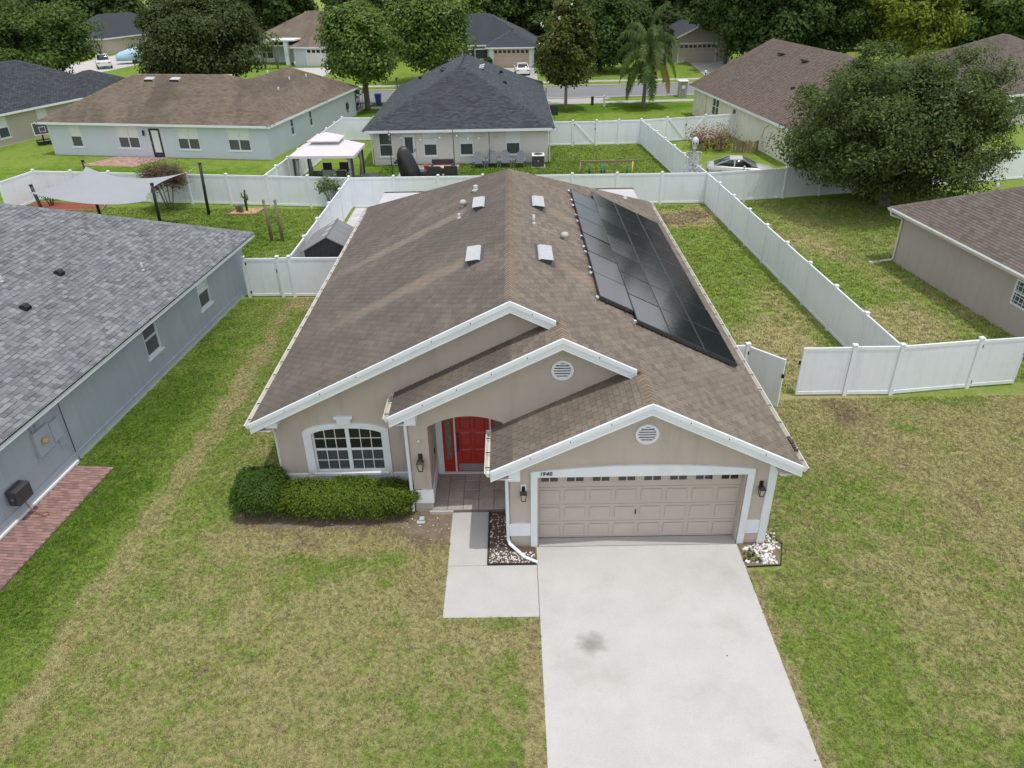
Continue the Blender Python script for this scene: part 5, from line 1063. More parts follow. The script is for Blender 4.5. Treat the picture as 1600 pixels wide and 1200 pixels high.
b = MB(); b.beam((-.5, -.47, 2.42), (4.25, -.47, 4.57), .05, .16); b.beam((9, -.47, 2.42), (4.25, -.47, 4.57), .05, .16); obj('fascia', b, 'gutter_white', h13); gdoor_far(h13, 1.4, 6.4, 0, 'door_taupe')
h10 = thing('house', 'brown-roofed house behind the oak at the far right', 'house', (41.0, 64.0, 0), 16)
house_walls(h10, -1.5, 12.0, 0, 14.3, 2.42, 'stucco_cream', front=[OP(1.8, 1.8, .7, 1.55, double=True, upper='glass_grey', dark='glass_grey')]); hip_roof(h10, (-2.0, 12.5, -.45, 14.8, 2.5, .5), 'shingle_umber', True, 0, seed=61)
add_vent(h10, 1.6, 7.6, 2.5 + .5 * 3.3, (0, 0, R(-90)), 'black_metal', 1.0); add_vent(h10, 5.6, 4.5, 2.5 + .5 * 4.9, (math.atan(.5), 0, 0), 'black_metal', 1.2)
h11 = thing('house', 'far dark-roofed house with tan wall between the left-hand trees', 'house', (-64.5, 130.5, 0), -20)
house_walls(h11, -9, 0, 0, 16, 2.42, 'stucco_olive'); hip_roof(h11, (-9.5, .5, -.5, 16.5, 2.5, .62), 'shingle_slate', False)
h12 = thing('house', 'far grey-roofed garage half hidden behind the large left oak', 'house', (-62.2, 139.0, 0), -12)
house_walls(h12, 0, 9, 0, 9, 2.42, 'door_white'); hip_roof(h12, (-.5, 9.5, -.5, 9.5, 2.5, .5), 'shingle_tan', False); gdoor_far(h12, 1.3, 5.8, 0, 'plastic_slate')
h14 = thing('house', 'far white-walled house end peeping out right of the left oak', 'house', (-38.5, 122.0, 0), -25)
house_walls(h14, -9, 0, 0, 12, 2.42, 'door_white'); hip_roof(h14, (-9.5, .5, -.5, 12.5, 2.5, .45), 'shingle_slate', False)
# ------------------------------------------------------------------ fences and gates
FH = 1.80
def panel_mesh_(Ln, h=FH):
    def mk():
        b = MB(); nb_ = max(1, round(Ln / .28)); w = Ln / nb_
        for i in range(nb_): b.add([(i * w + .002, -.016, .16), ((i + 1) * w - .002, -.016, .16), ((i + 1) * w - .002, -.016, h - .13), (i * w + .002, -.016, h - .13), (i * w + .002, .016, .16), ((i + 1) * w - .002, .016, .16), ((i + 1) * w - .002, .016, h - .13), (i * w + .002, .016, h - .13)], [(0, 1, 2, 3), (7, 6, 5, 4), (0, 3, 7, 4), (1, 5, 6, 2)])
        b.box(0, Ln, -.012, .012, .15, h - .12); return b.mesh('panel', 'vinyl_white')
    return cached(('panel', round(Ln, 2), h), mk)
def rail_mesh(Ln, z0, z1, k): return cached(('rail', round(Ln, 2), k), lambda: MB().bbox(0, Ln, -.030, .030, z0, z1, .008).mesh('rail', 'vinyl_white'))
pm_ = MB().bbox(-.064, .064, -.064, .064, -.05, FH + .045, .008).mesh('post', 'vinyl_white')
def cap_():
    b = MB(); b.box(-.078, .078, -.078, .078, FH + .045, FH + .085); b.add([(-.078, -.078, FH + .085), (.078, -.078, FH + .085), (.078, .078, FH + .085), (-.078, .078, FH + .085), (0, 0, FH + .125)], [(0, 1, 4), (1, 2, 4), (2, 3, 4), (3, 0, 4)]); return b.mesh('post_cap', 'vinyl_white')
cpm = cap_(); hgm = MB().box(-.05, .05, -.075, -.05, -.06, .06).mesh('hinge', 'black_metal')
def post(t, x, y, a):
    p = obj('post', pm_, None, t, True, loc=(x, y, 0), rot=(0, 0, a)); c = bpy.data.objects.new('post_cap', cpm); link(c, p); return p
def fence(label, pts, n, first=True, last=True, posts=None):
    """white vinyl run through pts (list of corners), n = panels per leg"""
    t = thing('fence', label, 'fence', (pts[0][0], pts[0][1], 0), 0, 'white vinyl fence runs')
    for k in range(len(pts) - 1):
        a, b = Vector((*pts[k], 0)), Vector((*pts[k + 1], 0)); d = (b - a); Ln = d.length; ang = math.atan2(d.y, d.x); ts = posts[k] if posts and posts[k] else [i / n[k] for i in range(n[k] + 1)]
        for i in range(len(ts) - 1):
            p = a + d * ts[i]; w = Ln * (ts[i + 1] - ts[i]) - .128; q = p + d.normalized() * .064
            if (i > 0 or k > 0 or first): post(t, p.x, p.y, ang)
            for me in (panel_mesh_(w), rail_mesh(w, FH - .13, FH, 't'), rail_mesh(w, .04, .17, 'b')): obj(me.name.split('.')[0], me, None, t, True, loc=q, rot=(0, 0, ang))
        if k == len(pts) - 2 and last: post(t, b.x, b.y, ang)
    return t
def gate(label, hinge, ang, w, brace=0, hinges=True, flip=1, side=-1):
    """leaf hung at hinge point, running along ang; a frame, boards, optional diagonal brace"""
    t = thing('gate', label, 'gate', (hinge[0], hinge[1], 0), math.degrees(ang), 'white vinyl gates'); h = FH - .02; b = MB()
    b.bbox(0, .07, -.028, .028, .06, h, .006); b.bbox(w - .07, w, -.028, .028, .06, h, .006); b.bbox(.07, w - .07, -.028, .028, h - .12, h, .006); b.bbox(.07, w - .07, -.028, .028, .06, .18, .006); obj('gate_frame', b, 'vinyl_white', t)
    me = panel_mesh_(w - .14); obj('panel', me, None, t, loc=(.07, 0, 0))
    if brace:
        z0, z1 = (h - .12, .18) if brace > 0 else (.18, h - .12); obj('brace', MB().beam((.08, side * .035, z0), (w - .08, side * .035, z1), .03, .09, up=(0, side, 0) if False else (0, 0, 1)), 'vinyl_white', t)
    for z in (.25, h - .22): obj('hinge', hgm, None, t, loc=(-.02, .02, z))
    obj('latch', MB().box(w - .03, w + .06, -.06, -.028, 1.15, 1.28), 'black_metal', t)
    return t
RC, RF = (11.35, 43.2), (12.41, 21.10)
fence('white vinyl fence along the right side of the taupe house, up to the corner post', [RC, RF], [9], first=False, last=True)
fence('white vinyl back fence between the taupe house and the slate-roofed house', [(-9.36, 43.45), RC], [8], last=False)
fence('white vinyl fence behind the right neighbour, running under the oak', [RC, (16.2, 43.95), (32.6, 47.4)], [2, 7], first=False)
fence('short white vinyl fence between the open gate and the front right corner', [(10.90, 21.12), (12.41, 21.10)], [1], last=False)
fence('white vinyl front fence of the right neighbour, right of the corner post', [(12.41, 21.10), (15.12, 21.46)], [1], first=False)
gate('right leaf of the white double gate, hung on the post by the fence', (10.83, 21.12), R(180), 1.55)
gate('left leaf of the white double gate standing open toward the lawn by the gutter', (7.60, 21.30), R(-48), 1.28)
gate('white gate at the right edge of the photo', (15.19, 21.47), R(6), 1.6)
fence('short white vinyl fence between the taupe house wall and the open gate leaf', [(6.14, 21.35), (7.55, 21.33)], [1], first=False)
fence('white vinyl side fence left of the taupe house, beside the shed', [(-9.48, 30.2), (-9.36, 43.45)], [5], last=False)
fence('white vinyl front fence between the shed and the taupe house', [(-9.48, 30.2), (-6.3, 30.1)], [1], first=False, last=False)
fence('narrow white vinyl fence piece beside the left side gate', [(-9.98, 30.2), (-9.48, 30.2)], [1], last=False)
t_ = gate('white side gate against the blue-grey house', (-11.36, 30.22), 0, 1.30); 
o_ = obj('post', pm_, None, t_, loc=(-.09, 0, 0)); link(bpy.data.objects.new('post_cap', cpm), o_)
fence('white vinyl fence behind the shade sail in the left back yard', [(-29.9, 43.8), (-29.35, 46.4), (-9.36, 43.45)], [1, 8], last=False)
fence('white vinyl fence between the gazebo and the pale blue house', [(-14.55, 44.15), (-13.4, 62.4), (-8.2, 62.0)], [8, 2], first=False)
fence('white vinyl fence right of the slate-roofed house', [(2.75, 59.2), (4.85, 59.2)], [1])
gate('white gate with one diagonal brace right of the slate-roofed house', (4.93, 59.2), 0, 1.62, brace=1)
fence('white vinyl fence between the braced gate and the angled yard fence', [(6.65, 59.2), (10.1, 59.35)], [2], last=False)
fence('white vinyl fence running back from the corner by the skeleton', [RC, (10.1, 59.35)], [7], first=False)
fence('white vinyl fence left of the braced double gate', [(10.1, 59.35), (12.2, 59.9)], [1], first=False)
gate('left leaf of the braced white double gate behind the skeleton', (12.26, 59.92), R(13), 1.5, brace=1)
gate('right leaf of the braced white double gate behind the skeleton', (15.24, 60.6), R(193), 1.5, brace=1, side=1)
fence('white vinyl fence from the double gate to the cream house wall', [(15.3, 60.62), (17.9, 61.2)], [1])
# ------------------------------------------------------------------ trees
tree('oak_tree', 'broad grey-green oak in the right back yard, nearest big tree', (21.4, 42.1, 0), 9.0, (7.2, 5.6, 4.9), 4.2, 300, 120000, .165, 'leaf_oak', 101, .30, 'bark_grey', None, .19, .35)
tree('broadleaf_tree', 'bright round-topped tree with a bare trunk beside the blue bin', (-13.8, 76.6, 0), 10, (3.7, 3.4, 4.4), 5.9, 95, 22000, .32, 'leaf_fresh', 102, .30, 'bark', None, .34, .5)
tree('broadleaf_tree', 'tall green tree right of the round-topped one, across the road', (-9.0, 94.0, 0), 12, (5.0, 4.4, 5.0), 5.4, 120, 26000, .38, 'leaf_fresh', 103, .3, 'bark', None, .32, .5)
tm_ = tree('magnolia_tree', 'olive magnolia dotted with white blossoms behind the slate roof', (5.4, 75.0, 0), 10, (2.8, 2.6, 4.6), 5.3, 100, 20000, .30, 'leaf_magnolia', 104, .16, 'bark_grey', None, .34, .45)
pts, nrm, cc = crown_points((0, 0, 5.7), (2.7, 2.6, 4.7), 40, 60, 9, .12, .95); obj('blossom', leaf_mesh('blossom', pts, nrm, .26, 'blossom', aspect=.9), None, tm_)
tree('oak_tree', 'large dark olive oak behind the pale blue house, left of centre', (-34.1, 90.5, 0), 13, (7.3, 7.0, 6.0), 5.0, 190, 52000, .34, 'leaf_olive', 105, .4, 'bark_grey', None, .25, .5)
tree('broadleaf_tree', 'wide mid-green tree at the top left corner', (-59, 95, 0), 13, (12.0, 7, 5.6), 5.0, 180, 46000, .42, 'leaf_mid', 106, .4, 'bark', None, .30, .45)
tree('broadleaf_tree', 'dark spreading tree above the cream house roof', (34, 101, 0), 15, (13.0, 6.5, 7.5), 7.0, 190, 46000, .46, 'leaf_deep', 107, .4, 'bark', None, .28, .45)
tree('broadleaf_tree', 'sunlit yellow-green tree above the near oak', (47, 95, 0), 13, (5.2, 5, 6.0), 6.6, 90, 18000, .44, 'leaf_yellow', 108, .3, 'bark', None, .32, .45)
tree('broadleaf_tree', 'dark green tree at the top right corner', (62, 105, 0), 13, (10, 6, 6.8), 6.4, 120, 26000, .5, 'leaf_mid', 109, .35, 'bark', None, .3, .45)
tree('broadleaf_tree', 'bushy dark tree between the magnolia and the palm, across the road', (11.5, 101, 0), 10, (7.2, 4.6, 5.6), 4.9, 140, 30000, .42, 'leaf_deep', 110, .3, 'bark', None, .28, .4)
tree('broadleaf_tree', 'thin dark vine-like tree standing right of the palm crown', (20.2, 104, 0), 9, (1.3, 1.2, 4.0), 4.6, 26, 3500, .36, 'leaf_olive', 111, .14, 'bark')
tree('broadleaf_tree', 'shady tree hanging over the tan garage at the far right of the road', (28.6, 106.2, 0), 11, (5.2, 3.4, 3.6), 6.4, 80, 16000, .42, 'leaf_deep', 112, .25, 'bark')
def palm():
    t = thing('palm_tree', 'queen palm with drooping feathery fronds on the lawn by the road', 'palm tree', (12.9, 75.4, 0)); r = random.Random(5)
    mb = MB(); mb.tube([(0, 0, -.1), (0, 0, .3), (.04, 0, 2.2), (.02, 0, 4.2), (0, 0, 5.2)], [.26, .20, .155, .15, .13], 10); obj('trunk', mb, 'bark_grey', t)
    mb = MB(); mb.tube([(0, 0, 4.0), (0, 0, 4.6), (0, 0, 5.4)], [.15, .19, .11], 10); obj('crown_shaft', mb, 'leaf_palm', t)
    for k in range(26):
        a = k * 2.399 + r.uniform(-.2, .2); up = 1.45 - .078 * k + r.uniform(-.08, .08); Lf = r.uniform(3.5, 4.3); p = Vector((0, 0, 5.3 - .045 * k)); d = Vector((math.cos(a) * math.cos(up), math.sin(a) * math.cos(up), math.sin(up))); pts = [p.copy()]
        for i in range(14):
            d = (d + Vector((0, 0, -.095 - .015 * i))).normalized(); p = p + d * Lf / 14; pts.append(p.copy())
        mb = MB(); mb.tube(pts, [.035 - .0018 * i for i in range(15)], 4)
        for i in range(1, 15):
            for s in range(13):
                q = pts[i - 1].lerp(pts[i], s / 13); ax = (pts[i] - pts[i - 1]).normalized(); side = ax.cross(Vector((0, 0, 1)));
                if side.length < .05: side = Vector((1, 0, 0))
                side.normalize(); sg = 1 if s % 2 else -1; ll = (.95 if i > 2 else .45) * (1 - .5 * max(0, i - 10) / 5) * r.uniform(.8, 1.15)
                o = side * sg * r.uniform(.25, .75) + ax * .45 + Vector((0, 0, r.uniform(-.15, .25))); o.normalize(); mid = q + o * ll * .5; tip = mid + (o * .35 + Vector((0, 0, -1.0))).normalized() * ll * .62; wv = ax * .034
                mb.add([q - wv, q + wv, mid + wv, mid - wv, tip], [(0, 1, 2, 3), (3, 2, 4)])
        obj('frond', mb, 'leaf_palm' if k != 18 else 'leaf_palm_dry', t)
palm()
def woods():
    r = random.Random(77); P = []; Nn = []; tr = MB()
    for i in range(95):
        x = -140 + i * 3.1 + r.uniform(-2, 2); y = 128 + r.uniform(-6, 34) + .0012 * (x ** 2) * (1 if x < 0 else -.6); h = r.uniform(11, 16)
        if -72 < x < -52 and y < 150: y += 18
        pt, n_, _ = crown_points((x, y, h * .50), (r.uniform(4, 6), r.uniform(3.5, 5), h * .52), 40, 3200, 500 + i, .34, .4); P.append(pt); Nn.append(n_); tr.tube([(x, y, -.2), (x, y, h * .5)], [.3, .2], 6)
    for i in range(150):
        x = -150 + i * 2.1 + r.uniform(-1, 1); y = 123 + r.uniform(-2, 9) + .0012 * (x ** 2) * (1 if x < 0 else -.6)
        if -74 < x < -50: y += 24
        pt, n_, _ = crown_points((x, y, 2.6), (2.6, 2.2, 3.4), 16, 1100, 900 + i, .42, .3); P.append(pt); Nn.append(n_)
    o = bpy.data.objects.new('woods', leaf_mesh('woods', np.concatenate(P), np.concatenate(Nn), .75, 'leaf_deep', seed=3)); o['kind'] = 'stuff'; o['label'] = 'dark green woods closing the view behind the far houses'; link(o)
    o = obj('woods_trunks', tr, 'bark'); o['kind'] = 'stuff'; o['label'] = 'trunks inside the dark woods behind the far houses'
woods()
for i, (nm, x, y, h, rx, mt, lab) in enumerate((('broadleaf_tree', -20, 131, 15, 7, 'leaf_deep', 'deep green tree behind the far brown roof, left of centre'), ('broadleaf_tree', 0, 128, 14, 6.5, 'leaf_mid', 'mid-green tree rising behind the far slate roof'), ('broadleaf_tree', 17, 126, 14, 6, 'leaf_mid', 'mid-green tree at the top edge above the palm'), ('broadleaf_tree', -43, 133, 14, 8, 'leaf_deep', 'dark tree at the top edge just left of the far brown roof'), ('broadleaf_tree', -78, 125, 14, 9, 'leaf_deep', 'dark tree at the top left behind the wide mid-green tree'), ('broadleaf_tree', 75, 118, 14, 9, 'leaf_deep', 'dark tree beyond the far right roof'), ('broadleaf_tree', -6, 122, 11, 4, 'leaf_fresh', 'lighter green tree behind the left end of the far slate roof'))):
    tree(nm, lab, (x, y, 0), h, (rx, rx * .7, h * .46), h * .52, 60, 8000, .55, mt, 200 + i, .3, 'bark', None, .3, .45)
# ------------------------------------------------------------------ shrubs and beds by the taupe house
def hedge(name, label, loc, dims, n, leaf, material, seed, rnd=.30):
    t = thing(name, label, 'hedge', loc); r = np.random.default_rng(seed); w, d, h = dims; pts = np.empty((n, 3)); nn = np.empty((n, 3)); p = 3.2
    u = r.normal(size=(n, 3)); u[:, 2] = np.where(u[:, 2] < -.35, np.abs(u[:, 2]), u[:, 2]); s = (np.abs(u / np.array((1, 1, 1))) ** p).sum(1, keepdims=True) ** (1 / p); q = u / s
    ph = r.uniform(0, 6, 6); lump = 1 + .075 * np.sin(q[:, 0] * w * 2.6 + ph[0]) * np.sin(q[:, 1] * 5 + ph[1]) + .045 * np.sin(q[:, 0] * w * 5.3 + ph[2] + q[:, 2] * 4) + .05 * np.minimum(np.abs(r.normal(size=n)), 1.9)
    depth = 1 - .16 * r.random(n) ** 2; lump = lump + (r.random(n) < .012) * r.uniform(.04, .2, n); pts = q * (lump * depth)[:, None] * np.array((w / 2, d / 2, h * .56)) + np.array((0, 0, h * .48)); nn = q * .8 + np.array((0, 0, .55)) + r.normal(size=(n, 3)) * .5
    obj('foliage', leaf_mesh('foliage', pts, nn, leaf, material, seed=seed), None, t); mb = MB(); rr = random.Random(seed)
    for i in range(int(w * 3) + 2): x, y = rr.uniform(-w * .38, w * .38), rr.uniform(-d * .28, d * .28); mb.tube([(x, y, -.02), (x * 1.05, y * 1.05, h * .35), (x * 1.12 + rr.uniform(-.1, .1), y * 1.1, h * .72)], [.016, .012, .006], 5)
    obj('stem', mb, 'bark', t); cb = MB(); cb.lathe([(.05, .10), (.72, .22), (.80, .5), (.60, .74), (.1, .80)], 14, T=Matrix.Diagonal((w / 2, d / 2, h, 1))); obj('inner_twigs', cb, 'bark', t); return t
hedge('hedge', 'long clipped bright green hedge below the arched window', (-4.50, 15.48, 0), (3.60, 1.06, .90), 18000, .064, 'leaf_hedge', 31)
hedge('shrub', 'dark green rounded shrub at the house corner, left of the bright hedge', (-6.75, 15.72, 0), (1.35, 1.35, 1.05), 8000, .062, 'leaf_hedge_dark', 32)
rr = random.Random(12); edge = [(-7.45 + .08 * k, 15.0 - .22 * min(1, k / 12) + rr.uniform(-.07, .07)) for k in range(52)] + [(-3.2 + .1 * k, 14.72 - .52 * min(1, k / 9) + rr.uniform(-.08, .08)) for k in range(15)]
mb = MB(); mb.slab(edge + [(-1.69, 14.2), (-1.69, 15.42), (-2.6, 15.6), (-2.7, 16.25), (-6.4, 16.25), (-7.3, 16.2)], -.05, .004); struct('mulch_bed', mb, 'bare_soil')
mb = MB(); mb.slab([(-.68, 13.44), (.47, 13.44), (.47, 14.02), (-.16, 14.06), (-.16, 15.38), (-.68, 15.38)], -.05, .03); struct('planting_bed', mb, 'mulch'); mb = MB(); mb.slab([(5.50, 13.24), (6.30, 13.28), (6.55, 14.0), (6.2, 14.06), (5.50, 14.05)], -.05, .02); struct('planting_bed', mb, 'bare_soil')
b = MB(); 
for a_, c_ in (((-.70, 13.42), (.48, 13.42)), ((-.70, 13.42), (-.70, 15.40))): b.beam((*a_, .03), (*c_, .03), .02, .08)
for a_, c_ in (((5.5, 13.22), (6.32, 13.26)), ((6.32, 13.26), (6.58, 14.0)), ((6.58, 14.0), (6.25, 14.5))): b.beam((*a_, .02), (*c_, .02), .014, .05)
tag(obj('bed_edging', b, 'black_metal'), 'thin black edging strips round the two rock beds by the garage', 'edging')
def chips(label, regs, n, seed, s=.035):
    r = random.Random(seed); mb = MB()
    for i in range(n):
        x0, x1, y0, y1, wgt = r.choices(regs, [q[4] for q in regs])[0]; x, y = r.uniform(x0, x1), r.uniform(y0, y1); q = s * r.uniform(.45, 1.1); a = r.uniform(0, 3.1); ca, sa_ = math.cos(a), math.sin(a); lx, ly = q, q * r.uniform(.5, .9); z = .03 + r.uniform(0, .012)
        mb.add([(x + ca * dx * lx - sa_ * dy * ly, y + sa_ * dx * lx + ca * dy * ly, z - .01) for dx, dy in ((-1, -1), (1, -1), (1, 1), (-1, 1))] + [(x + r.uniform(-.3, .3) * q, y + r.uniform(-.3, .3) * q, z + q * .8), (x + ca * lx * .6, y + sa_ * lx * .6, z + q * .6)], [(0, 1, 5, 4), (1, 2, 5), (2, 3, 4, 5), (3, 0, 4)])
    o = obj('stone_chips', mb, 'marble_chip', kind='stuff'); o['label'] = label
chips('white marble chips scattered over dark mulch left of the garage', [(-.66, .44, 13.47, 13.85, 3.0), (-.66, -.2, 13.85, 15.3, 1.3)], 330, 1, .023)
chips('heap of white marble chips at the right garage corner', [(5.85, 6.28, 13.32, 14.0, 3), (5.52, 6.25, 13.30, 13.5, 1), (6.2, 6.5, 13.8, 14.4, .8), (5.55, 5.85, 13.7, 13.98, .3)], 220, 2, .033)
chips('few pale chips lying on bare soil beside the path', [(-2.9, -1.72, 14.3, 15.3, 1), (-7, -2.6, 14.75, 15.0, .3)], 34, 3, .017)
pts, nrm, cc = crown_points((0, 0, .08), (.28, .30, .06), 16, 700, 4, .5); o_ = tag(obj('weed_clump', leaf_mesh('weed_clump', pts, nrm, .05, 'leaf_mid'), loc=(5.72, 13.55, 0)), 'small weeds in the stone bed at the right garage corner', 'weeds')
fl = thing('planter_ornament', 'small pale stone ornament with a withered plant at the right end of the hedge', 'ornament', (-2.52, 15.1, 0)); b = MB(); b.bbox(-.06, .16, -.14, -.02, 0, .07, .02); b.bbox(.0, .14, -.08, .06, .07, .13, .02); obj('stone', b, 'galvanised', fl); pts, nrm, cc = crown_points((.06, .10, .16), (.10, .08, .10), 8, 26, 5, .5); obj('flower', leaf_mesh('flower', pts, nrm, .04, 'leaf_dry'), None, fl)
r = np.random.default_rng(41); n = 340; P_ = np.stack([r.uniform(-11.5, 14, n), r.uniform(7, 20.5, n), np.full(n, .055)], 1); k_ = ~((P_[:, 0] > -7.5) & (P_[:, 0] < 6.5) & (P_[:, 1] > 14.2)) & ~((P_[:, 0] > -1.7) & (P_[:, 0] < .6) & (P_[:, 1] > 11.7)); P_ = P_[k_]; P_[(P_[:, 0] > .5) & (P_[:, 0] < 5.5), 2] = .03; P_ = P_[~((P_[:, 0] > .56) & (P_[:, 0] < 5.2) & (r.random(len(P_)) < .95))]
o_ = bpy.data.objects.new('fallen_leaves', leaf_mesh('fallen_leaves', P_, np.tile((0, 0, 1.), (len(P_), 1)) + r.normal(size=(len(P_), 3)) * .25, .055, 'leaf_dry')); o_['kind'] = 'stuff'; o_['label'] = 'few dry leaves lying on the front lawns'; link(o_)
# brick walk of the left neighbour
bw = thing('brick_path', 'red brick path laid against the blue-grey house', 'path', (-11.72, 31.05, 0), -5.35); obj('mortar_bed', MB().slab([(.11, -25), (1.30, -25), (1.30, -13.30), (.11, -13.30)], -.05, .030), 'brick_joint', bw)
bm_ = MB().bbox(.004, .206, .004, .099, -.02, .020, .005).mesh('brick', 'brick_red'); r_ = random.Random(9); cnt = []
for j in range(104):
    for i in range(3):
        blk = (i + j // 2) % 2
        for q in (0, 1):
            x, y, a = (.115 + i * .412 * .95 + q * .196, -13.32 - (j + 1) * .105, 0); cnt.append((x, y))
vis = [(x, y) for x, y in cnt if inview(wm(bw) @ Vector((x, y, 0)), 1.02)]
vis.sort(key=lambda p: ((wm(bw) @ Vector((*p, 0))) - CAMP).length); ids = set(vis[:300]); big = MB()
for k, (x, y) in enumerate(cnt):
    z = .028 + r_.uniform(-.003, .003); off = .1 * (int(round((-13.32 - y) / .105)) % 2); xx = x + off - .05
    if xx < .11 or xx > 1.12: xx = min(max(xx, .112), 1.09)
    if (x, y) in ids: o_ = bpy.data.objects.new('brick', bm_); o_.location = (xx, y, z); o_.rotation_euler = (0, 0, r_.uniform(-.02, .02)); link(o_, bw)
    else: big.bbox(xx + .004, xx + .19, y + .004, y + .099, z - .02, z + .020, .005)
o_ = obj('bricks', big, 'brick_red', bw); o_['kind'] = 'stuff'
# ------------------------------------------------------------------ left back yard
def pole(name, label, cat, a, b, r, mt, group=None, base=None):
    t = thing(name, label, cat, (a[0], a[1], 0), 0, group); obj('shaft', MB().tube([(0, 0, a[2]), (b[0] - a[0], b[1] - a[1], b[2])], r, 10), mt, t)
    obj('top_cap', MB().lathe([(r * 1.15, -.02), (r * 1.15, .03), (.005, .05)], 10, T=Matrix.Translation((b[0] - a[0], b[1] - a[1], b[2]))), mt, t); return t
SP = ((-25.4, 39.6, 2.65), (-23.75, 42.2, 3.3), (-17.45, 42.6, 2.95), (-18.75, 39.1, 2.75))
pole('sail_post', 'black shade sail post at the sail\'s left corner, in front of the fence', 'post', (-25.1, 39.7, -.1), SP[0], .085, 'black_metal', 'shade sail posts')
pole('sail_post', 'black shade sail post whose tip shows above the sail\'s peak', 'post', (-23.7, 42.3, -.1), SP[1], .085, 'black_metal', 'shade sail posts')
pole('sail_post', 'tall leaning black sail post right of the plum-leaved shrub', 'post', (-17.55, 42.55, -.1), (-17.45, 42.6, 2.95), .085, 'black_metal', 'shade sail posts')
pole('sail_post', 'black shade sail post at the sail\'s front right corner', 'post', (-18.95, 39.3, -.1), SP[3], .085, 'black_metal', 'shade sail posts')
ss = thing('shade_sail', 'pale grey shade sail stretched between black posts in the left back yard', 'shade sail', (-21.2, 40.6, 0)); n = 18; A, B_, C_, D_ = (Vector(p) for p in ((-25.3, 39.2, 2.35), (-23.5, 41.9, 3.05), (-17.6, 41.3, 2.80), (-18.9, 38.4, 2.05))); vs = []
for i in range(n + 1):
    for j in range(n + 1):
        u, v = i / n, j / n; uu = u + (.5 - u) * .22 * 4 * v * (1 - v); vv = v + (.5 - v) * (.05 if v < .5 else .26) * 4 * u * (1 - u); p = A.lerp(D_, uu).lerp(B_.lerp(C_, uu), vv); p.z -= 4 * u * (1 - u) * (.42 * (1 - v) + .30 * v + .35 * v * (1 - v)); vs.append(p)
mb = MB(); mb.add(vs + [p - Vector((0, 0, .012)) for p in vs], [(i * (n + 1) + j, i * (n + 1) + j + 1, (i + 1) * (n + 1) + j + 1, (i + 1) * (n + 1) + j) for i in range(n) for j in range(n)] + [((n + 1) ** 2 + i * (n + 1) + j, (n + 1) ** 2 + (i + 1) * (n + 1) + j, (n + 1) ** 2 + (i + 1) * (n + 1) + j + 1, (n + 1) ** 2 + i * (n + 1) + j + 1) for i in range(n) for j in range(n)], smooth=True); obj('cloth', mb, 'sail_cloth', ss, True)
mb = MB()
for p, q in ((A, SP[0]), (B_, SP[1]), (C_, SP[2]), (D_, SP[3])): mb.tube([p, Vector(q) - Vector((0, 0, .06))], .012, 5)
obj('cord', mb, 'steel', ss, True)
t_ = thing('flower_bed', 'red mulch bed in front of the fence under the shade sail', 'flower bed', (-27.6, 45.0, 0)); obj('mulch', MB().slab([(-2.2, -.9), (3.3, -1.4), (2.9, .15), (-1.6, .85)], -.05, .04), 'mulch_red', t_); b = MB(); b.beam((-2.2, -.92, .05), (3.3, -1.42, .05), .06, .1); b.beam((3.3, -1.42, .05), (2.92, .15, .05), .06, .1); obj('timber_edge', b, 'timber', t_)
def bare_shrub(name, label, loc, h, w, mt, nl, seed, bark='bark', cat='shrub', leaf=.12, ns=6):
    t = thing(name, label, cat, loc); r = random.Random(seed); mb = MB(); tips = []
    for i in range(ns):
        a = i * 6.28 / ns + r.uniform(-.3, .3); p = Vector((math.cos(a) * w * .08, math.sin(a) * w * .08, -.03)); q = Vector((math.cos(a) * w * .25, math.sin(a) * w * .25, h * .55)); e_ = Vector((math.cos(a) * w * .45, math.sin(a) * w * .45, h * r.uniform(.8, 1))); mb.tube([p, q, e_], [.03, .022, .010], 5); tips += [e_, q.lerp(e_, .7)]
    obj('stem', mb, bark, t)
    g = np.random.default_rng(seed); c = np.array([tuple(p) for p in tips]); k = g.integers(0, len(c), nl); o = g.normal(size=(nl, 3)) * w * .17; obj('foliage', leaf_mesh('foliage', c[k] + o, o + np.array((0, 0, w * .2)), leaf, mt, seed=seed), None, t); return t
bare_shrub('crape_myrtle', 'plum-leaved multi-stem crape myrtle by the fence behind the shade sail', (-20.3, 43.9, 0), 2.45, 1.9, 'leaf_plum', 7000, 7, 'bark_grey', 'shrub', .10, 7)
bare_shrub('rose_bush', 'sparse dark shrub in the red mulch bed', (-28.0, 45.0, 0), .9, .9, 'leaf_plum', 160, 8, leaf=.11)
bare_shrub('garden_shrub', 'green bush leaning over the corner of the white side fence', (-10.5, 43.2, 0), 1.75, 1.1, 'leaf_mid', 420, 10, leaf=.16)
t_ = thing('planter_bed', 'tan gravel planter bed with a cactus beside the white fence', 'planter bed', (-15.6, 43.15, 0)); obj('gravel', MB().slab([(-.95, -.75), (.85, -.8), (1.05, .55), (-.6, .5)], -.05, .05), 'gravel_tan', t_); b = MB(); b.beam((-.95, -.77, .06), (.85, -.82, .06), .05, .12); b.beam((.85, -.82, .06), (1.07, .55, .06), .05, .12); b.beam((-.95, -.77, .06), (-.6, .52, .06), .05, .12); obj('timber_edge', b, 'timber', t_)
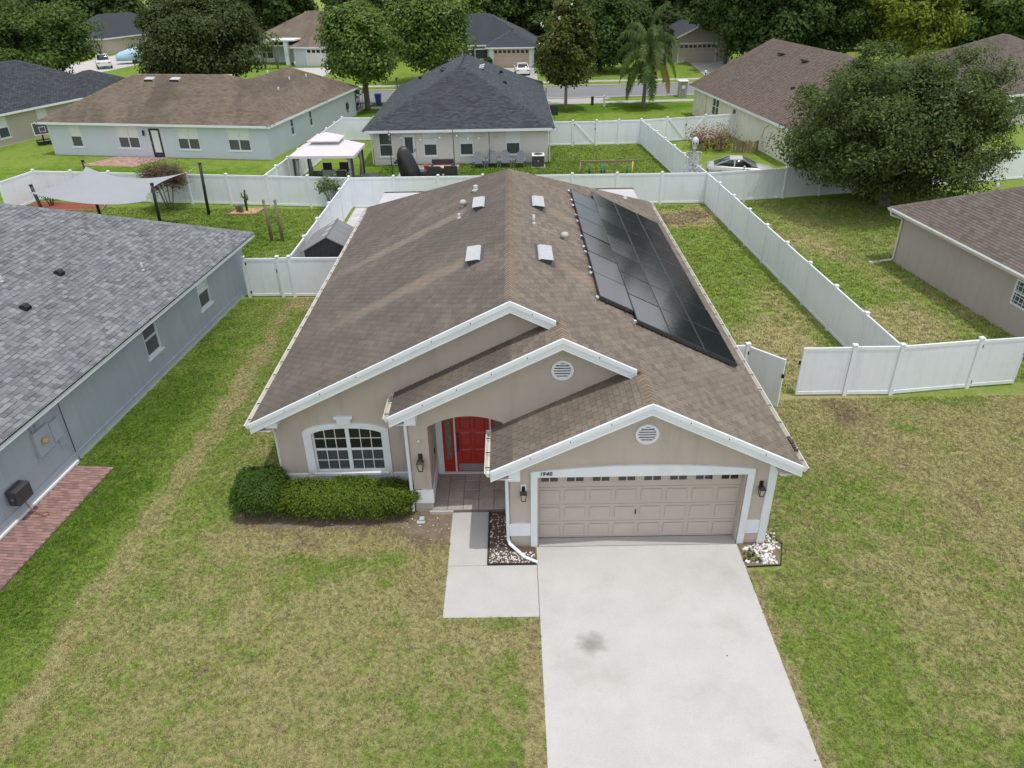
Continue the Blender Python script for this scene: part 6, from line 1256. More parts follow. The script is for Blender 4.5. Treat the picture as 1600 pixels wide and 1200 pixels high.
b = MB(); b.tube([(.1, .0, .0), (.1, 0, .6), (.16, 0, 1.25)], [.06, .08, .05], 8); b.tube([(.1, 0, .6), (.24, 0, .7), (.26, 0, 1.0)], [.05, .05, .03], 7); b.tube([(.12, 0, .75), (-.04, 0, .85), (-.06, 0, 1.1)], [.045, .045, .03], 7); obj('cactus', b, 'leaf_olive', t_); b = MB(); b.lathe([(.13, 0), (.16, .35), (.17, .4)], 10, T=Matrix.Translation((-.35, -.15, .05))); b.lathe([(.10, 0), (.12, .42), (.12, .46)], 10, T=Matrix.Translation((-.12, -.3, .05))); obj('pot', b, 'bark_grey', t_)
for x, y, lab, tl in ((-12.55, 37.7, 'left one of two bare weathered timber posts in the left lawn', -.25), (-11.97, 37.65, 'right one of two bare weathered timber posts in the left lawn', -.16)):
    t_ = thing('timber_post', lab, 'post', (x, y, 0), 0, 'timber posts standing in the lawn'); obj('shaft', MB().tube([(0, 0, -.1), (tl * .1, 0, 1.0), (tl * .25, -.05, 2.15)], [.085, .08, .075], 8), 'timber_grey', t_); obj('bracket', MB().bbox(tl * .25 - .05, tl * .25 + .05, -.12, .03, 2.08, 2.2, .01), 'timber_grey', t_)
def round_table(name, label, x, y, rr, h, mt): t = thing(name, label, 'table', (x, y, 0)); obj('table_top', MB().lathe([(rr, h - .04), (rr * 1.02, h - .02), (rr, h)], 18), mt, t); obj('base', MB().lathe([(rr * .5, 0), (.06, .05), (.05, h - .04)], 12), mt, t); return t
round_table('fire_bowl', 'round black fire bowl under the front edge of the shade sail', -21.6, 39.6, .55, .55, 'black_metal')
# shed
sh = thing('shed', 'small grey plastic shed with a gable roof in the corner behind the white fence', 'shed', (-7.95, 31.9, 0)); b = MB()
for i in range(9): b.bbox(-1.05 + i * .233, -1.05 + (i + 1) * .233 - .012, -.95, -.92, .0, 1.85, .004)
b.box(-1.05, 1.05, -.925, 1.35, 0, 1.88); b.add([(-1.05, -.93, 1.85), (1.05, -.93, 1.85), (0, -.93, 2.42), (-1.05, 1.35, 1.85), (1.05, 1.35, 1.85), (0, 1.35, 2.42)], [(0, 1, 2), (3, 5, 4)]); obj('wall', b, 'plastic_dark', sh)
for s in (-1, 1):
    b = MB()
    for i in range(4): b.add([(s * 1.22, -1.05 + i * .64, 1.78), (s * 1.22, -1.05 + i * .64 + .63, 1.78), (0, -1.05 + i * .64 + .63, 2.46), (0, -1.05 + i * .64, 2.46), (s * 1.22, -1.05 + i * .64, 1.73), (s * 1.22, -1.05 + i * .64 + .63, 1.73), (0, -1.05 + i * .64 + .63, 2.41), (0, -1.05 + i * .64, 2.41)], [(0, 1, 2, 3), (0, 4, 5, 1), (0, 3, 7, 4), (1, 5, 6, 2)])
    obj('roof_panel', b, 'plastic_grey', sh)
obj('ridge', MB().tube([(0, -1.06, 2.46), (0, 1.52, 2.46)], .035, 6), 'plastic_grey', sh)
for y in (-.55, .2, .95): obj('skylight', MB().add([(-.30, y, 2.305), (-.02, y, 2.468), (-.02, y + .26, 2.468), (-.30, y + .26, 2.305), (-.30, y, 2.27), (-.02, y, 2.43), (-.02, y + .26, 2.43), (-.30, y + .26, 2.27)], [(0, 1, 2, 3), (0, 4, 5, 1), (1, 5, 6, 2), (3, 2, 6, 7), (0, 3, 7, 4)]), 'pvc_pipe', sh)
pv = thing('paver_strip', 'pale paver strip between the shed and the back fence beside the house', 'pavers', (-7.9, 38.5, 0)); pvm = MB().bbox(.01, .59, .01, .59, -.03, .035, .012).mesh('paver', 'paver_pale')
for j in range(16):
    for i in range(4): o_ = bpy.data.objects.new('paver', pvm); o_.location = (-1.28 + i * .6, -4.7 + j * .6, 0); link(o_, pv)
# ------------------------------------------------------------------ yard of the slate-roofed house
gz = thing('gazebo', 'gazebo with a two-tier lilac canopy and dark posts by the left fence', 'gazebo', (-11.72, 49.2, 0), -2); b = MB(); w, d = 2.05, 1.75
def canopy(b, w, d, z0, z1, w1, d1, dr=.16):
    q = [(-w, -d, z0), (w, -d, z0), (w, d, z0), (-w, d, z0), (-w1, -d1, z1), (w1, -d1, z1), (w1, d1, z1), (-w1, d1, z1)]; b.add(q + [(x, y, z - dr) for x, y, z in q[:4]], [(0, 1, 5, 4), (1, 2, 6, 5), (2, 3, 7, 6), (3, 0, 4, 7), (4, 5, 6, 7), (0, 8, 9, 1), (1, 9, 10, 2), (2, 10, 11, 3), (3, 11, 8, 0)])
canopy(b, w, d, 2.15, 2.72, .70, .60); cn = obj('canopy', b, 'canopy_lilac', gz); b = MB(); canopy(b, .98, .86, 2.86, 3.25, .02, .02, .07); obj('canopy_top', b, 'canopy_lilac', gz); obj('vent_gap', MB().box(-.72, .72, -.62, .62, 2.68, 2.84), 'curtain_grey', gz)
for x in (-1, 1):
    for y in (-1, 1):
        obj('post', MB().bbox(x * 1.85 - .06, x * 1.85 + .06, y * 1.55 - .06, y * 1.55 + .06, 0, 2.1, .01), 'dark_metal', gz); b = MB(); b.tube([(x * (1.68), y * 1.45, 2.05), (x * 1.68, y * 1.45, 1.35), (x * 1.70, y * 1.47, 1.2), (x * 1.66, y * 1.44, .1)], [.13, .11, .06, .14], 8); obj('curtain', b, 'curtain_grey', gz); obj('brace', MB().tube([(x * 1.82, y * 1.5, 1.65), (x * 1.35, y * 1.5, 2.08)], .03, 5), 'dark_metal', gz)
for y in (-1.55, 1.55): obj('beam', MB().box(-1.9, 1.9, y - .04, y + .04, 2.02, 2.12), 'dark_metal', gz)
for x in (-1.85, 1.85): obj('beam', MB().box(x - .04, x + .04, -1.5, 1.5, 2.02, 2.12), 'dark_metal', gz)
dt = thing('dining_table', 'dark patio dining table with aqua mats under the gazebo', 'table', (-11.6, 49.3, 0)); obj('table_top', MB().bbox(-.8, .8, -.5, .5, .68, .73, .01), 'cushion_aqua', dt)
for x in (-.7, .7):
    for y in (-.4, .4): obj('leg', MB().box(x - .03, x + .03, y - .03, y + .03, 0, .68), 'wicker', dt)
def chair(label, x, y, rz, grp, src=None):
    if src: return dup(src, (x, y, 0), rz, label)
    t = thing('patio_chair', label, 'chair', (x, y, 0), rz, grp); obj('seat', MB().bbox(-.3, .3, -.28, .28, .38, .46, .02), 'cushion_aqua', t); b = MB(); b.bbox(-.3, .3, .26, .33, .42, 1.05, .02); obj('backrest', b, 'wicker', t)
    for s in (-1, 1): obj('armrest', MB().bbox(s * .33 - .04, s * .33 + .04, -.28, .3, .56, .63, .01), 'wicker', t)
    for sx in (-1, 1):
        for sy in (-1, 1): obj('leg', MB().box(sx * .28 - .025, sx * .28 + .025, sy * .26 - .025, sy * .26 + .025, 0, .40), 'wicker', t)
    return t
c0 = chair('dark wicker patio chair at the front left of the gazebo table', -12.35, 48.5, 180, 'patio chairs under the gazebo'); chair('dark wicker patio chair at the front right of the gazebo table', -10.85, 48.5, 180, '', c0); chair('dark wicker patio chair at the back left of the gazebo table', -12.2, 50.15, 0, '', c0); chair('dark wicker patio chair at the back right of the gazebo table', -11.1, 50.2, 0, '', c0)
gt = thing('coffee_table', 'low dark oval table right of the gazebo', 'table', (-9.2, 49.3, 0)); obj('table_top', MB().lathe([(.62, .4), (.66, .44), (.62, .47)], 18), 'dark_metal', gt); obj('base', MB().lathe([(.4, 0), (.35, .4)], 12), 'wicker', gt)
pp = thing('patio_slab', 'small concrete patio slab under the wicker sofa set', 'patio', (-5.6, 51.2, 0)); obj('slab', MB().slab([(-2, -1.7), (2.0, -1.7), (2.0, 2.5), (-2, 2.5)], -.05, .035), 'concrete', pp)
# covered offset umbrella / grill under a black cover
cv = thing('covered_grill', 'tall leaning object under a shiny black cover by the back door', 'covered grill', (-6.75, 50.0, 0)); secs = []; rr = random.Random(2)
for z, rx, ry, ox in ((0, .62, .55, .1), (.25, .68, .6, .1), (.7, .66, .56, .02), (1.2, .60, .48, -.08), (1.6, .5, .40, -.16), (1.95, .34, .28, -.22), (2.12, .14, .12, -.22)):
    secs.append([(ox + rx * math.cos(a) * (1 + .07 * math.sin(a * 5 + z * 3)), ry * math.sin(a) * (1 + .09 * math.sin(a * 4 + z * 2)), z) for a in [k * 2 * math.pi / 28 for k in range(28)]])
obj('cover', MB().loft(secs), 'cover_black', cv); obj('cover_tie', MB().tube([(-.7, -.1, 1.25), (-.78, -.3, 1.15), (-.62, -.45, 1.2)], [.08, .12, .05], 6), 'cover_black', cv)
def wicker(label, name, x, y, rz, w, back=True, cush='wicker', cat='sofa'):
    t = thing(name, label, cat, (x, y, 0), rz); obj('base', MB().bbox(-w / 2, w / 2, -.4, .4, .04, .36, .02), 'wicker', t); obj('seat_cushion', MB().bbox(-w / 2 + .08, w / 2 - .08, -.38, .3, .362, .47, .04), cush, t)
    if back:
        obj('backrest', MB().bbox(-w / 2, w / 2, .3, .42, .36, .85, .02), 'wicker', t)
        for s in (-1, 1): obj('armrest', MB().bbox(s * (w / 2 - .06) - .06, s * (w / 2 - .06) + .06, -.4, .3, .36, .62, .02), 'wicker', t)
    return t
wicker('dark wicker sofa beside the black pole on the patio slab', 'wicker_sofa', -4.6, 51.4, 0, 1.5, True, 'cushion_rose'); wicker('dark wicker armchair seen from behind at the right of the sofa set', 'wicker_armchair', -3.95, 50.2, 180, .85, True, 'cushion_rose', 'armchair'); wicker('dark wicker armchair with white towel in the middle of the sofa set', 'wicker_armchair', -5.05, 50.1, 180, .9, True, 'plain_white', 'armchair'); wicker('low dark wicker stool at the left of the sofa set', 'wicker_stool', -6.0, 50.4, 0, .8, False, 'glass_grey', 'stool')
tw = MB(); tw.bbox(-.3, .28, -.2, .22, .475, .60, .06); tag(obj('towel', tw, 'plain_white', loc=(-5.05, 50.15, .0)), 'white towel lying on the middle wicker armchair', 'towel')
b = MB(); b.bbox(-.17, .17, -.12, .12, 0, .42, .05); tag(obj('red_cooler', b, 'car_red', loc=(-5.75, 51.9, .04)), 'small red cooler standing on the patio slab', 'cooler')
for x, y, h, lab in ((-7.85, 50.1, 3.1, 'thin black string-light pole left of the covered grill'), (-3.68, 50.0, 3.2, 'thin black string-light pole at the wicker sofa set'), (-1.42, 52.9, 2.4, 'thin black string-light pole by the house wall behind the grey chairs')):
    t_ = thing('light_pole', lab, 'pole', (x, y, 0), 0, 'string-light poles behind the slate-roofed house'); obj('shaft', MB().tube([(0, 0, 0), (0, 0, h)], .026, 6), 'black_metal', t_); obj('foot', MB().lathe([(.16, 0), (.05, .06)], 8), 'black_metal', t_)
sl_ = thing('string_lights', 'string of small bulbs strung along the greige wall between the poles', 'string lights', (-7.85, 50.1, 0)); b = MB(); P = [Vector((-7.85, 50.1, 2.9)), Vector((-8.4, 53.7, 2.2)), Vector((-3.68, 50.0, 2.9)), Vector((-1.42, 52.9, 2.3))]; pts = []
for p, q in zip(P[:-1], P[1:]): pts += [p.lerp(q, k / 10) - Vector((0, 0, .35 * (1 - (2 * k / 10 - 1) ** 2))) for k in range(10)]
obj('cord', MB().tube(pts, .008, 4), 'dark_metal', sl_, True)
for p in pts[::3]: b.lathe([(.02, 0), (.05, .06), (.02, .12)], 6, T=Matrix.Translation(p - Vector((0, 0, .13))))
obj('bulb', b, 'plain_white', sl_, True)
def adirondack(x, y, rz, label, src=None):
    if src: return dup(src, (x, y, 0), rz, label)
    t = thing('adirondack_chair', label, 'chair', (x, y, 0), rz, 'grey adirondack chairs along the greige wall'); s_ = MB(); s_.add([(-.28, -.40, .38), (.28, -.40, .38), (.26, .22, .26), (-.26, .22, .26), (-.28, -.40, .34), (.28, -.40, .34), (.26, .22, .22), (-.26, .22, .22)], [(0, 1, 2, 3), (7, 6, 5, 4), (0, 4, 5, 1), (1, 5, 6, 2), (3, 2, 6, 7), (0, 3, 7, 4)]); obj('seat', s_, 'plastic_slate', t)
    b = MB()
    for i in range(5):
        x0 = -.29 + i * .118; hh = 1.02 - .05 * abs(i - 2) ** 1.6; b.add([(x0, .18, .26), (x0 + .105, .18, .26), (x0 + .112, .52, hh), (x0 - .007, .52, hh), (x0, .21, .26), (x0 + .105, .21, .26), (x0 + .112, .55, hh), (x0 - .007, .55, hh)], [(0, 1, 2, 3), (7, 6, 5, 4), (0, 3, 7, 4), (1, 5, 6, 2), (3, 2, 6, 7)])
    obj('backrest', b, 'plastic_slate', t)
    for s in (-1, 1): obj('armrest', MB().bbox(s * .38 - .07, s * .38 + .07, -.42, .32, .50, .535, .01), 'plastic_slate', t); obj('leg', MB().box(s * .36 - .03, s * .36 + .03, -.38, -.30, 0, .50).box(s * .36 - .03, s * .36 + .03, .2, .28, 0, .50), 'plastic_slate', t)
    return t
a0 = adirondack(-2.2, 52.75, 8, 'grey adirondack chair nearest the wicker sofa set'); adirondack(-1.22, 52.85, 0, 'grey adirondack chair in front of the thin wall pole', a0); adirondack(-.32, 52.85, 0, 'grey adirondack chair below the small wall box', a0); adirondack(.68, 52.75, -12, 'grey adirondack chair nearest the air conditioner', a0)
ac = thing('air_conditioner', 'square air conditioner with a white top at the greige house corner', 'air conditioner', (1.95, 52.75, 0)); obj('cabinet', MB().bbox(-.40, .40, -.40, .40, .06, .78, .02), 'ac_dark', ac); obj('pad', MB().box(-.5, .5, -.48, .48, -.02, .055), 'old_concrete', ac); b = MB(); b.bbox(-.43, .43, -.43, .43, .781, .86, .02); tp = obj('top', b, 'plain_white', ac); obj('fan_grille', MB().lathe([(.33, .862), (.32, .872), (.1, .88)], 18), 'dark_metal', tp); obj('badge', MB().lathe([(.05, 0), (.05, .01)], 10, T=Matrix.Translation((0, -.40, .45)) @ Matrix.Rotation(R(90), 4, 'X')), 'steel', ac)
b = MB()
for z in [.14 + .07 * k for k in range(9)]: b.box(-.38, .38, -.408, -.4005, z, z + .02)
obj('louvre', b, 'dark_metal', ac)
sw = thing('swing_set', 'low wooden swing beam with green legs behind the back fence', 'swing set', (6.4, 50.0, 0)); obj('beam', MB().bbox(-1.85, 1.85, -.06, .06, .86, 1.0, .01), 'timber', sw)
for x, m_ in ((-1.75, 'timber'), (-1.15, 'play_green'), (-.35, 'play_green'), (-.15, 'play_green'), (1.35, 'play_green'), (1.72, 'play_yellow')):
    obj('leg', MB().tube([(x, -.04, .9), (x - .08, -.35, 0)], .045, 6).tube([(x, .04, .9), (x + .08, .35, 0)], .045, 6), m_, sw)
for x0, x1 in ((-1.5, -1.1), (.2, .7)): obj('rope', MB().tube([(x0, 0, .86), ((x0 + x1) / 2 - .1, 0, .35), ((x0 + x1) / 2 + .1, 0, .35), (x1, 0, .86)], .012, 4), 'dark_metal', sw)
# ------------------------------------------------------------------ skeleton decoration
sk = thing('skeleton_figure', 'very tall silver-white skeleton decoration standing at the fence corner', 'skeleton', (10.75, 44.35, 0), -15); b = MB()
b.loft([[(rx * math.cos(a), oy + ry * math.sin(a), z) for a in [k * 2 * math.pi / 14 for k in range(14)]] for z, rx, ry, oy in ((3.02, .10, .09, -.06), (3.08, .15, .14, -.06), (3.2, .19, .21, -.02), (3.34, .20, .24, .0), (3.46, .17, .20, .0), (3.55, .08, .10, .0))]); sku = obj('skull', b, 'bone', sk); b = MB(); b.loft([[(rx * math.cos(a), oy + ry * math.sin(a), z) for a in [k * 2 * math.pi / 12 for k in range(12)]] for z, rx, ry, oy in ((2.88, .07, .05, -.12), (2.94, .12, .10, -.10), (3.03, .13, .12, -.07))]); obj('jaw', b, 'bone', sku)
for s in (-1, 1): obj('eye_socket', MB().lathe([(.045, 0), (.05, .02)], 10, T=Matrix.Translation((s * .075, -.205, 3.24)) @ Matrix.Rotation(R(90), 4, 'X')), 'black_metal', sku)
b = MB(); b.tube([(0, .02, 1.75), (0, .06, 2.1), (0, .02, 2.5), (0, .0, 2.9)], [.07, .055, .055, .05], 8)
for k in range(16): b.lathe([(.05, 0), (.085, .015), (.05, .03)], 8, T=Matrix.Translation((0, .03 + .03 * math.sin(k * .3), 1.78 + k * .068)))
obj('spine', b, 'bone', sk)
for k in range(8):
    z = 2.66 - k * .085; w = .20 + .10 * math.sin((k + 1) / 8 * 2.4)
    for s in (-1, 1): obj('rib', MB().tube([(0, .08, z), (s * w * .7, .10, z + .02), (s * w, -.02, z - .03), (s * w * .75, -.15, z - .08), (s * .04, -.19, z - .07)], .024, 6), 'bone', sk)
obj('breastbone', MB().bbox(-.045, .045, -.215, -.18, 2.1, 2.66, .01), 'bone', sk)
b = MB()
for s in (-1, 1): b.loft([[(s * (.14 + rx * math.cos(a)), ry * math.sin(a), z) for a in [k * 2 * math.pi / 10 for k in range(10)]] for z, rx, ry in ((1.60, .05, .06), (1.70, .13, .14), (1.84, .18, .12), (1.95, .12, .05))])
obj('pelvis', b, 'bone', sk)
for s in (-1, 1):
    obj('collar_bone', MB().tube([(0, -.14, 2.70), (s * .2, -.10, 2.76), (s * .38, .0, 2.72)], .028, 6), 'bone', sk); obj('shoulder_blade', MB().add([(s * .12, .12, 2.7), (s * .36, .08, 2.7), (s * .2, .14, 2.3), (s * .12, .14, 2.7), (s * .36, .10, 2.7), (s * .2, .16, 2.3)], [(0, 1, 2), (5, 4, 3), (0, 3, 4, 1), (1, 4, 5, 2)]), 'bone', sk)
    b = MB(); b.tube([(s * .38, 0, 2.72), (s * .40, 0, 2.66), (s * .42, .02, 2.2), (s * .43, .0, 2.06)], [.05, .032, .028, .045], 8); b.tube([(s * .43, 0, 2.04), (s * .44, -.05, 1.7), (s * .45, -.10, 1.46)], [.03, .022, .022], 7); b.tube([(s * .46, .02, 2.04), (s * .47, -.03, 1.7), (s * .475, -.09, 1.46)], .018, 6)
    for f in range(5): b.tube([(s * (.43 + .018 * f), -.10, 1.45), (s * (.42 + .026 * f), -.13, 1.33), (s * (.42 + .028 * f), -.14, 1.24 - .03 * (f in (1, 2, 3)))], [.014, .012, .008], 5)
    obj('arm', b, 'bone', sk); b = MB(); b.tube([(s * .18, 0, 1.66), (s * .20, 0, 1.55), (s * .19, -.02, 1.0), (s * .19, -.02, .90)], [.06, .04, .034, .06], 8); b.tube([(s * .19, -.02, .88), (s * .19, .0, .5), (s * .19, .02, .10)], [.045, .028, .03], 7); b.tube([(s * .225, -.01, .86), (s * .225, .01, .5), (s * .22, .03, .1)], .018, 6); b.bbox(s * .20 - .07, s * .20 + .07, -.28, .10, .0, .09, .02); obj('leg', b, 'bone', sk)
# ------------------------------------------------------------------ yard of the cream house
def wheel_(t, x, y, r, w, mt='tyre'):
    T = Matrix.Translation((x, y, r)) @ Matrix.Rotation(R(90), 4, 'X'); o = obj('wheel', MB().lathe([(r * .62, -w / 2), (r * .93, -w / 2), (r, -w * .35), (r, w * .35), (r * .93, w / 2), (r * .62, w / 2)], 18, T=T), mt, t); b = MB(); b.lathe([(r * .64, -w * .42), (r * .60, -w * .30), (r * .18, -w * .36), (.02, -w * .40)], 14, T=T); b.lathe([(.02, w * .40), (r * .18, w * .36), (r * .60, w * .30), (r * .64, w * .42)], 14, T=T); obj('rim', b, 'rim_alloy', o); return o
def car(name, label, cat, loc, rz, secs, cab, paint, L_, W_, wb, r=.32, lights=True, group=None):
    """secs: (x, half width, z low, z belt, crown); cab: (x, half width bottom, half width top, z bottom, z top)"""
    t = thing(name, label, cat, loc, rz, group); S_ = [[(x, -w * .94, zl), (x, -w, zl + .12), (x, -w, (zl + zb) / 2), (x, -w * .96, zb - .05), (x, -w * .82, zb), (x, -w * .4, zb + cr), (x, w * .4, zb + cr), (x, w * .82, zb), (x, w * .96, zb - .05), (x, w, (zl + zb) / 2), (x, w, zl + .12), (x, w * .94, zl)] for x, w, zl, zb, cr in secs]
    obj('body', MB().loft(S_), paint, t); C_ = [[(x, -wb_, z0), (x, -wt, z1 - .02), (x, -wt * .85, z1), (x, wt * .85, z1), (x, wt, z1 - .02), (x, wb_, z0)] for x, wb_, wt, z0, z1 in cab]; obj('glazing', MB().loft(C_), 'glass_dark', t)
    b = MB(); i0, i1 = 1, len(cab) - 2; rf = []
    for x, wb_, wt, z0, z1 in cab[i0:i1 + 1]: rf.append([(x, -wt * 1.01, z1 - .035), (x, -wt * .86, z1 + .012), (x, wt * .86, z1 + .012), (x, wt * 1.01, z1 - .035)])
    b.loft(rf, smooth=False); obj('roof', b, paint, t); b = MB()
    for k0, k1 in ((0, 1), (len(cab) - 1, len(cab) - 2)):
        for s in (-1, 1): b.beam((cab[k0][0], s * cab[k0][1] * .99, cab[k0][3]), (cab[k1][0], s * cab[k1][2] * 1.0, cab[k1][4] - .01), .07, .05)
    xm_ = (cab[i0][0] + cab[i1][0]) / 2 - .1
    for s in (-1, 1): b.beam((xm_, s * cab[1][1] * 1.0, cab[1][3]), (xm_, s * cab[1][2] * 1.01, cab[1][4] - .02), .07, .03)
    obj('pillar', b, paint, t)
    for x in wb:
        for s in (-1, 1): wheel_(t, x, s * (W_ / 2 - .09), r, .2)
    for s in (-1, 1):
        obj('headlight', MB().bbox(secs[-1][0] - .16, secs[-1][0] + .012, s * W_ * .36 - .14, s * W_ * .36 + .14, secs[-1][3] - .18, secs[-1][3] - .05, .02), 'glass_grey', t); obj('tail_light', MB().bbox(secs[0][0] - .012, secs[0][0] + .10, s * W_ * .36 - .16, s * W_ * .36 + .16, secs[0][3] - .20, secs[0][3] - .06, .02), 'car_red', t); obj('mirror', MB().bbox(cab[-2][0] + .05, cab[-2][0] + .17, s * W_ * .5 - .02, s * W_ * .5 + .16 * s if s > 0 else s * W_ * .5 + .02, cab[0][3], cab[0][3] + .13, .02) if s > 0 else MB().bbox(cab[-2][0] + .05, cab[-2][0] + .17, -W_ * .5 - .16, -W_ * .5 + .02, cab[0][3], cab[0][3] + .13, .02), paint, t)
    return t
SED = ([(-2.15, .72, .30, .78, .0), (-2.0, .84, .24, .88, .02), (-1.2, .88, .22, .90, .03), (0, .88, .22, .86, .03), (1.0, .88, .22, .82, .05), (1.8, .82, .24, .70, .05), (2.15, .62, .30, .58, .02)], [(-1.75, .70, .50, .86, .90), (-.75, .78, .58, .86, 1.27), (.05, .78, .58, .86, 1.30), (1.0, .74, .5, .84, .86)])
car('sports_coupe', 'silver coupe with a tinted glass roof parked behind the back fence', 'car', (14.95, 48.85, 0), -12, SED[0], SED[1], 'car_silver', 4.3, 1.76, (-1.3, 1.32))
bare_shrub('dried_shrub', 'heap of dry reddish brown foliage by the white double gate', (15.1, 57.4, 0), .95, 2.6, 'leaf_dry', 1800, 14, leaf=.16, ns=9)
pf_ = thing('picket_screen', 'short screen of weathered wooden pickets beside the cream wall', 'picket screen', (17.3, 55.75, 0), -9)
for i in range(9): obj('picket', MB().bbox(-.95 + i * .20, -.95 + i * .20 + .165, -.02 + .02 * (i % 2), .02 + .02 * (i % 2), 0, .82 + .05 * ((i * 7) % 3), .005), 'timber_grey' if i < 3 else 'timber', pf_, rot=(0, R((-3, 2, -2, 1, 0, 2, -1, 3, 1)[i]), 0))
# ------------------------------------------------------------------ street
TR = ([(-2.7, .80, .45, 1.02, 0), (-2.55, .92, .42, 1.06, 0), (-.6, .94, .40, 1.06, .0), (.6, .94, .40, 1.06, .02), (1.3, .94, .40, 1.10, .04), (2.3, .92, .42, 1.04, .04), (2.7, .80, .48, .92, .02)], [(-.75, .82, .66, 1.05, 1.10), (-.45, .84, .68, 1.05, 1.72), (.55, .84, .68, 1.05, 1.74), (1.30, .80, .60, 1.05, 1.10)])
car('pickup_truck', 'black pickup truck on the driveway behind the pale blue house', 'truck', (-15.9, 77.6, 0), -82, TR[0], TR[1], 'car_black', 5.4, 1.9, (-1.7, 1.75), .38)
car('pickup_truck', 'white pickup truck parked beside the blue covered boat at the far left', 'truck', (-57.4, 114.6, 0), 118, TR[0], TR[1], 'car_white', 5.4, 1.9, (-1.7, 1.75), .38)
car('parked_car', 'pale car with a red tail light in the far beige garage drive', 'car', (1.7, 100.5, 0), 92, SED[0], SED[1], 'car_white', 4.3, 1.76, (-1.3, 1.32))
bt = thing('covered_boat', 'boat under a pale blue cover on the far left driveway', 'boat', (-54.4, 119.3, 0), 20); obj('cover', MB().loft([[(x, w * math.cos(a), .75 + (h - .75) * max(0, math.sin(a)) ** .7 + .35 * min(0, math.sin(a))) for a in [k * 2 * math.pi / 16 for k in range(16)]] for x, w, h in ((-3.0, .75, 1.25), (-2.4, 1.1, 1.6), (-1, 1.2, 2.0), (.2, 1.2, 2.2), (1.4, 1.1, 1.7), (2.4, .75, 1.45), (3.1, .1, 1.3))]), 'tarp_blue', bt); b = MB(); b.loft([[(x, -w, .75), (x, 0, z), (x, w, .75)] for x, w, z in ((-2.9, .7, .5), (0, 1.0, .4), (2, .7, .5), (3, .1, .7))]); obj('hull', b, 'plain_white', bt)
for s in (-1, 1): wheel_(bt, -.6, s * .95, .3, .18)
bn = thing('wheelie_bin', 'blue wheelie bin on the kerb beside the tree trunk', 'bin', (-13.15, 79.3, 0)); obj('body', MB().loft([[(-a, -a * 1.05, z), (a, -a * 1.05, z), (a, a * 1.05, z), (-a, a * 1.05, z)] for a, z in ((.22, .06), (.30, 1.0))], smooth=False), 'bin_blue', bn); obj('lid', MB().bbox(-.33, .33, -.36, .36, 1.0, 1.07, .02), 'bin_blue', bn)
for s in (-1, 1): obj('wheel', MB().lathe([(.1, -.03), (.1, .03)], 10, T=Matrix.Translation((s * .22, .28, .1)) @ Matrix.Rotation(R(90), 4, 'Y')), 'tyre', bn)
bare_shrub('sapling', 'thin leafy sapling beside the trunk of the round-topped tree', (-14.6, 77.6, 0), 1.9, .9, 'leaf_fresh', 160, 21, leaf=.2, ns=3)
def mailbox(label, x, y, mt, post_mt, rz=0):
    t = thing('mailbox', label, 'mailbox', (x, y, 0), rz); obj('post', MB().bbox(-.05, .05, -.05, .05, 0, 1.05, .01).box(-.05, .05, -.4, .12, .92, 1.0), post_mt, t); obj('box', MB().loft([[(-.1, y0, 1.02), (.1, y0, 1.02), (.1, y0, 1.16), (.06, y0, 1.23), (-.06, y0, 1.23), (-.1, y0, 1.16)] for y0 in (-.42, .12)], smooth=False), mt, t); obj('flag', MB().box(.105, .115, -.2, -.16, 1.08, 1.3), 'car_red', t)
mailbox('dark mailbox on a post at the far kerb left of the slate roof', -12.6, 89.7, 'dark_metal', 'bark'); mailbox('white-topped mailbox across the road near the chestnut roof', 22.4, 91.0, 'plain_white', 'dark_metal')
mp_ = thing('mailbox_pillar', 'pale brick mailbox pillar with a white cap by the road', 'mailbox', (17.75, 81.0, 0)); b = MB(); r_ = random.Random(3)
for k in range(14):
    for i in range(3): b.bbox(-.42 + i * .28 + .01, -.42 + (i + 1) * .28 - .01, -.42, .42, .02 + k * .105, .02 + k * .105 + .092, .008)
obj('brickwork', b, 'old_concrete', mp_); obj('cap', MB().bbox(-.5, .5, -.5, .5, 1.50, 1.60, .02), 'plain_white', mp_); obj('box', MB().box(-.16, .16, -.46, -.40, .85, 1.15), 'plain_white', mp_)
ub = thing('utility_box', 'small dark green utility post at the near pavement', 'utility box', (8.15, 77.0, 0)); obj('body', MB().bbox(-.13, .13, -.13, .13, 0, .75, .03), 'sign_dark', ub); obj('lid', MB().bbox(-.15, .15, -.15, .15, .751, .82, .02), 'dark_metal', ub)
ub = thing('marker_post', 'short white utility marker post at the near pavement', 'marker post', (9.2, 76.0, 0)); obj('body', MB().bbox(-.09, .09, -.09, .09, 0, 1.0, .02), 'plain_white', ub); obj('cap', MB().bbox(-.11, .11, -.11, .11, 1.001, 1.06, .02), 'plain_white', ub)
lp = thing('street_lamp', 'slim street lamp with a white globe among the dark trees', 'street lamp', (9.55, 98.5, 0)); obj('pole', MB().tube([(0, 0, 0), (0, 0, 3.7)], [.07, .05], 8), 'black_metal', lp); obj('globe', MB().lathe([(.10, 3.7), (.22, 3.85), (.24, 4.0), (.16, 4.15), (.02, 4.2)], 12), 'plain_white', lp)
bp_ = thing('lamp_post', 'thin dark post right of the slate roof near the fence', 'post', (3.3, 70.5, 0)); obj('shaft', MB().tube([(0, 0, 0), (0, 0, 2.6)], .05, 6), 'dark_metal', bp_); obj('sign', MB().box(-.0, 1.1, -.02, .02, .25, 1.05), 'sign_dark', bp_)
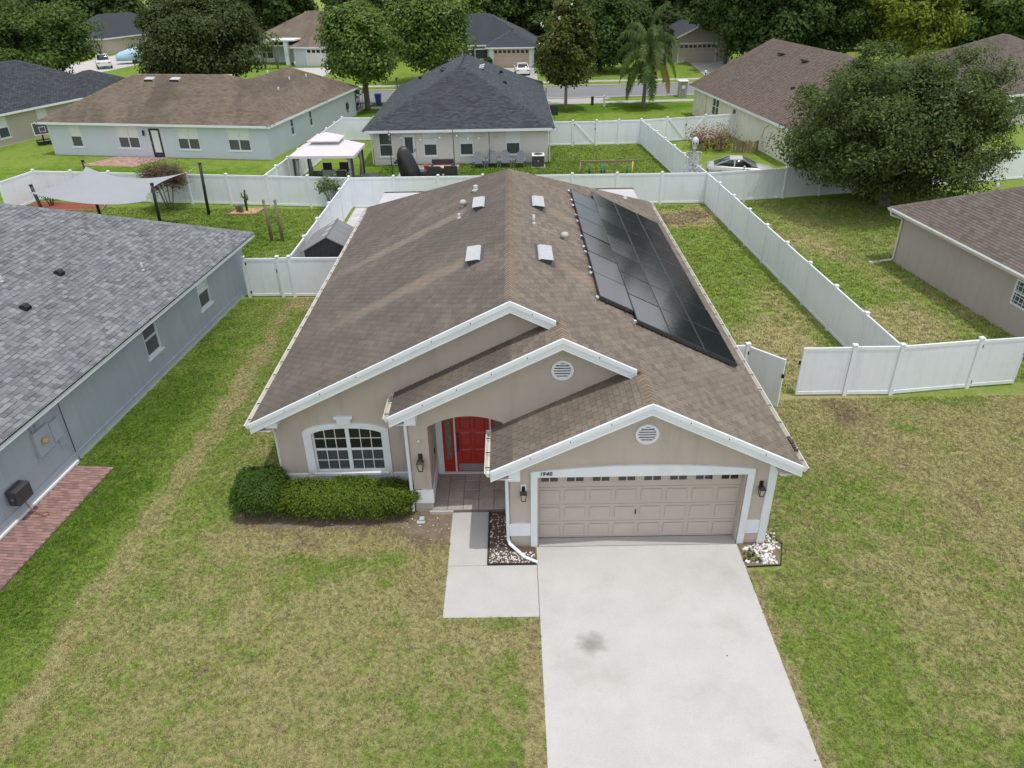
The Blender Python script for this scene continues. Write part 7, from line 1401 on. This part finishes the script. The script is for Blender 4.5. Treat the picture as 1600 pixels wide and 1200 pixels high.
bh = thing('basketball_hoop', 'low basketball hoop with a grey backboard beside the pale blue house', 'basketball hoop', (-37.6, 62.4, 0), 40); obj('pole', MB().tube([(0, .9, 0), (0, .6, 1.0), (0, .03, 1.3)], .06, 8), 'black_metal', bh); bb_ = obj('backboard', MB().bbox(-.65, .65, -.03, .03, .90, 1.85, .01), 'glass_grey', bh); b = MB()
for q in ((-.66, -.60, .89, 1.86), (.60, .66, .89, 1.86), (-.22, -.19, 1.1, 1.5), (.19, .22, 1.1, 1.5)): b.box(q[0], q[1], -.04, -.0305, q[2], q[3])
for q in ((-.60, .60, 1.8, 1.86), (-.60, .60, .89, .95), (-.19, .19, 1.1, 1.13), (-.19, .19, 1.47, 1.5)): b.box(q[0], q[1], -.04, -.0305, q[2], q[3])
obj('marking', b, 'plain_white', bb_); obj('hoop', MB().tube([(.22 * math.cos(a), -.28 + .22 * math.sin(a), 1.1) for a in [k * math.pi / 8 for k in range(17)]], .014, 5), 'car_red', bh); obj('base', MB().bbox(-.5, .5, .5, 1.3, 0, .35, .05), 'black_metal', bh)
for x, y, h, lab in ((-33.0, 109.3, 3.6, 'left one of two small multi-stem palms at the far white house'), (-31.4, 109.6, 4.2, 'right one of two small multi-stem palms at the far white house')):
    t_ = thing('small_palm', lab, 'palm', (x, y, 0), 0, 'small palms at the far white house'); r_ = random.Random(int(h * 10)); b = MB(); f = MB()
    for k in range(3):
        a = k * 2.1; tp_ = Vector((math.cos(a) * .6, math.sin(a) * .4, h * r_.uniform(.7, 1))); b.tube([(0, 0, 0), tp_ * .6, tp_], [.1, .08, .06], 6)
        for q in range(14): aa = q * .45 + r_.uniform(-.1, .1); ee = tp_ + Vector((math.cos(aa) * .9, math.sin(aa) * .9, r_.uniform(-.5, .35))); mm__ = tp_.lerp(ee, .5) + Vector((0, 0, .22)); sd_ = Vector((-math.sin(aa), math.cos(aa), 0)) * .10; f.add([tp_, mm__ + sd_, mm__ - sd_, ee], [(0, 1, 3, 2)])
    obj('trunk', b, 'bark_grey', t_); obj('frond', f, 'leaf_fresh', t_)
hedge('hedge', 'clipped dark hedge right of the far beige garage door', (4.1, 106.4, 0), (1.2, 1.2, 2.1), 1500, .25, 'leaf_deep', 51); hedge('hedge', 'low clipped hedge left of the far beige garage door', (-2.75, 106.5, 0), (1.1, 1.0, 1.2), 1000, .25, 'leaf_deep', 52)
